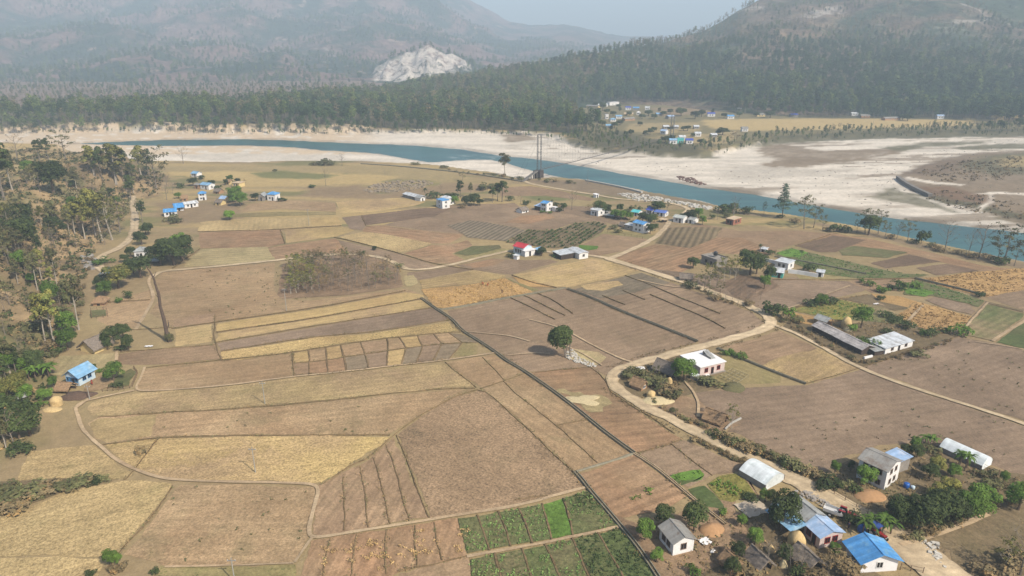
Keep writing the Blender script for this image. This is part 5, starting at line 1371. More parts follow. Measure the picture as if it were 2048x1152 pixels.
def plant(code, x, y, ytop=None, w=1.0, hm=None, pos=None, rnd=None):
    """a tree whose foot is seen at pixel (x, y) and whose top reaches pixel row ytop"""
    global tcount
    tcount += 1
    pk, lm, bk, nm, desc, cat = KIND[code]
    r = rnd or random
    p = pos or hit(x, y)
    hm = hm or max(.6, (y - ytop) / pxm(p[0], p[1], p[2]) / .97)
    H_, tr, cr = PROTO[pk][(tcount * 7 + int(x)) % len(PROTO[pk])]
    s_ = hm / H_
    e = empty(nm, (p[0], p[1], p[2] + .05), r.random() * 6.28)
    e.scale = (s_ * w, s_ * w, s_)
    a = link('trunk', tr, e); a.material_slots[0].link = 'OBJECT'; a.material_slots[0].material = bk
    if cr is not None:
        c = link('crown', cr, e); c.material_slots[0].link = 'OBJECT'; c.material_slots[0].material = LM[lm]
    e['category'] = cat
    return e

REGIONS = [  # (name, pixel box, [(code, x, y foot, y top, width)])
 ('by the two storey white house', [('D',1800,1052,990,1.1),('D',1838,1062,985,1.1),('D',1878,1050,972,1),('Y',1872,1022,962,.9),('D',1908,1048,985,.9),('G',1934,1042,975,.9),('G',1958,1030,965,1),
   ('D',1785,1030,992,.9),('D',1845,1040,985,1),('Y',1895,1000,950,.9),('G',1828,897,872,.9),('N',1861,893,872,1.2),('D',1812,908,888,1.3),('D',1833,915,888,1.2),('D',1858,958,925,1.1),('Y',1873,945,910,1),('G',1905,955,928,1.1),('N',1924,940,903,.8),
   ('G',1668,948,918,.7),('D',1700,942,918,.6),('G',1727,972,925,.9),('S',1660,975,950,1.2),('S',1643,978,960,1.3),('q',1690,972,955,1.3),('S',1710,985,968,1),('q',1973,952,935,1.5),('G',2006,967,940,.8),('O',1994,990,955,1),('O',1972,1005,965,1),('G',2036,1020,962,1),('q',1860,905,890,1.6),('q',1985,975,958,1.5),
   ('d',2015,1000,965,1),('Y',1815,1055,1020,1)]),
 ('in the bottom right yard', [('o',2004,1140,1062,.9),('B',2040,1150,1030,1),('b',2030,1130,1100,1.5),('N',1742,1068,1030,1),('N',1762,1066,1028,1),('S',1712,1048,1030,1.5),('S',1700,1040,1020,1.3),('b',1990,1150,1120,1.5),('d',2046,1120,1070,1)]),
 ('among the bottom hamlet houses', [('G',1290,1080,1034,.9),('D',1328,1050,1006,1.0),('D',1388,1062,998,.9),('G',1312,1124,1094,1),('G',1482,1052,1025,.9),('D',1562,1062,975,.8),('t',1575,1050,985,1),('G',1530,1003,975,1),('S',1500,1000,985,1.5),('G',1510,1090,1050,.9),('D',1474,1118,1078,.9),
   ('B',1530,1140,1058,.9),('B',1548,1120,1062,.8),('S',1592,1150,1125,1),('D',1568,1125,1082,.8),('s',1383,1150,1128,1),('D',1462,1152,1110,.8),('d',1655,1155,1095,.9),('b',1690,1150,1120,1.8),('d',1676,1150,1100,1),('G',1668,1110,1082,.9),('B',1600,1150,1085,1),('b',1622,1155,1130,1.8),('s',1447,1030,1015,1),('B',1505,1080,1035,.9),('d',1408,1150,1120,1),('D',1545,1010,978,.8),('b',1480,1150,1125,2),('B',1580,1140,1075,.9)]),
 ('around the pink house', [('G',1367,762,714,1.1),('s',1455,708,696,1.4),('s',1465,710,700,1.2),('s',1481,717,704,1.4),('o',1463,858,800,.7),('q',1262,755,738,1.8),('q',1275,748,733,1.6),('O',1325,782,745,.9),('q',1300,765,748,1.8),('q',1320,775,757,1.8),('O',1312,760,728,1),('b',1338,790,770,1.6),('q',1420,772,756,2),('q',1408,765,752,1.6),('q',1345,795,775,1.3)]),
 ('around the long ragged shed', [('G',1722,656,611,1.0),('s',1732,692,672,1.5),('s',1707,662,647,1.2),('S',1771,634,622,1.6),('S',1791,642,629,1.5),('S',1780,645,635,1.2),('S',1815,657,639,1.2),('S',1773,667,656,1.3),('S',1859,670,655,1.5),('s',1842,668,657,1.2),('s',1920,670,648,1.3),('G',1639,612,588,1.3),('S',1659,608,592,1.4),('S',1624,612,598,1.5),
   ('s',1767,585,571,1.3),('s',1796,577,560,1.4),('S',1785,580,568,1.2),('s',1829,576,562,1.3),('s',1739,572,560,1.2),('s',1724,566,556,1),('S',1760,600,590,1.2),('S',1958,594,582,1.2),('S',1549,630,600,1),('s',1571,636,612,.9),('q',1594,645,632,1.4),('b',1575,640,628,1.6),('S',1890,665,655,1.6),('q',1835,715,700,1.5)]),
 ('in the orchard compound', [('D',1386,537,513,1.1),('o',1448,562,508,.8),('o',1470,560,506,.8),('o',1459,556,512,.8),('D',1500,550,498,1.1),('D',1513,548,505,.9),('o',1420,570,520,.9),('O',1408,578,540,1),('O',1432,575,530,1),('o',1396,572,545,1),('D',1539,562,530,.8),('d',1530,560,528,1),('G',1528,578,548,.8),('P',1519,508,486,1),('S',1538,510,498,1.2),('P',1602,514,499,1.2),('S',1581,530,516,1.1),('S',1617,543,524,1),
   ('q',1380,575,560,1.4),('O',1440,590,560,1),('O',1415,592,565,1),('B',1465,600,572,.7),('B',1480,592,565,.7),('B',1495,605,575,.7),('B',1450,605,580,.7),('B',1510,590,565,.7),('B',1490,575,552,.7),('B',1520,600,577,.7),('b',1430,600,588,1.5),('b',1500,612,600,1.5),('B',1475,612,590,.7)]),
 ('on the right river bank', [('C',1564,436,369,1.1),('O',1608,458,388,.9),('O',1627,455,405,.9),('O',1645,460,428,1),('S',1667,464,445,.8),('B',1467,430,394,1),('S',1456,425,404,1.4),('S',1490,427,412,1.4),('D',1448,424,408,1.2),('O',1527,430,402,.6),('S',1690,466,450,1),('O',1713,466,438,.8),('D',1737,470,428,1),('O',1730,468,415,1),('O',1756,468,417,.9),('O',1770,473,442,1),
   ('B',1793,478,438,.8),('O',1815,482,438,1.1),('S',1842,488,457,.6),('B',1889,502,436,1),('B',1936,510,455,.8),('B',1957,515,438,1),('O',2008,524,446,1.3),('O',1995,526,470,1),('O',2028,532,480,1),('S',2000,528,512,1.5),('b',1880,503,492,1.6),('b',1915,508,498,1.5),('q',1860,494,484,1.3),('q',1830,487,478,1.3),('b',1975,518,506,1.4),('b',1870,498,488,1.3),('b',1680,464,455,1.4),('b',1655,462,454,1.4),('S',1560,436,428,1.4),('b',1780,477,468,1.3),('b',1945,514,503,1.6),('b',1590,445,436,1.6)]),
 ('near the flat blue roof', [('t',921,393,361,1.2),('t',916,396,370,1),('T',942,395,366,1),('G',909,408,391,1.1),('D',933,412,392,1.2),('D',948,411,388,1.3),('D',960,411,398,1.2),('S',867,397,382,1.3),('P',851,398,374,1),('t',985,405,372,1.2),('t',1004,404,362,1.4),('t',995,402,366,1.2),('O',926,362,342,1.2),('B',1041,408,384,1),('S',1021,402,391,1),('S',1054,410,399,1),('B',1144,420,371,.9),('B',882,385,368,1),('S',893,396,386,1.3),('q',970,380,366,1.6),('q',985,376,366,1.5),('S',908,398,385,1.2),('b',925,416,408,1.5)]),
 ('near the footbridge', [('T',1010,352,304,1.2),('B',684,332,304,1),('B',367,327,291,1.1),('B',652,372,333,.7),('B',770,352,338,1),('q',1040,360,352,1.4),('q',1095,364,356,1.4),('q',1140,367,360,1.4),('q',648,330,318,1.8),('q',632,330,322,1.8),('q',662,331,323,1.5),('S',626,375,369,2.2),('S',550,343,338,1.3),('q',890,336,330,2),('q',830,330,324,2)]),
 ('by the blue roofed house in mid field', [('D',1127,422,405,1),('S',1112,415,404,1),('P',1104,412,398,1),('P',1078,408,396,1),('s',1085,426,420,1.5),('S',1120,424,414,1),('s',1100,427,422,1.5)]),
 ('around the upper road junction', [('D',1201,428,402,1.2),('D',1215,428,408,1),('d',1176,424,408,1),('G',1230,437,418,1.2),('G',1243,440,420,1.2),('D',1252,437,418,1.1),('G',1260,440,424,1.1),('D',1315,428,401,1.2),('O',1333,424,402,1),('S',1299,418,410,1),('D',1285,446,424,1.2),('D',1300,450,428,1.2),('Y',1308,445,428,1),('D',1300,468,446,1),('D',1383,442,420,1.2),('G',1397,436,415,1),('D',1372,440,424,1),('G',1405,450,430,.9),('S',1366,436,426,1.2),('S',1263,420,411,1),('S',1280,420,412,1),
   ('q',1226,458,449,1.6),('q',1237,466,458,1.5),('D',1310,462,447,1.1),('B',1434,440,418,1),('S',1425,438,428,.8),('P',1270,425,409,1),('q',1452,436,425,1.3),('D',1240,425,407,1),('B',1418,440,420,1),('R',1050,506,492,.8)]),
 ('by the red roofed house', [('D',1083,512,494,1.1),('D',1132,506,494,1.1),('s',1110,512,502,1.4),('S',1022,514,505,1.2),('S',1118,508,500,1.4)]),
 ('in the left village', [('D',387,372,355,1.3),('D',424,373,360,1.4),('S',404,358,350,1.8),('G',460,364,350,1.1),('D',476,368,356,1.2),('G',470,398,372,1.3),('G',481,412,384,1.3),('G',466,405,385,1.2),('R',460,440,421,1.3),('G',357,397,385,1.4),('D',511,402,386,1.2),('S',358,376,365,1.3),('D',452,370,358,1),('S',548,398,388,1),('S',562,403,394,1.2),('S',572,402,396,1.3),('q',343,440,428,1.8),('q',352,446,436,1.8),('S',435,378,370,1.4),('B',334,400,366,1.1),('d',490,370,358,1),('B',346,388,362,1)]),
 ('by the hill road', [('D',322,530,486,1.2),('D',348,530,474,1.2),('D',366,522,470,1),('G',362,514,466,.9),('D',335,522,480,1.1),('D',282,556,511,1.3),('D',268,548,515,1.1),('Y',238,577,527,1.25),('D',206,578,548,1.1),('G',212,592,560,1.1),('D',284,490,464,1),('D',292,470,448,1),('D',275,480,462,1),('D',262,515,492,1),('q',300,522,508,1.4),('D',250,525,508,1.2),('s',240,605,594,1.2),('S',256,597,582,1),('s',205,530,515,1.8)]),
 ('by the yellow thatched house', [('G',140,668,618,.8),('G',136,700,652,1),('G',128,660,628,.9),('D',222,692,652,1),('D',248,680,644,.9),('D',258,702,668,.8),('D',216,700,676,.8),('S',243,700,688,1.4),('B',230,700,670,.7),('S',120,705,690,1.4)]),
 ('by the light blue house', [('G',228,762,724,1.15),('D',188,742,727,1),('D',76,748,696,.8),('G',92,803,775,1.2),('G',108,775,750,.9),('s',79,815,800,1.2),('N',92,752,722,1.2),('N',66,760,734,1.1),('Y',22,800,756,1.3),('D',60,872,802,1),('D',20,850,790,1),('D',40,880,820,1),('B',30,893,812,1.1),('B',12,890,830,1),('G',12,742,700,1.1),('D',-10,870,800,1.2),('S',232,776,764,1.4),('S',45,905,880,1.4),('G',52,800,765,1),('Y',40,775,740,1),('s',200,745,736,1)]),
 ('high on the left slope', [('y',90,682,583,.9),('y',109,687,570,.9),('T',158,660,540,.8),('G',140,610,572,.7),('T',75,580,500,.8),('T',114,570,494,.8),('T',36,568,515,.9),('t',84,532,460,.6),('t',8,400,288,1.2),('T',25,380,302,1),('O',80,384,330,1),('D',108,388,320,1),('y',188,352,288,1.25),('t',205,358,296,1),('y',232,368,290,1.35),('t',248,366,300,1),('y',283,352,294,1.3),('t',300,356,300,1.1),('O',313,378,296,1.1),('B',334,374,345,1),('B',35,322,265,1.1),('O',132,318,262,1.2),('t',80,322,280,1.2),('t',98,322,278,1.1),('G',61,350,320,1),
   ('D',45,466,408,1),('D',48,448,405,1),('D',52,505,432,.8),('D',115,480,430,.8),('G',108,450,425,.8),('G',145,414,392,.9),('O',16,470,400,1),('T',112,470,398,.9),('y',150,470,400,1),('y',170,478,395,1),('y',190,470,378,1),('y',205,482,390,1),('o',225,480,385,1),('O',240,465,388,1),('T',214,430,375,1),('O',160,440,372,1),('t',262,400,350,1),('O',282,430,395,1),('t',285,445,400,1),('D',298,470,445,.9),('D',262,352,330,1),('q',60,480,462,2),('B',36,480,420,1),('G',40,540,500,.7),('O',20,610,560,1.1),('O',60,620,585,1),('G',105,610,560,.8),('D',125,600,568,.9),('O',210,490,462,1),('b',95,700,680,1.5),('q',70,660,640,1.6),('O',10,670,620,1),('q',30,720,700,2),('O',50,690,650,1)]),
 ('at the lower left corner', [('G',222,1132,1094,.8),('G',236,1130,1100,.7),('S',185,1150,1135,1),('b',240,1140,1122,1.3),('q',208,963,951,1.6),('S',190,965,953,1.8),('q',165,968,952,2),('q',140,975,958,2.2),('q',20,1000,980,2.5),('q',60,990,972,2.5),('b',100,982,966,2.4),('b',30,1020,1000,2.2),('q',5,985,968,2),('S',310,1148,1135,1),('b',285,908,888,.9)]),
 ('on the path behind the grove', [('S',594,516,507,1.4),('S',640,512,504,1.3),('s',690,510,502,1),('S',750,500,491,1),('S',725,510,500,1),('q',800,536,524,1.1),('S',885,560,550,.01)]),
 ('beyond the river', [('D',1205,222,205,1),('D',1190,215,204,1.2),('D',1237,217,208,1.5),('D',1204,253,241,1.7),('D',1229,256,244,1.3),('D',1297,232,220,1.6),('D',1326,232,222,1.4),('D',1362,232,216,1.6),('D',1390,238,222,1.3),('D',1403,234,220,1.3),('t',1195,240,215,1.2),('D',1252,272,262,1.2),('D',1262,272,259,1),('D',1290,272,261,1.2),('D',1300,270,256,1),('D',1375,262,251,1.6),('D',1367,262,253,1.5),('D',1445,270,255,1.8),('D',1436,270,260,1.4),('D',1330,286,272,1.6),('D',1345,280,270,1.4),('D',1400,288,278,1.4),('D',1410,290,282,1.2),
   ('D',1214,228,218,1.5),('D',1226,232,222,1.5),('t',1240,228,214,1.3),('D',1258,232,223,1.6),('D',1284,238,228,1.5),('D',1308,238,228,1.5),('t',1318,230,216,1.3),('D',1340,228,218,1.5),('D',1240,250,240,1.6),('t',1222,266,252,1.4),('D',1280,252,243,1.4),('D',1308,264,254,1.4),('D',1340,262,253,1.4),('t',1425,232,218,1.4),('D',1448,236,226,1.4),('D',1478,234,224,1.5),('D',1386,274,266,1.4),('d',1468,284,262,1.6),('D',1512,234,225,1.4),('D',1540,236,222,1.6),('D',1805,240,228,1.8),('D',1815,242,228,1.6),('t',1965,245,218,1.6),('t',1990,248,215,1.8),('t',2015,250,222,1.6),('t',2040,250,224,1.6),('t',2000,262,240,1.8),('t',2035,262,238,1.8),('t',1975,262,242,1.6)]),
]
ORD = ['leftmost', 'second from the left', 'third from the left', 'fourth from the left', 'fifth from the left', 'sixth from the left', 'seventh from the left', 'eighth from the left', 'ninth from the left', 'tenth from the left', 'eleventh from the left', 'twelfth from the left', 'thirteenth from the left', 'fourteenth from the left'] + ['%s from left' % w_ for w_ in ('fifteenth','sixteenth','seventeenth','eighteenth','nineteenth','twentieth','twenty-first','twenty-second','twenty-third','twenty-fourth','twenty-fifth','twenty-sixth')]
fb = [q for q in REGIONS if q[0] == 'beyond the river' or q[0].startswith('on the far bank')]
for q in fb:
    REGIONS.remove(q)
    REGIONS += [('in the far village', [t for t in q[1] if t[1] < 1300]), ('on the far terrace below the forest', [t for t in q[1] if 1300 <= t[1] < 1460]), ('on the golden far terrace', [t for t in q[1] if t[1] >= 1460])]
for phrase, items in REGIONS:
    byk = {}
    for it in items:
        if it[4] < .05: continue
        byk.setdefault(KIND[it[0]][4], []).append(it)
    for desc, lst in byk.items():
        lst.sort(key=lambda q: q[1])
        for i, it in enumerate(lst):
            e = plant(it[0], it[1], it[2], it[3], it[4])
            if len(lst) == 1: e['label'] = '%s %s' % (desc, phrase)
            else:
                if i == len(lst) - 1: o_ = 'rightmost'
                else: o_ = ORD[min(i, len(ORD) - 1)]
                e['label'] = '%s %s, %s' % (desc, phrase, o_)
                e['group'] = '%ss %s' % (desc, phrase)

# the lone tree in the brown field, two leaning stems under a round crown
def lone():
    p = hit(1136, 715); s_ = 1.0
    e = empty('lone_tree', p); r = np.random.default_rng(5)
    h = 76 / pxm(*p); k = h / 9.3
    e.scale = (k, k, k)
    mb = MB()
    mb.tube([(-.6, 0, -.2), (-.9, .1, 2), (-1.6, .2, 4.2), (-2.2, .2, 6)], [.26, .2, .16, .1], 7)
    mb.tube([(-.5, 0, 1.2), (-.2, .2, 3.5), (-1.0, .5, 5.6)], [.15, .12, .07], 6)
    mb.tube([(.6, .1, -.2), (.35, 0, 2.2), (.5, 0, 4.6), (.3, .2, 7.6)], [.2, .15, .12, .05], 7)
    mb.build('trunk', GREYBARK, e)
    bl = [(-2.1, .1, 5.3, 2.9, 2.8, 2.7), (-1.2, 0, 6.8, 1.9, 1.9, 1.6), (-3.6, .2, 4.7, 1.6, 1.7, 1.6), (-.6, 0, 4.7, 1.5, 1.6, 1.7), (-2.6, -.8, 6.9, 1.6, 1.5, 1.3), (-2.0, .3, 3.6, 2.0, 2.0, 1.2), (-3.9, 0, 5.9, 1.0, 1.2, 1.0), (.2, 0, 6.5, .8, .8, 1.0)]
    c = npmesh('crown', *leaves(bl, 4200, .2, r)); link('crown', c, e, LM['dark'])
    tag(e, 'lone round dark tree on leaning stems in the bare brown field', 'tree')
lone()

# tall dead trunk
def dead():
    p = hit(339, 683); e = empty('dead_tree', p)
    h = 158 / pxm(*p); mb = MB()
    k = h / 21.0
    pts = [(0, 0, -.3), (-.35, 0, 3), (-.4, 0, 6.5), (-.75, 0, 10), (-.6, .1, 13), (-.95, .1, 15.5), (-1.1, .1, 17.5), (-1.9, .2, 19.6), (-2.7, .2, 21)]
    mb.tube([tuple(c * k for c in q) for q in pts], [.68, .52, .5, .4, .4, .3, .27, .17, .07], 8)
    mb.tube([(-.3 * k, 0, 3.2 * k), (.5 * k, .1, 4.6 * k), (.6 * k, .1, 6.2 * k)], [.25, .2, .05], 6)
    for q in ((-.8, 9.9, -1.4, 10.3), (-.9, 12.6, -1.6, 13.2), (-1.1, 15.8, -1.5, 16.6), (-.6, 7.2, -1.0, 7.6), (-1.3, 17.6, -.4, 19.4), (-.9, 13.4, -.3, 13.9)):
        mb.tube([(q[0] * k, 0, q[1] * k), (q[2] * k, .3, q[3] * k)], [.14, .05], 5)
    mb.build('trunk', DEADBARK, e)
    r = np.random.default_rng(8)
    link('crown', npmesh('crown', *leaves([(.2, 0, 1.2, 1.3, 1.2, 1.3), (-.4, .2, 2.2, .8, .8, .9)], 420, .2, r)), e, LM['olive'])
    tag(e, 'tall dark dead trunk with broken snags standing in the pale field', 'tree')
dead()

# the thin grove, trees planted in rows
GP = [(572,592),(600,594),(700,586),(808,574),(800,548),(772,528),(700,516),(622,522),(572,535)]
GPW = pix(GP)
rg = random.Random(3); cnt = 0; GL = []
for j in range(9):
    for i in range(18):
        u = (i + .5 + rg.uniform(-.3, .3)) / 18; v = (j + .5 + rg.uniform(-.3, .3)) / 9
        x = 562 + u * 250; y = 594 - v * 76 - (x - 562) * .06
        p = at(x, y)
        if float(sdist([p[0]], [p[1]], GPW)[0]) < 1.2: continue
        code = 'o' if x < 610 and rg.random() < .8 else rg.choice('oodO') if x < 625 else rg.choice('dOdBBB') if x < 690 else rg.choice('dBBBBO')
        e = plant(code, x, y, None, 1.0 if x > 615 else 1.2, hm=rg.uniform(5.6, 7.4) if x < 640 else rg.uniform(4.8, 6.6), pos=(p[0], p[1], .2))
        GL.append((e, KIND[code][4], 'in the grove, %s' % ('front rows' if j < 2 else 'second band' if j < 4 else 'middle rows' if j < 6 else 'back rows'), x))
        e['label'] = {'o': 'yellow green thin tree in the left part of the planted grove', 'y': 'tall yellow green tree at the left end of the planted grove', 'd': 'dry brown thin tree inside the planted grove', 'O': 'olive thin tree inside the planted grove', 'B': 'bare grey tree inside the planted grove'}[code]
        e['group'] = e['label'].replace(' tree ', ' trees ')
        cnt += 1

# more trees over the left slope
SL = []
rs = random.Random(11); k = 0; tries = 0
while k < 185 and tries < 12000:
    tries += 1
    x = rs.uniform(-60, 330); y = rs.uniform(345, 900) if k < 100 else rs.uniform(345, 540)
    p = hit(x, y)
    dh = float(sdist([p[0]], [p[1]], HILLW)[0])
    if dh < 3 or dh > 120: continue
    if 385 < y < 440 and x < 180: continue
    code = rs.choice('OOdTyBBGtqqbbqbO') if k < 100 else rs.choice('OBdBTyOdODBTqOdb')
    hm = {'D': 6, 'O': 9, 'd': 8, 'T': 13, 'y': 12, 'B': 9, 'G': 5.5, 't': 11, 'q': 2.5, 'b': 2.2}[code] * rs.uniform(.6, 1.05)
    e = plant(code, x, y, None, rs.uniform(.85, 1.15), hm=hm, pos=p)
    SL.append((e, KIND[code][4], 'in the %s left slope wood' % ('farthest' if y < 385 else 'far' if y < 430 else 'middle' if y < 490 else 'near' if y < 620 else 'nearest'), x))
    k += 1

# hedge rows of bushes along the road and the field edges
HL = []
HEDGES = [
 ('above the short polytunnel', [(1418,868),(1450,882),(1490,900),(1540,915),(1580,935),(1620,950),(1650,962)], 30, 'qSbbqb', 1.7),
 ('above the canal fields', [(1385,880),(1420,895),(1460,915),(1490,928)], 13, 'bbqb', 1.0),
 ('below the dark thicket', [(1800,1085),(1860,1070),(1930,1035),(1990,1010),(2040,1005)], 14, 'bqbb', 1.2),
 ('along the long ragged shed', [(1625,678),(1660,695),(1700,715),(1720,728),(1780,720),(1850,700),(1900,682)], 26, 'bbbq', .9),
 ('below the orchard', [(1380,572),(1410,585),(1440,598),(1470,612)], 10, 'bqb', 1.1),
 ('on the river embankment', [(870,335),(930,345),(1000,354),(1060,362),(1110,366),(1160,368)], 16, 'qbq', 1.8),
 ('at the left slope foot', [(190,500),(165,560),(160,620),(120,700),(100,740)], 14, 'qbb', 1.8),
 ('below the thatched huts', [(1300,800),(1340,825),(1380,845),(1420,858)], 12, 'bqb', .9),
 ('right of the road bend', [(1560,640),(1575,648),(1600,660),(1625,672)], 9, 'bqb', 1.0),
]
for phrase, line, n, codes, hh in HEDGES:
    L_ = np.array(line, float); seg = np.r_[0, np.cumsum(np.hypot(*np.diff(L_, axis=0).T))]
    for i in range(n):
        t = seg[-1] * (i + .5) / n; x = np.interp(t, seg, L_[:, 0]) + rs.uniform(-4, 4); y = np.interp(t, seg, L_[:, 1]) + rs.uniform(-3, 3)
        c = codes[i % len(codes)]
        e = plant(c, x, y, None, rs.uniform(.9, 1.5), hm=hh * rs.uniform(.7, 1.3))
        HL.append((e, KIND[c][4], 'in the row ' + phrase, x))

def ordinals(HL):
    d = {}
    for e, desc, ph, x in HL: d.setdefault((desc, ph), []).append((x, e))
    for (desc, ph), l in d.items():
        l.sort(key=lambda q: q[0])
        for i, (x, e) in enumerate(l):
            e['label'] = '%s %s' % (desc, ph) if len(l) == 1 else '%s %s, %s' % (desc, ph, 'rightmost' if i == len(l) - 1 else ORD[min(i, len(ORD) - 1)])
            if len(l) > 1: e['group'] = '%s group %s' % (desc, ph)
ordinals(HL); ordinals(SL); ordinals(GL)

# ------------------------------------------------------------------ woods: many trees as one mass
def forest_protos(prefix, hs, leaf, n):
    col = bpy.data.collections.new(prefix)
    for i in range(n):
        r = np.random.default_rng(300 + i * 7 + len(prefix))
        mb = MB(); hgt = hs * (.85 + .3 * r.random())
        mb.tube([(0, 0, -1), (0, 0, hgt * .8)], [hs * .014, hs * .006], 4, False)
        bl = []
        w_ = .17 + .05 * r.random()
        for j in range(9):
            a = j * 2.4; q = hs * w_ * .7 * r.random()
            bl.append((math.cos(a) * q, math.sin(a) * q, hgt * (.42 + .5 * (j + .5) / 9), hs * w_ * (.45 + .35 * r.random()), hs * w_ * (.45 + .35 * r.random()), hs * .1))
        lf = leaf[i % len(leaf)]
        sparse = lf == 'fore3'
        V, F = leaves(bl, 170 if sparse else 400, hs * .025, r, .3, .8)
        tv = np.array([tuple(v) for v in mb.v]); fs = [f for f in mb.f if len(f) == 4]
        me = npmesh(prefix, np.vstack([V, tv]), np.vstack([F, np.array(fs) + len(V)]))
        me.materials.append(LM[lf]); me.materials.append(GREYBARK)
        mi = np.zeros(len(me.polygons), np.int32); mi[len(F):] = 1; me.polygons.foreach_set('material_index', mi)
        ob = bpy.data.objects.new('%s.%03d' % (prefix, i), me); col.objects.link(ob)
    return col

def wood(name, label, pts, scl, idx, col):
    me = bpy.data.meshes.new(name); me.vertices.add(len(pts)); me.vertices.foreach_set('co', np.asarray(pts, np.float32).ravel())
    a = me.attributes.new('s', 'FLOAT', 'POINT'); a.data.foreach_set('value', np.asarray(scl, np.float32))
    a = me.attributes.new('k', 'INT', 'POINT'); a.data.foreach_set('value', np.asarray(idx, np.int32))
    a = me.attributes.new('r', 'FLOAT_VECTOR', 'POINT'); rr_ = np.zeros((len(pts), 3), np.float32); rr_[:, 2] = np.random.default_rng(1).random(len(pts)) * 6.28; a.data.foreach_set('vector', rr_.ravel())
    me.update()
    o = link(name, me)
    ng = bpy.data.node_groups.new(name, 'GeometryNodeTree')
    ng.interface.new_socket('Geometry', in_out='INPUT', socket_type='NodeSocketGeometry'); ng.interface.new_socket('Geometry', in_out='OUTPUT', socket_type='NodeSocketGeometry')
    gi = ng.nodes.new('NodeGroupInput'); go = ng.nodes.new('NodeGroupOutput')
    ci = ng.nodes.new('GeometryNodeCollectionInfo'); ci.inputs['Collection'].default_value = col; ci.inputs['Separate Children'].default_value = True; ci.inputs['Reset Children'].default_value = True
    ip = ng.nodes.new('GeometryNodeInstanceOnPoints'); ip.inputs['Pick Instance'].default_value = True
    def na(n_, t):
        q = ng.nodes.new('GeometryNodeInputNamedAttribute'); q.data_type = t; q.inputs['Name'].default_value = n_; return q.outputs['Attribute']
    ng.links.new(gi.outputs[0], ip.inputs['Points']); ng.links.new(ci.outputs[0], ip.inputs['Instance']); ng.links.new(na('k', 'INT'), ip.inputs['Instance Index'])
    ng.links.new(na('s', 'FLOAT'), ip.inputs['Scale']); ng.links.new(na('r', 'FLOAT_VECTOR'), ip.inputs['Rotation']); ng.links.new(ip.outputs[0], go.inputs[0])
    md = o.modifiers.new('trees', 'NODES'); md.node_group = ng
    tag(o, label, 'forest', kind='stuff')
    return o
FC = forest_protos('forest_tree', 20.0, ['fore1', 'fore1', 'fore1', 'fore2', 'fore2', 'fore2', 'fore3', 'fore3'], 8)

def scatter(az0, az1, y0, y1, sp, rr_):
    out = []
    Y = y0
    while Y < y1:
        X = np.arange(az0 * Y, az1 * Y, sp)
        out.append(np.stack([X + rr_.uniform(-.48, .48, len(X)) * sp, Y + rr_.uniform(-.48, .48, len(X)) * sp], 1)); Y += sp
    return np.vstack(out)
fr = np.random.default_rng(77)
# wood on the far terrace and up the right hill
P = scatter(-1.15, 1.2, 690, 2120, 9.5, fr)
X, Y = P.T
zg = ground_z(X, Y); zh = hill_right(X, Y); z = np.maximum(zg, zh)
A_ = X / Y
FRONT = pix([(-600,268),(40,263),(230,258),(420,262),(640,263),(760,262),(850,261),(900,258),(960,262),(1080,268),(1160,280),(1200,268),(1185,250),(1150,228),(1120,218),(1180,211),(1260,207),(1340,208),(1420,214),(1440,222),(1520,231),(1600,235),(1700,234),(1800,237),(1900,238),(1960,242),(2048,243),(2700,246)])
fa = np.array([p[0] / p[1] for p in FRONT]); 
# inside the wood = beyond the front line; on the right the village terrace stays open
FWP = FRONT + [(6000, 12000), (-6000, 12000)]
df = sdist(X, Y, FWP)
keep = (df > 0)
n1 = fbm(X / 90, Y / 90, 131, 4); n2 = fbm(X / 240 + 9, Y / 240, 133, 3)
up = np.clip(zh / 110, 0, 1)
dens = 1 - .6 * sm(.50, .60, n1) * sm(30, 70, zh) - .5 * sm(.45, .55, n2) * sm(70, 120, zh)
keep &= fr.random(len(X)) < dens
keep &= (Y < 1330) | (zh > 4) | (Y < 1500)
bk = Y - wood_back(A_) + (n1 - .5) * 160
keep &= (bk < 0) | (fr.random(len(X)) < .40)
b_in = sm(.46, .56, n2)
idx = np.where(fr.random(len(X)) < .14 + .75 * b_in * up, fr.integers(6, 8, len(X)), np.where(fr.random(len(X)) < .35 + .5 * sm(.5, .42, n2), fr.integers(3, 6, len(X)), fr.integers(0, 3, len(X))))
scl = fr.uniform(.62, 1.15, len(X)) * (.72 + .6 * fbm(X / 40, Y / 40, 137, 3)) * (1 - .3 * up) * np.where(df < 14, .85, 1)
big = (A_ > .12) * (zh < 60) * sm(.42, .52, fbm(X / 70, Y / 70, 171, 3)) * .25
scl = scl * (1 + big)
rd_ = (A_ > .10) & (fr.random(len(X)) < .55 * sm(110, 70, zh) * sm(.36, .5, fbm(X / 120, Y / 120, 173, 3))); idx = np.where(rd_, fr.integers(3, 6, len(X)), idx)
idx = np.where((big > .15) & (idx > 5), 3, idx)
idx = np.where((bk > 0) & (fr.random(len(X)) < .7), fr.integers(5, 8, len(X)), idx); scl = np.where(bk > 0, scl * .5, scl)
wood('forest', 'grey green forest covering the far bank and the hill', np.stack([X, Y, z], 1)[keep], scl[keep], idx[keep], FC)
NF = int(keep.sum())
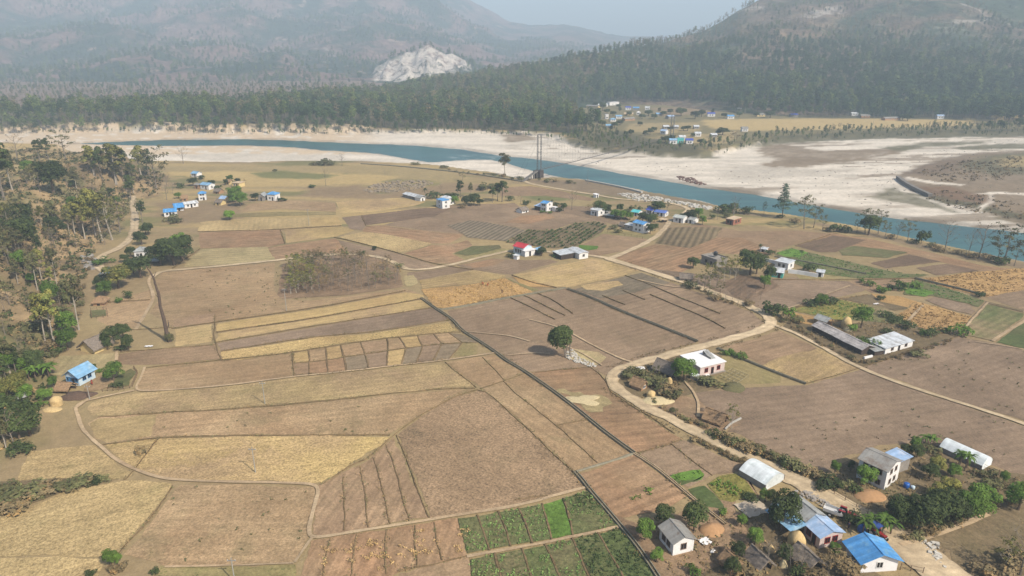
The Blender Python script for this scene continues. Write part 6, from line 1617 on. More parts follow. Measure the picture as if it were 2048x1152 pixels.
# bushes and young trees along the far bank
P = scatter(-1.1, 1.2, 560, 1080, 5.0, fr); X, Y = P.T
edge = pix([(1140,270),(1200,255),(1260,282),(1330,292),(1400,296),(1480,278),(1560,266),(1700,258),(1900,252),(2100,250),(2700,248),(2700,262),(2048,265),(1750,270),(1640,275),(1560,280),(1500,289),(1450,301),(1400,309),(1330,306),(1240,300),(1190,297),(1140,284)])
d = sdist(X, Y, edge) + (fbm(X / 25, Y / 25, 141, 3) - .5) * 14
e2 = pix([(-600,262),(40,262),(230,259),(420,264),(640,265),(900,262),(960,266),(1080,270),(1160,284),(1180,276),(960,258),(640,258),(230,254),(-600,256)])
dd = sdist(X, Y, e2)
keep = ((d > 0) & (fr.random(len(X)) < .62)) | ((dd > 0) & (fr.random(len(X)) < .5))
z = ground_z(X, Y)
wood('scrub_wood', 'dark scrub and young trees lining the far river bank', np.stack([X, Y, z], 1)[keep], (fr.uniform(.14, .34, len(X)) * np.where(fr.random(len(X)) < .1, 1.6, 1))[keep], fr.integers(0, 8, len(X))[keep], FC)
# far mountain woods
P = scatter(-1.1, .55, 1500, 3700, 23, fr); X, Y = P.T
z = mountains(X, Y); PX_, PY_ = px_of(X, Y, z)
sc = sdist(PX_, PY_, [(742, 172), (746, 142), (775, 120), (800, 108), (830, 100), (856, 90), (880, 100), (905, 108), (938, 124), (935, 135), (905, 150), (880, 162), (800, 185)])
n1 = fbm(X / 210, Y / 210, 151, 4)
keep = (z > -1) & ~((sc > -4) & (Y < 1960)) & (fr.random(len(X)) < .25 + .75 * sm(.55, .45, n1))
idx = np.where(n1 > .52, fr.integers(5, 8, len(X)), fr.integers(0, 6, len(X)))
wood('mountain_forest', 'patchy forest on the hazy mountains', np.stack([X, Y, z - 2], 1)[keep], fr.uniform(.7, 1.25, len(X))[keep], idx[keep], FC)
print('TREES', tcount, 'FOREST', NF, int(keep.sum()))
ALB, BLUE = 0.55, 1.0
# ------------------------------------------------------------------ suspension footbridge
def bridge():
    A = np.array(at(1078, 354, 0)[:2]); Bp = np.array(at(1343, 278, 0)[:2])
    d = Bp - A; L_ = float(np.linalg.norm(d)); d = d / L_
    e = empty('suspension_bridge', (A[0], A[1], 0), math.atan2(d[1], d[0]))
    steel = plain('grey_steel', C(120, 120, 118), .6, .15, 1); dk = plain('bridge_deck', C(110, 102, 96), .9, .2, 1); cm = plain('bridge_concrete', C(140, 134, 126), .9, .2, .6); dc = plain('dark_stone', C(84, 76, 72), .95, .25, .6)
    def tower(x, h, base):
        t = MB(); w = 1.3
        for sy in (-1, 1):
            for ox in (-.45, .45):
                for oy in (-.35, .35):
                    t.tube([(x + ox, sy * w + oy, base), (x + ox * .8, sy * w + oy * .8, h)], .09, 4)
            z = base; k = 0
            while z < h - 1.6:
                for ox in (-.45, .45):
                    s1 = -.35 if k % 2 else .35
                    t.tube([(x + ox, sy * w + s1, z), (x + ox, sy * w - s1, z + 1.6)], .05, 3, False)
                s2 = -.45 if k % 2 else .45
                for oy in (-.35, .35): t.tube([(x + s2, sy * w + oy, z), (x - s2, sy * w + oy, z + 1.6)], .05, 3, False)
                t.tube([(x - .45, sy * w - .35, z), (x - .45, sy * w + .35, z)], .04, 3, False); t.tube([(x + .45, sy * w - .35, z), (x + .45, sy * w + .35, z)], .04, 3, False)
                z += 1.6; k += 1
        for z in (base + (h - base) * .5, h - .3): t.box(x - .4, x + .4, -w, w, z, z + .25)
        t.build('tower', steel, e)
    h1, b1 = 27.5, 4.5
    tower(0, h1, b1); tower(L_, 22, 3)
    MB().box(-3.2, 1.6, -2.6, 2.6, -1, b1).build('anchor_block', dc, e)
    MB().box(L_ - 1.6, L_ + 3.2, -2.4, 2.4, -1, 3).build('anchor_block', dc, e)
    st = MB()
    for i in range(12): st.box(-3.2 - (i + 1) * 1.5, -3.2 - i * 1.5, -1, 1, b1 - (i + 1) * .36 - .3, b1 - i * .36)
    for i in range(5):
        st.box(-4.5 - i * 3.6, -4.0 - i * 3.6, -1.1, -.8, -.5, b1 - .6 - i * .8); st.box(-4.5 - i * 3.6, -4.0 - i * 3.6, .8, 1.1, -.5, b1 - .6 - i * .8)
    st.build('stairs', cm, e)
    n = 60; dm = MB(); cb = MB(); hg = MB()
    zs = lambda t: b1 * (1 - t) + 3 * t - 3.0 * 4 * t * (1 - t) * .25 + .2
    zc = lambda t: (h1 * (1 - t) + 22 * t) - 4 * t * (1 - t) * 17.5
    for i in range(n):
        t0, t1 = i / n, (i + 1) / n
        dm.slab([(t0 * L_, -.7, zs(t0)), (t1 * L_, -.7, zs(t1)), (t1 * L_, .7, zs(t1)), (t0 * L_, .7, zs(t0))], .14)
        for sy in (-1, 1):
            dm.slab([(t0 * L_, sy * .75 - .03, zs(t0) + 1.0), (t1 * L_, sy * .75 - .03, zs(t1) + 1.0), (t1 * L_, sy * .75 + .03, zs(t1) + 1.0), (t0 * L_, sy * .75 + .03, zs(t0) + 1.0)], .06)
            cb.tube([(t0 * L_, sy * 1.2, zc(t0)), (t1 * L_, sy * 1.2, zc(t1))], .045, 4, False)
            hg.tube([(t0 * L_, sy * 1.2, zc(t0)), (t0 * L_, sy * .8, zs(t0))], .018, 3, False)
    dm.build('deck', dk, e); cb.build('cable', steel, e); hg.build('hanger', steel, e)
    cb2 = MB()
    for sy in (-1, 1): cb2.tube([(0, sy * 1.2, h1), (-28, sy * 1.6, 0)], .045, 4, False); cb2.tube([(L_, sy * 1.2, 22), (L_ + 26, sy * 1.6, 0)], .045, 4, False)
    cb2.build('cable', steel, e)
    tag(e, 'steel tower suspension footbridge crossing the river on thin cables', 'bridge')
bridge()

# ------------------------------------------------------------------ poles
POLEM = plain('pole_concrete', C(172, 168, 158), .9, .1, 1)
def pole(x, y, ytop, label, arm=True, m=None):
    p = hit(x, y); h = (y - ytop) / pxm(*p) / .97
    e = empty('power_pole', p)
    MB().tube([(0, 0, -.4), (0, 0, h)], [.11, .07], 8).build('shaft', m or POLEM, e)
    if arm:
        MB().box(-.7, .7, -.05, .05, h - .6, h - .5).build('crossarm', METAL, e)
        for s_ in (-.6, 0, .6): MB().tube([(s_, 0, h - .5), (s_, 0, h - .28)], [.05, .03], 5).build('insulator', FRAMEW, e)
    tag(e, label, 'pole', 'concrete power poles in the fields')
pole(511, 945, 888, 'pale power pole in the golden straw field at the lower left'); pole(530, 808, 759, 'pale power pole in the narrow pale field below the small plots')
pole(470, 1165, 1106, 'pale power pole at the bottom edge beside the weedy strip'); pole(180, 800, 767, 'pale power pole in the yard of the light blue house')
pole(618, 452, 418, 'power pole at the left edge of the small golden field above the grove'); pole(573, 622, 575, 'power pole left of the thin grove')
pole(1175, 367, 340, 'slim pole by the river beside the dark terrace', True, METAL); pole(1467, 431, 393, 'lattice pole on the river bank above the brick house', True, METAL)
pole(1344, 287, 268, 'pole behind the turquoise house on the far bluff', True, METAL); pole(1746, 250, 232, 'pole on the golden terrace beyond the river', True, METAL)

# ------------------------------------------------------------------ stacks and heaps
def heap(name, x, y, rad, h, m, label, cat, dome=1.0, seed=0, stretch=1.0, rot=0, lumpy=.2):
    p = hit(x, y); e = None
    V = []; F = []; nr, na = 9, 20
    for i in range(nr + 1):
        t = i / nr
        for j in range(na):
            a = 2 * math.pi * j / na
            if dome > 1.5:  # haystack profile: waist then rounded cap
                rr_ = rad * (1.0 if t < .45 else math.cos((t - .45) / .55 * math.pi / 2) ** .7); zz = h * t
            else: rr_ = rad * (1 - t); zz = h * (1 - (1 - t) ** 1.4) if dome == 1.0 else h * math.sin(t * math.pi / 2)
            q = 1 + lumpy * (float(vnoise(math.cos(a) * 1.7 + seed, math.sin(a) * 1.7 + t * 2, 5)) - .5) * 2
            V.append((rr_ * q * math.cos(a) * stretch, rr_ * q * math.sin(a), zz - (.1 if i == 0 else 0)))
    for i in range(nr):
        for j in range(na): F.append((i * na + j, i * na + (j + 1) % na, (i + 1) * na + (j + 1) % na, (i + 1) * na + j))
    o = link(name, mesh(name, V, F, True), None, m); o.location = (p[0], p[1], p[2] + .18); o.rotation_euler = (0, 0, rot)
    return tag(o, label, cat)
SANDO = plain('orange_sand', C(190, 148, 106), 1, .15, 2); LIME = plain('pale_rubble', C(214, 206, 192), .95, .2, 3); STRAWP = plain('pale_straw', C(214, 194, 150), 1, .25, 3)
heap('haystack', 1692, 656, 1.5, 3.6, STRAWM, 'tall haystack behind the long ragged shed', 'haystack', 2); heap('straw_heap', 1696, 660, 1.4, .9, STRAWP, 'pale straw spill in front of the tall haystack', 'straw heap', .9)
heap('haystack', 113, 811, 1.35, 2.3, STRAWM, 'round golden haystack below the light blue house', 'haystack', 2, 3); heap('straw_heap', 104, 820, 1.5, .5, STRAWM, 'low straw pile in front of the round haystack', 'straw heap', .9, 4, 1.5)
heap('haystack', 1592, 1094, 1.4, 3.1, STRAWM, 'haystack beside the pink walled house', 'haystack', 2, 5); heap('straw_heap', 1541, 1102, .8, 1.1, STRAWM, 'small straw heap in the dry yard, behind', 'straw heap', .9, 6)
heap('straw_heap', 1566, 1132, .7, 1.2, STRAWP, 'small pale straw heap in the dry yard, in front', 'straw heap', .9, 7); heap('haystack', 1302, 794, 1.1, 1.6, STRAWM, 'small haystack beside the brown hut at the road bend', 'haystack', 2, 8)
heap('straw_heap', 1315, 802, 2.2, .6, STRAWP, 'spread of yellow straw by the road bend', 'straw heap', .9, 9, 1.9); heap('haystack', 1339, 766, .7, 1.5, STRAWM, 'little yellow haystack below the grey barn', 'haystack', 2, 10)
heap('sand_heap', 1422, 1060, 1.9, 1.0, SANDO, 'orange sand heap beside the striped roof house', 'sand heap', 1, 11, 1.3, .5); heap('sand_heap', 1738, 992, 2.3, .9, SANDO, 'orange sand heap in front of the two storey white house', 'sand heap', 1, 12, 1.4)
heap('straw_heap', 1170, 801, 3.0, .16, STRAWP, 'wide pale chaff heap on the red brown field beside the canal', 'straw heap', .9, 13, 1.5, -.4, .6); heap('rubble_heap', 1560, 1015, 1.4, .7, LIME, 'white rubble beside the short polytunnel', 'rubble heap', .9, 14, 1.3)
heap('brush_heap', 155, 794, 2.2, 1.1, plain('dry_brush', C(104, 84, 70), 1, .4, 3), 'dark brushwood heap by the yard of the light blue house', 'brush heap', .9, 15, 1.8, .2, .6)
heap('brush_heap', 1466, 775, 2.6, .8, plain('leafy_brush', C(112, 106, 72), 1, .4, 3), 'green brown brush heap at the near end of the bamboo frame', 'brush heap', .9, 16, 1.3, .2, .4)
heap('manure_heap', 1405, 820, .8, .35, BARK, 'small dark heap beside the hut and the footpath', 'heap', .9, 17)

# stones, brushwood and crops nobody could count
def stones(name, label, poly, n, smin, smax, m, seed, z0=0.0, squash=.6, zp=0.0):
    r = np.random.default_rng(seed); P = pix(poly, zp); lo = np.min(P, 0); hi = np.max(P, 0)
    pts = r.uniform(lo, hi, (n * 6, 2)); pts = pts[sdist(pts[:, 0], pts[:, 1], P) > 0][:n]
    base = np.array([(1, 1, 1), (-1, 1, 1), (-1, -1, 1), (1, -1, 1), (1.1, 1.1, -1), (-1.1, 1.1, -1), (-1.1, -1.1, -1), (1.1, -1.1, -1)], float) * .5
    V = []; F = []; fq = np.array([(0, 1, 2, 3), (7, 6, 5, 4), (0, 4, 5, 1), (1, 5, 6, 2), (2, 6, 7, 3), (3, 7, 4, 0)])
    gz = ground_z(pts[:, 0], pts[:, 1])
    for i, (x, y) in enumerate(pts):
        s_ = smin + (smax - smin) * r.random() ** 2.5; a = r.random() * 6.28; c, sn = math.cos(a), math.sin(a)
        v = base * s_ * r.uniform(.6, 1.2, (8, 3)); v[:, 2] *= squash
        v = np.stack([v[:, 0] * c - v[:, 1] * sn + x, v[:, 0] * sn + v[:, 1] * c + y, v[:, 2] + max(gz[i], -3) + z0 + s_ * .1], 1)
        F.append(fq + len(V) * 8); V.append(v)
    return tag(link(name, npmesh(name, np.vstack(V), np.vstack(F)), None, m), label, None, None, 'stuff')
stones('boulders', 'red brown boulders on the far water edge', [(1352,358),(1356,354),(1386,356),(1396,363),(1418,370),(1402,371),(1378,365)], 130, .5, 1.7, plain('red_rock', C(128, 100, 88), .95, .25, .4), 1, 0, .6, -3)
stones('rubble', 'pale rubble along the near river bank', [(1230,386),(1290,390),(1330,398),(1400,410),(1440,418),(1410,420),(1340,405),(1270,402)], 420, .5, 1.8, LIME, 2)
stones('rubble', 'white stones and cement around the lone tree', [(1128,712),(1134,702),(1146,698),(1156,714),(1190,730),(1194,736),(1170,732),(1140,722)], 200, .15, .6, LIME, 3, .2)
stones('rubble', 'grey stones beside the road at the hamlet', [(1590,985),(1620,985),(1700,1030),(1680,1035),(1640,1012)], 160, .15, .7, plain('grey_stone', C(170, 160, 148), .95, .2, 1), 4, .2)
stones('rubble', 'broken concrete beside the road at the bottom right', [(1838,1080),(1880,1090),(1890,1140),(1868,1120),(1850,1100)], 60, .2, .8, LIME, 5, .2)
stones('brushwood', 'scattered pale brushwood in the meadow', [(728,380),(745,370),(790,362),(850,360),(868,368),(830,380),(780,386),(735,385)], 700, .3, 1.8, plain('brushwood', C(160, 144, 122), 1, .3, .8), 6, 0, .7)
stones('rubble', 'grey slabs beside the bend of the hill road', [(162,512),(180,508),(192,520),(188,540),(172,538)], 120, .4, 1.8, plain('grey_slab', C(172, 164, 154), .95, .2, 1), 7)
stones('pebbles', 'sparse stones over the gravel bars', [(1100,285),(1300,320),(1500,345),(1750,320),(2040,275),(2040,440),(1700,405),(1500,375),(1300,345),(1080,310)], 700, .3, .9, plain('bar_stone', C(150, 140, 128), .95, .2, .5), 8, 0, .6, -3)

def tufts(name, label, polys, dens, size, nl, lm, seed, h=.35, rows=None, z0=.1, gz=False):
    r = np.random.default_rng(seed); V = []; N = 0
    for poly in polys:
        P = pix(poly); lo = np.min(P, 0); hi = np.max(P, 0); area = (hi[0] - lo[0]) * (hi[1] - lo[1])
        n = int(area * dens); pts = r.uniform(lo, hi, (n, 2))
        if rows:
            a, sp = rows; d = np.array([-math.sin(a), math.cos(a)]); t = pts @ d; pts = pts + ((np.round(t / sp) * sp - t) * .92)[:, None] * d
        pts = pts[sdist(pts[:, 0], pts[:, 1], P) > (.25 if len(P) > 4 or area > 30 else 0)]
        keep = fbm(pts[:, 0] / 3, pts[:, 1] / 3, seed, 3) > .38
        pts = pts[keep]
        c = np.repeat(pts, nl, 0); m_ = len(c); g0 = np.repeat(ground_z(pts[:, 0], pts[:, 1]), nl) if gz else 0
        off = r.normal(size=(m_, 2)) * size * .8; zz = z0 + r.random(m_) * h + g0
        c3 = np.stack([c[:, 0] + off[:, 0], c[:, 1] + off[:, 1], zz], 1)
        nr_ = r.normal(size=(m_, 3)) * .6 + np.array([0, 0, .7]); nr_ /= np.linalg.norm(nr_, axis=1)[:, None]
        t = np.cross(nr_, r.normal(size=(m_, 3))); t /= np.linalg.norm(t, axis=1)[:, None]; b2 = np.cross(nr_, t)
        s_ = size * (.5 + .7 * r.random(m_))[:, None]
        V.append(np.stack([c3 - t * s_, c3 - b2 * s_ * .6, c3 + t * s_, c3 + b2 * s_ * .6], 1).reshape(-1, 3))
    V = np.vstack(V); F = np.arange(len(V)).reshape(-1, 4)
    return tag(link(name, npmesh(name, V, F), None, lm), label, None, None, 'stuff')
CROP = leaf_mat('crop_leaves', L4(96, 122, 62), L4(124, 142, 82)); CROPD = leaf_mat('crop_dark_leaves', L4(84, 104, 58), L4(108, 124, 72))
tufts('crop_plants', 'low vegetable rows in the green plots beside the canal', [GREEN_PLOTS[i] for i in (0, 1, 2, 3, 5, 6, 7, 8, 9)], 2.6, .20, 5, CROP, 11, .3, (1.3, .9))
tufts('crop_plants', 'dense dark greens near the canal corner', [[(1115,1000),(1176,983),(1208,1020),(1150,1030)], GREEN_PLOTS[10], GREEN_PLOTS[11]], 3.0, .22, 5, CROPD, 12, .35)
tufts('crop_plants', 'bright green crop patches in the brown fields', [[(1337,950),(1400,941),(1408,950),(1360,970)], [(1285,985),(1300,972),(1310,980),(1300,995)], [(1255,1000),(1275,990),(1285,998),(1265,1008)], [(1262,1010),(1280,1000),(1275,1015)], [(1415,969),(1470,950),(1505,990),(1460,1000)]], 2.8, .25, 5, leaf_mat('young_leaves', L4(118, 160, 52), L4(140, 172, 76)), 13, .5)
tufts('crop_plants', 'dark crop rows in the field behind the white sheds', [[(1053,461),(1107,461),(1151,446),(1192,444),(1214,451),(1207,463),(1156,492),(1107,497),(1012,485)]], .5, .45, 5, CROPD, 14, .7, (1.1, 2.4))
tufts('crop_plants', 'green plants in the right hand vegetable fields', [[(1548,508),(1583,496),(1640,511),(1748,536),(1858,550),(1827,556),(1716,557),(1640,548)], [(1808,590),(1830,559),(1875,572),(1970,602),(1938,608),(1868,593)], [(1577,620),(1678,600),(1740,612),(1780,624),(1685,642)]], .9, .28, 4, leaf_mat('field_greens', L4(100, 138, 66), L4(122, 150, 84)), 15, .2)
tufts('weeds', 'scattered weeds in the dry fields', [[(360,972),(628,974),(614,1076),(588,1126),(330,1133),(246,1110)], [(318,1137),(588,1130),(596,1170),(300,1170)], [(300,840),(780,800),(780,868),(314,874)], [(325,545),(550,526),(620,602),(432,645)], [(1725,736),(1915,675),(2060,700),(2060,842)], [(1480,868),(1900,804),(2060,860),(2010,940),(1640,950)]], .045, .22, 6, LM['olive'], 16, .3)
tufts('undergrowth', 'low green undergrowth at the lower left bank', [[(-20,975),(60,965),(205,955),(190,968),(110,992),(0,1035),(-20,1040)]], 1.6, .3, 6, LM['olive'], 17, .6)
tufts('undergrowth', 'dry undergrowth around the hamlet yards', [[(1640,960),(1760,1040),(1850,1075),(2040,1010),(2050,950),(1900,905),(1720,908)], [(1300,1060),(1500,1015),(1640,1080),(1700,1160),(1340,1160)], [(1562,655),(1760,640),(1880,668),(1760,722),(1640,690)], [(1240,755),(1300,730),(1370,760),(1340,790)]], .9, .2, 5, LM['dry'], 18, .3)
tufts('undergrowth', 'green weeds around the hamlet yards', [[(1700,940),(1800,960),(1960,940),(2040,960),(1960,1030),(1820,1060)], [(1300,1080),(1330,1060),(1480,1030),(1500,1060),(1400,1120)], [(1250,760),(1330,745),(1400,765),(1330,785)]], .6, .22, 5, LM['olive'], 19, .35)
HP = [(-60,930),(60,880),(88,800),(110,705),(160,600),(185,505),(250,440),(262,400),(318,392),(330,350),(200,340),(-60,345)]
tufts('undergrowth', 'dry grass and litter on the left slope', [HP], .10, .5, 7, LM['dry'], 31, .5, gz=True)
tufts('undergrowth', 'low green scrub on the left slope', [HP], .09, .55, 9, LM['olive'], 32, 1.1, gz=True)
tufts('undergrowth', 'dark scrub on the left slope', [HP], .05, .5, 10, LM['dark'], 33, 1.3, gz=True)
def line_tufts(name, label, lines, per_m, size, nl, lm, seed, spread=.35, h=.3, z0=.15, off=0.0):
    r = np.random.default_rng(seed); pts = []
    for l in lines:
        P = [np.array(at(x, y)[:2]) for x, y in l]
        for a, b_ in zip(P[:-1], P[1:]):
            L_ = np.linalg.norm(b_ - a); n = int(L_ * per_m * min(1, 45 / (a[1] * .12 + 20))); t = r.random(n)
            nn = np.array([-(b_ - a)[1], (b_ - a)[0]]) / (L_ + 1e-6); sg_ = np.where(r.random(n) < .5, -1, 1)[:, None]
            pts.append(a + (b_ - a) * t[:, None] + r.normal(size=(n, 2)) * spread + nn * off * sg_)
    pts = np.vstack(pts); pts = pts[fbm(pts[:, 0] / 5, pts[:, 1] / 5, seed, 3) > .45]
    c = np.repeat(pts, nl, 0); m_ = len(c)
    c3 = np.stack([c[:, 0] + r.normal(size=m_) * size, c[:, 1] + r.normal(size=m_) * size, z0 + r.random(m_) * h], 1)
    nr_ = r.normal(size=(m_, 3)) * .6 + np.array([0, 0, .7]); nr_ /= np.linalg.norm(nr_, axis=1)[:, None]
    t = np.cross(nr_, r.normal(size=(m_, 3))); t /= np.linalg.norm(t, axis=1)[:, None]; b2 = np.cross(nr_, t); s_ = size * (.5 + .7 * r.random(m_))[:, None]
    V = np.stack([c3 - t * s_, c3 - b2 * s_ * .6, c3 + t * s_, c3 + b2 * s_ * .6], 1).reshape(-1, 3)
    return tag(link(name, npmesh(name, V, np.arange(len(V)).reshape(-1, 4)), None, lm), label, None, None, 'stuff')
CANL = [[(842,597),(889,629),(923,662),(991,705),(1050,744),(1110,786),(1157,822),(1200,858),(1268,908)], [(1149,945),(1177,979),(1240,1053),(1316,1156)], [(1135,579),(1240,623),(1340,662),(1394,684)], [(880,621),(1011,597),(1131,577)], [(1434,698),(1611,769)], [(1830,558),(1970,593)], [(1268,909),(1322,944),(1377,992),(1450,1050)]]
line_tufts('verge_grass', 'dry grass along the field bunds', BUNDS, 2.2, .15, 4, LM['dry'], 41)
line_tufts('verge_grass', 'green weeds along the field bunds', BUNDS, 1.0, .15, 4, LM['olive'], 42)
line_tufts('verge_grass', 'weeds overhanging the irrigation canals', CANL, 5, .17, 4, LM['dry'], 43, .5); line_tufts('verge_grass', 'green weeds beside the irrigation canals', CANL, 0.9, .17, 4, LM['olive'], 44, .5)
line_tufts('verge_grass', 'dry grass on the road verges', [[tuple(q) for q in R1[8:]]], 7, .18, 4, LM['dry'], 45, .4, z0=.1, off=2.9)
tufts('undergrowth', 'brown scrub on the island beyond the gravel', [[(1818,376),(1900,374),(2048,400),(2100,440),(1980,420),(1900,402)], [(1830,340),(1900,320),(2048,305),(2048,350),(1900,360)]], .06, .7, 6, LM['dry'], 46, .8, gz=True)
# straw left in short rows on the brown plots
STR = []
rr_ = random.Random(4)
for (x0, x1, y0, y1, n) in ((630,706,1092,1150,16), (716,770,1078,1140,18), (778,828,1068,1130,12), (832,868,1060,1112,7), (884,930,1050,1108,10)):
    for i in range(n):
        x = rr_.uniform(x0, x1); y = rr_.uniform(y0, y1); l = rr_.uniform(8, 20); s_ = rr_.choice((-.35, .2, .5, 1.1))
        STR.append([(x, y), (x + l, y + l * s_ * .5), (x + l + 2, y + l * s_ * .5 + 3), (x + 1, y + 3)])
tufts('straw_rows', 'rows of cut straw left on the reddish brown plots', STR, 14, .17, 4, leaf_mat('straw_bits', L4(204, 170, 116), L4(190, 156, 106)), 20, .14, z0=.22)
SH = []
for i in range(9):
    t = i / 9
    SH.append([(845 + t * 165, 590 - t * 34), (858 + t * 165, 587 - t * 34), (915 + t * 150, 612 - t * 26), (900 + t * 150, 616 - t * 26)])
tufts('sheaves', 'ripe sheaves lying in rows in the golden field', SH, 2.2, .28, 5, leaf_mat('ripe_straw', L4(222, 184, 120), L4(204, 164, 104)), 21, .16)
tufts('stubble', 'ripe wheat standing in the right hand fields', [[(1839,558),(1938,546),(2030,538),(2100,536),(2120,575),(2048,580),(1976,595),(1900,578)], [(1792,632),(1816,619),(1833,604),(1888,618),(1944,634),(1925,652),(1880,668),(1824,650)]], .9, .32, 4, leaf_mat('wheat_straw', L4(200, 160, 104), L4(184, 146, 96)), 22, .2)

# ------------------------------------------------------------------ walls, embankments, fences
def wallrun(name, label, cat, pts, h, t, m, z0=0.0, terrain=False):
    P = smooth_line([hit(x, y) if terrain else at(x, y) for x, y in pts], 1)
    b_ = MB(); o0 = P[0]
    for a, c in zip(P[:-1], P[1:]):
        d = (c - a)[:2]; L_ = np.linalg.norm(d)
        if L_ < .05: continue
        n_ = np.array([-d[1], d[0]]) / L_ * t / 2
        q = [(a[0] - o0[0] + n_[0], a[1] - o0[1] + n_[1], h + (a[2] if terrain else 0)), (a[0] - o0[0] - n_[0], a[1] - o0[1] - n_[1], h + (a[2] if terrain else 0)), (c[0] - o0[0] - n_[0], c[1] - o0[1] - n_[1], h + (c[2] if terrain else 0)), (c[0] - o0[0] + n_[0], c[1] - o0[1] + n_[1], h + (c[2] if terrain else 0))]
        b_.slab(q, h + 1.2)
    o = b_.build(name, m); o.location = (o0[0], o0[1], z0 if not terrain else 0)
    return tag(o, label, cat)
wallrun('river_wall', 'pale river wall along the dark near terrace', 'wall', [(1172,362),(1210,369),(1250,377),(1284,386)], .9, 1.6, conc2)
wallrun('river_wall', 'dark gabion wall along the near sand bank', 'wall', [(722,328),(800,333),(880,341),(950,349),(1010,358),(1046,364)], .7, 1.2, conc)
wallrun('embankment', 'dark curved stone embankment at the right scrub island', 'embankment', [(1797,349),(1812,361),(1835,373),(1862,385)], 1.7, 2.4, plain('embankment_stone', C(140, 132, 122), .95, .2, .5), -2.5)
wallrun('compound_wall', 'white compound wall behind the two white houses', 'wall', [(1576,546),(1600,549),(1635,555)], 1.5, .3, WHC)
wallrun('compound_wall', 'short white wall left of the flat roofed white house', 'wall', [(1528,522),(1552,528)], 1.3, .3, WHC)
wallrun('low_wall', 'low white wall below the long shed', 'wall', [(1728,718),(1744,714)], .6, .4, WHC)
wallrun('low_wall', 'low pale wall beside the slim tree and hut', 'wall', [(1450,860),(1462,848),(1482,838)], .4, .3, conc2)
def fence(label, pts, sp=2.2, h=1.3, rails=2, m=WOOD):
    P = [np.array(hit(x, y)) for x, y in pts]; seg = np.r_[0, np.cumsum([np.linalg.norm((b_ - a)[:2]) for a, b_ in zip(P[:-1], P[1:])])]
    n = max(2, int(seg[-1] / sp)); o0 = P[0]; e = empty('fence', tuple(o0)); Q = []
    r = random.Random(n)
    for i in range(n + 1):
        t = seg[-1] * i / n; q = np.array([np.interp(t, seg, [p[k] for p in P]) for k in range(3)]) - o0; Q.append(q)
        MB().tube([(q[0], q[1], q[2] - .3), (q[0] + r.uniform(-.06, .06), q[1], q[2] + h * r.uniform(.85, 1.15))], [.07, .055], 5).build('post', m, e)
    for k in range(rails):
        b_ = MB()
        for a, c in zip(Q[:-1], Q[1:]): b_.tube([(a[0], a[1], a[2] + h * (k + 1) / (rails + .3)), (c[0], c[1], c[2] + h * (k + 1) / (rails + .3))], .03, 4, False)
        b_.build('rail', m, e)
    tag(e, label, 'fence')
fence('fence of rough posts right of the long polytunnel', [(1966,938),(1990,948),(2020,960),(2060,978)])
fence('fence posts along the road beside the orange sand heap', [(1668,990),(1690,1003),(1715,1018),(1735,1030)], 1.8)
fence('short fence beside the big blue roof', [(1800,1140),(1822,1142),(1845,1148)], 1.6)
fence('garden fence round the green plot of the light blue house', [(205,783),(240,781),(264,776),(276,748),(268,738)], 1.2, 1.1, 3)
fence('fence along the thin road above the long shed', [(1590,662),(1620,680),(1660,700),(1700,724)], 3.0, 1.2, 1)
fence('fence between the dark brown field and the sheds', [(1770,722),(1820,708),(1860,697),(1900,684)], 3.0, 1.2, 1)
fence('fence round the small net garden', [(182,622),(214,620),(216,634),(184,638),(182,622)], 1.8, 1.2, 1)
fence('fence in front of the grey block shed and blue roofed house', [(1215,465),(1240,470),(1268,474),(1285,478)], 3, 1.2, 1)

# bamboo drying frame beside the pink house
def frame():
    a = np.array(at(1473, 772)); b_ = np.array(at(1492, 748)); d = np.array(at(1440, 757))
    e = empty('bamboo_frame', tuple(a)); m = plain('bamboo', C(170, 156, 120), .9, .2, 3)
    u = (np.array(at(1496, 757)) - a)[:2]; v = (d - a)[:2]
    for i in range(5):
        p = v * i / 4
        MB().tube([(p[0], p[1], .9), (p[0] + u[0], p[1] + u[1], .9)], .07, 5).build('beam', m, e)
        for q in (0, 1): MB().tube([(p[0] + u[0] * q, p[1] + u[1] * q, -.1), (p[0] + u[0] * q, p[1] + u[1] * q, 1)], .06, 5).build('post', m, e)
    for i in range(5):
        p = u * i / 4; MB().tube([(p[0], p[1], .97), (p[0] + v[0], p[1] + v[1], .97)], .06, 5).build('beam', m, e)
    tag(e, 'low bamboo frame standing in the grass right of the pink house', 'frame')
frame()

# ------------------------------------------------------------------ tanks, cloths
def tank(x, y, r_, h, m, label, z=0.0, name='water_tank'):
    p = hit(x, y); e = empty(name, (p[0], p[1], p[2] + z))
    MB().tube([(0, 0, 0), (0, 0, h * .12), (0, 0, h * .5), (0, 0, h * .86), (0, 0, h * .97)], [r_ * .95, r_, r_ * .98, r_, r_ * .55], 14).build('body', m, e, True)
    MB().tube([(0, 0, h * .97), (0, 0, h * 1.06)], [r_ * .35, r_ * .33], 10).build('lid', m, e)
    tag(e, label, 'tank')
BLUEP = plain('blue_plastic', C(40, 104, 190), .4, .1, 2, .5); BLACKP = plain('black_plastic', C(40, 40, 42), .4, .1, 2, .5)
tank(1723, 1062, .75, 1.5, BLUEP, 'blue water tank behind the vehicle with the canopy'); tank(1812, 975, .55, 1.1, BLUEP, 'blue water drum right of the two storey white house')
tank(1825, 977, .4, .6, PALEB, 'pale blue tub next to the blue drum', name='tub')
tank(1429, 529, .8, 1.6, BLACKP, 'black water tank on the roof of the grey block house', 3.75)
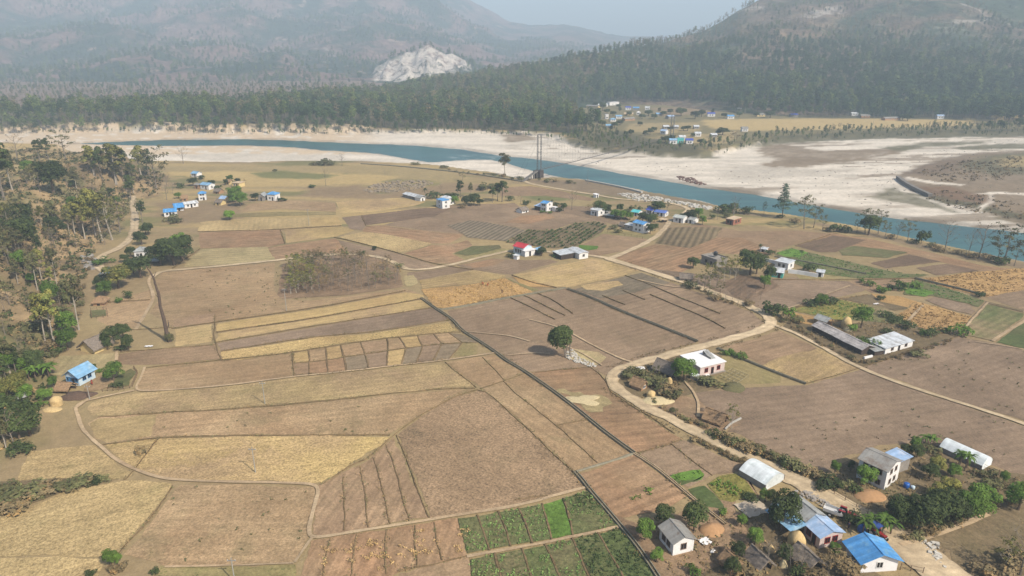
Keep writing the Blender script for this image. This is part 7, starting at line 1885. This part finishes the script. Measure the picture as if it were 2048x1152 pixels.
def cloth(x, y, w_, d_, m, label, rot=.3, name='cloth', cat='cloth'):
    p = hit(x, y); V = []; F = []; n = 8
    for i in range(n + 1):
        for j in range(n + 1):
            u, v = i / n - .5, j / n - .5
            V.append((u * w_ + .1 * math.sin(j * 2.1), v * d_ + .1 * math.sin(i * 1.7), .06 * math.sin(i * 1.9 + j) + .12))
    for i in range(n):
        for j in range(n): a = i * (n + 1) + j; F.append((a, a + n + 1, a + n + 2, a + 1))
    o = link(name, mesh(name, V, F, True), None, m); o.location = (p[0], p[1], p[2] + .2); o.rotation_euler = (0, 0, rot)
    tag(o, label, cat)
cloth(1410, 1085, 1.8, 1.6, WHC, 'white cloth spread on the ground beside the striped roof house', .5)
cloth(1425, 1105, 1.1, .5, WHC, 'small white sheet below the spread white cloth', .9)
cloth(1281, 738, 2.2, 1.6, WHC, 'white sheet on the bushes left of the grey barn', .2)
cloth(1413, 751, 1.4, 1.1, WHC, 'white sheet beside the wall of the pink house', .2)
cloth(1752, 609, 2.0, .8, WHC, 'small white sheet between the orange and the dark field', .4)
cloth(298, 694, 2.2, .9, WHC, 'white sheet on the ground right of the three round trees', .1)
cloth(1505, 1018, 5.2, 4.2, plain('drying_floor', C(204, 186, 162), .95, .15, 1), 'pale drying floor beside the big dark tree', .4, 'drying_floor', 'floor')

# ------------------------------------------------------------------ tractors
TYRE = plain('tyre', C(38, 36, 36), .9, .1, 3); REDP = plain('red_body', C(160, 44, 42), .45, .1, 2, .5); CANB = plain('blue_canopy', C(62, 88, 150), .6, .1, 2); WHP = plain('white_body', C(222, 220, 216), .6, .1, 2)
def wheel(e, x, y, r_, wd):
    w_ = MB().tube([(x, y - wd / 2, r_), (x, y - wd / 2 + .04, r_), (x, y + wd / 2 - .04, r_), (x, y + wd / 2, r_)], [r_ * .86, r_, r_, r_ * .86], 18).build('wheel', TYRE, e, True)
    MB().tube([(x, y - wd / 2 - .01, r_), (x, y + wd / 2 + .01, r_)], r_ * .5, 12).build('rim', FRAMEW, w_)
def tractor(x, y, rz, label, canopy=None, body=REDP):
    p = hit(x, y); e = empty('tractor', (p[0], p[1], p[2] + ZROAD + .08), rz)
    MB().box(.35, 1.75, -.32, .32, .7, 1.25).box(.3, .5, -.34, .34, .65, 1.3).build('hood', body, e)
    MB().box(1.75, 1.8, -.28, .28, .72, 1.2).build('grille', DARK, e)
    MB().box(-.7, 1.6, -.18, .18, .5, .72).build('chassis', METAL, e)
    MB().box(-.75, -.2, -.28, .28, .95, 1.05).box(-.8, -.72, -.28, .28, 1.05, 1.45).build('seat', DARK, e)
    for s_ in (-1, 1):
        wheel(e, -.5, s_ * .72, .72, .34); wheel(e, 1.4, s_ * .62, .4, .22)
        MB().box(-1.05, .05, s_ * .72 - .2, s_ * .72 + .2, 1.46, 1.52).build('mudguard', body, e)
        MB().tube([(1.82, s_ * .2, 1.05), (1.86, s_ * .2, 1.05)], .09, 8).build('headlight', FRAMEW, e)
    MB().tube([(.3, 0, 1.15), (.1, 0, 1.45)], .025, 5).tube([(.1, -.2, 1.45), (.1, .2, 1.45)], .025, 5).build('steering_wheel', DARK, e)
    MB().tube([(1.2, .2, 1.2), (1.2, .2, 1.95)], .045, 6).build('exhaust', METAL, e)
    if canopy:
        for a in (-.85, .35):
            for s_ in (-.6, .6): MB().tube([(a, s_, .9), (a, s_, 2.3)], .035, 5).build('canopy_post', METAL, e)
        V = []; F = []
        for i in range(7):
            for j in range(2):
                a = math.pi * i / 6; V.append((-1.15 + j * 1.8, -.8 * math.cos(a), 2.3 + .22 * math.sin(a)))
        for i in range(6): F.append((2 * i, 2 * i + 1, 2 * i + 3, 2 * i + 2))
        link('canopy', mesh('canopy', V, F, True), e, canopy)
    tag(e, label, 'tractor'); return e
def heading(x0, y0, x1, y1):
    a = np.array(at(x0, y0)); b_ = np.array(at(x1, y1)); return math.atan2(b_[1] - a[1], b_[0] - a[0])
tractor(1752, 1076, heading(1738, 1062, 1775, 1088), 'tractor with a blue canopy parked above the big blue roof', CANB)
hd = heading(1655, 1022, 1700, 1038)
tractor(1689, 1036, hd, 'red tractor in front of the white trailer on the village road')
def trailer(x, y, rz):
    p = hit(x, y); e = empty('trailer', (p[0], p[1], p[2] + ZROAD + .08), rz)
    MB().box(-1.5, 1.4, -.85, .85, .75, .83).build('bed', WHP, e)
    for s_ in (-.85, .81): MB().box(-1.5, 1.4, s_, s_ + .04, .83, 1.35).build('side_board', WHP, e)
    MB().box(-1.54, -1.5, -.85, .85, .83, 1.35).build('tailgate', WHP, e); MB().box(1.4, 1.44, -.85, .85, .83, 1.35).build('front_board', WHP, e)
    MB().tube([(1.4, 0, .7), (2.3, 0, .6)], .06, 5).build('drawbar', METAL, e)
    for s_ in (-1, 1): wheel(e, -.3, s_ * .95, .42, .2)
    tag(e, 'white sided trailer behind the red tractor', 'trailer')
trailer(1664, 1032, hd)

# ------------------------------------------------------------------ people
SKIN = plain('skin', C(120, 84, 64), .7, .05, 3); HAIR = plain('hair', C(28, 22, 20), .8, .1, 3)
def skinned(name, joints, edges, m, e, sub=1):
    me = bpy.data.meshes.new(name); me.from_pydata([j[:3] for j in joints], edges, []); o = link(name, me, e, m)
    md = o.modifiers.new('s', 'SKIN'); 
    for v, j in zip(me.skin_vertices[0].data, joints): v.radius = (j[3], j[4] if len(j) > 4 else j[3])
    me.skin_vertices[0].data[0].use_root = True
    s_ = o.modifiers.new('d', 'SUBSURF'); s_.levels = sub; s_.render_levels = sub
    return o
def person(x, y, rz, label, top, lower, bend=0.0, h=1.62, z=.2):
    p = hit(x, y); e = empty('person', (p[0], p[1], p[2] + z), rz); k = h / 1.7; e.scale = (k, k, k)
    def R(px_, py_, pz_):                              # bend the body forward about the hips
        if pz_ <= .9: return (px_, py_, pz_)
        c, s_ = math.cos(bend), math.sin(bend); dz = pz_ - .9
        return (px_ * c + dz * s_, py_, .9 + dz * c - px_ * s_)
    J = []; E = []
    def add(pt, r1, par=None, r2=None, raw=False):
        q = pt if raw else R(*pt); J.append((q[0], q[1], q[2], r1, r2 or r1)); i = len(J) - 1
        if par is not None: E.append((par, i))
        return i
    pel = add((0, 0, .92), .13, None, .11); ch = add((0, 0, 1.15), .12, pel, .1); sh = add((0, 0, 1.36), .13, ch, .09); nk = add((.01, 0, 1.46), .05, sh); hd_ = add((.03, 0, 1.56), .085, nk); add((.03, 0, 1.66), .075, hd_)
    for s_ in (-1, 1):
        a = add((0, s_ * .17, 1.36), .055, sh)
        if bend > .3: el = (.1, s_ * .24, 1.12); ha = (.26, s_ * .16, 1.0)
        else: el = (-.01, s_ * .24, 1.1); ha = (.06, s_ * .26, .86)
        if bend <= .3: b_ = add(el, .042, a, raw=True); w_ = add(ha, .03, b_, raw=True); H0 = ha
        else:
            A0 = R(0, s_ * .17, 1.36); b_ = add((A0[0] + .06, s_ * .2, A0[2] - .26), .042, a, raw=True); H0 = (A0[0] + .1, s_ * .14, A0[2] - .5); w_ = add(H0, .03, b_, raw=True)
        pm = add((H0[0] + .01, H0[1], H0[2] - .06), .034, w_, .018, True)
        for f in range(4): add((H0[0] - .03 + f * .022, H0[1], H0[2] - .135 - (.012 if f in (1, 2) else 0)), .009, pm, raw=True)
        add((H0[0] + .055, H0[1] - s_ * .01, H0[2] - .09), .010, pm, raw=True)
        hp = add((0, s_ * .09, .84), .085, pel, raw=True); kn = add((.02 * s_ + .02, s_ * .1, .48), .06, hp, raw=True); an = add((.05 * s_, s_ * .1, .09), .038, kn, raw=True); add((.05 * s_ + .14, s_ * .11, .04), .035, an, raw=True)
    skinned('body', J, E, SKIN, e)
    q = [R(0, 0, .9), R(0, 0, 1.15), R(0, 0, 1.37)]
    js = [(q[0][0], 0, q[0][2] + .02, .16, .14), (*q[1], .15, .125), (*q[2], .155, .11)]; es = [(0, 1), (1, 2)]
    for s_ in (-1, 1):
        a = R(0, s_ * .19, 1.35); js.append((*a, .075, .075)); es.append((2, len(js) - 1))
    skinned('blouse', js, es, top, e)
    skinned('skirt', [(0, 0, .96, .16, .14), (0, 0, .6, .2, .19), (0, 0, .22, .24, .23)], [(0, 1), (1, 2)], lower, e)
    hp = R(.0, 0, 1.63); skinned('hair', [(hp[0], 0, hp[2], .1, .1), (hp[0] - .05, 0, hp[2] - .06, .08, .08)], [(0, 1)], HAIR, e)
    fc = R(.115, 0, 1.58)
    for s_ in (-1, 1): MB().tube([(fc[0] - .012, s_ * .032, fc[2]), (fc[0] + .004, s_ * .032, fc[2])], .012, 6).build('eye', HAIR, e)
    nz = R(.12, 0, 1.55); MB().tube([(nz[0] - .02, 0, nz[2] + .02), (nz[0] + .012, 0, nz[2] - .01)], [.008, .014], 5).build('nose', SKIN, e)
    mo = R(.115, 0, 1.515); MB().box(mo[0] - .01, mo[0] + .003, -.022, .022, mo[2] - .005, mo[2] + .005).build('mouth', REDP, e)
    tag(e, label, 'person')
REDC = plain('red_cloth', C(170, 60, 56), .9, .1, 3); ORC = plain('orange_cloth', C(206, 96, 60), .9, .1, 3); DKC = plain('dark_cloth', C(62, 54, 62), .9, .1, 3); BLC = plain('blue_cloth', C(70, 90, 130), .9, .1, 3)
person(185, 771, -1.2, 'person in red standing in the yard of the light blue house', REDC, REDC)
person(966, 571, 2.6, 'person in orange bending over the sheaves, left of the pair', ORC, REDC, 1.1)
person(975, 573, .5, 'person in red bending over the sheaves, right of the pair', REDC, ORC, 1.0)
person(1004, 588, -1.5, 'person in dark clothes standing alone in the golden sheaf field', DKC, DKC)
person(1696, 1060, -2.0, 'person in blue standing on the village road by the blue tank', BLC, DKC)
# ------------------------------------------------------------------ haze
hz = MB().box(-9000, 9000, -300, 9200, -8, 780).mesh('haze')
hm = bpy.data.materials.new('haze'); hm.use_nodes = True
nt = hm.node_tree
nt.nodes.clear()
out = nd(nt, 'ShaderNodeOutputMaterial')
pv = nd(nt, 'ShaderNodeVolumePrincipled')
pv.inputs['Color'].default_value = (0.63, 0.775, 0.89, 1)
pv.inputs['Density'].default_value = HAZE_DENSITY
pv.inputs['Anisotropy'].default_value = 0.0
nt.links.new(pv.outputs[0], out.inputs['Volume'])
hz.materials.append(hm)
haze = link('haze', hz)
tag(haze, 'thin blue valley haze', kind='stuff')
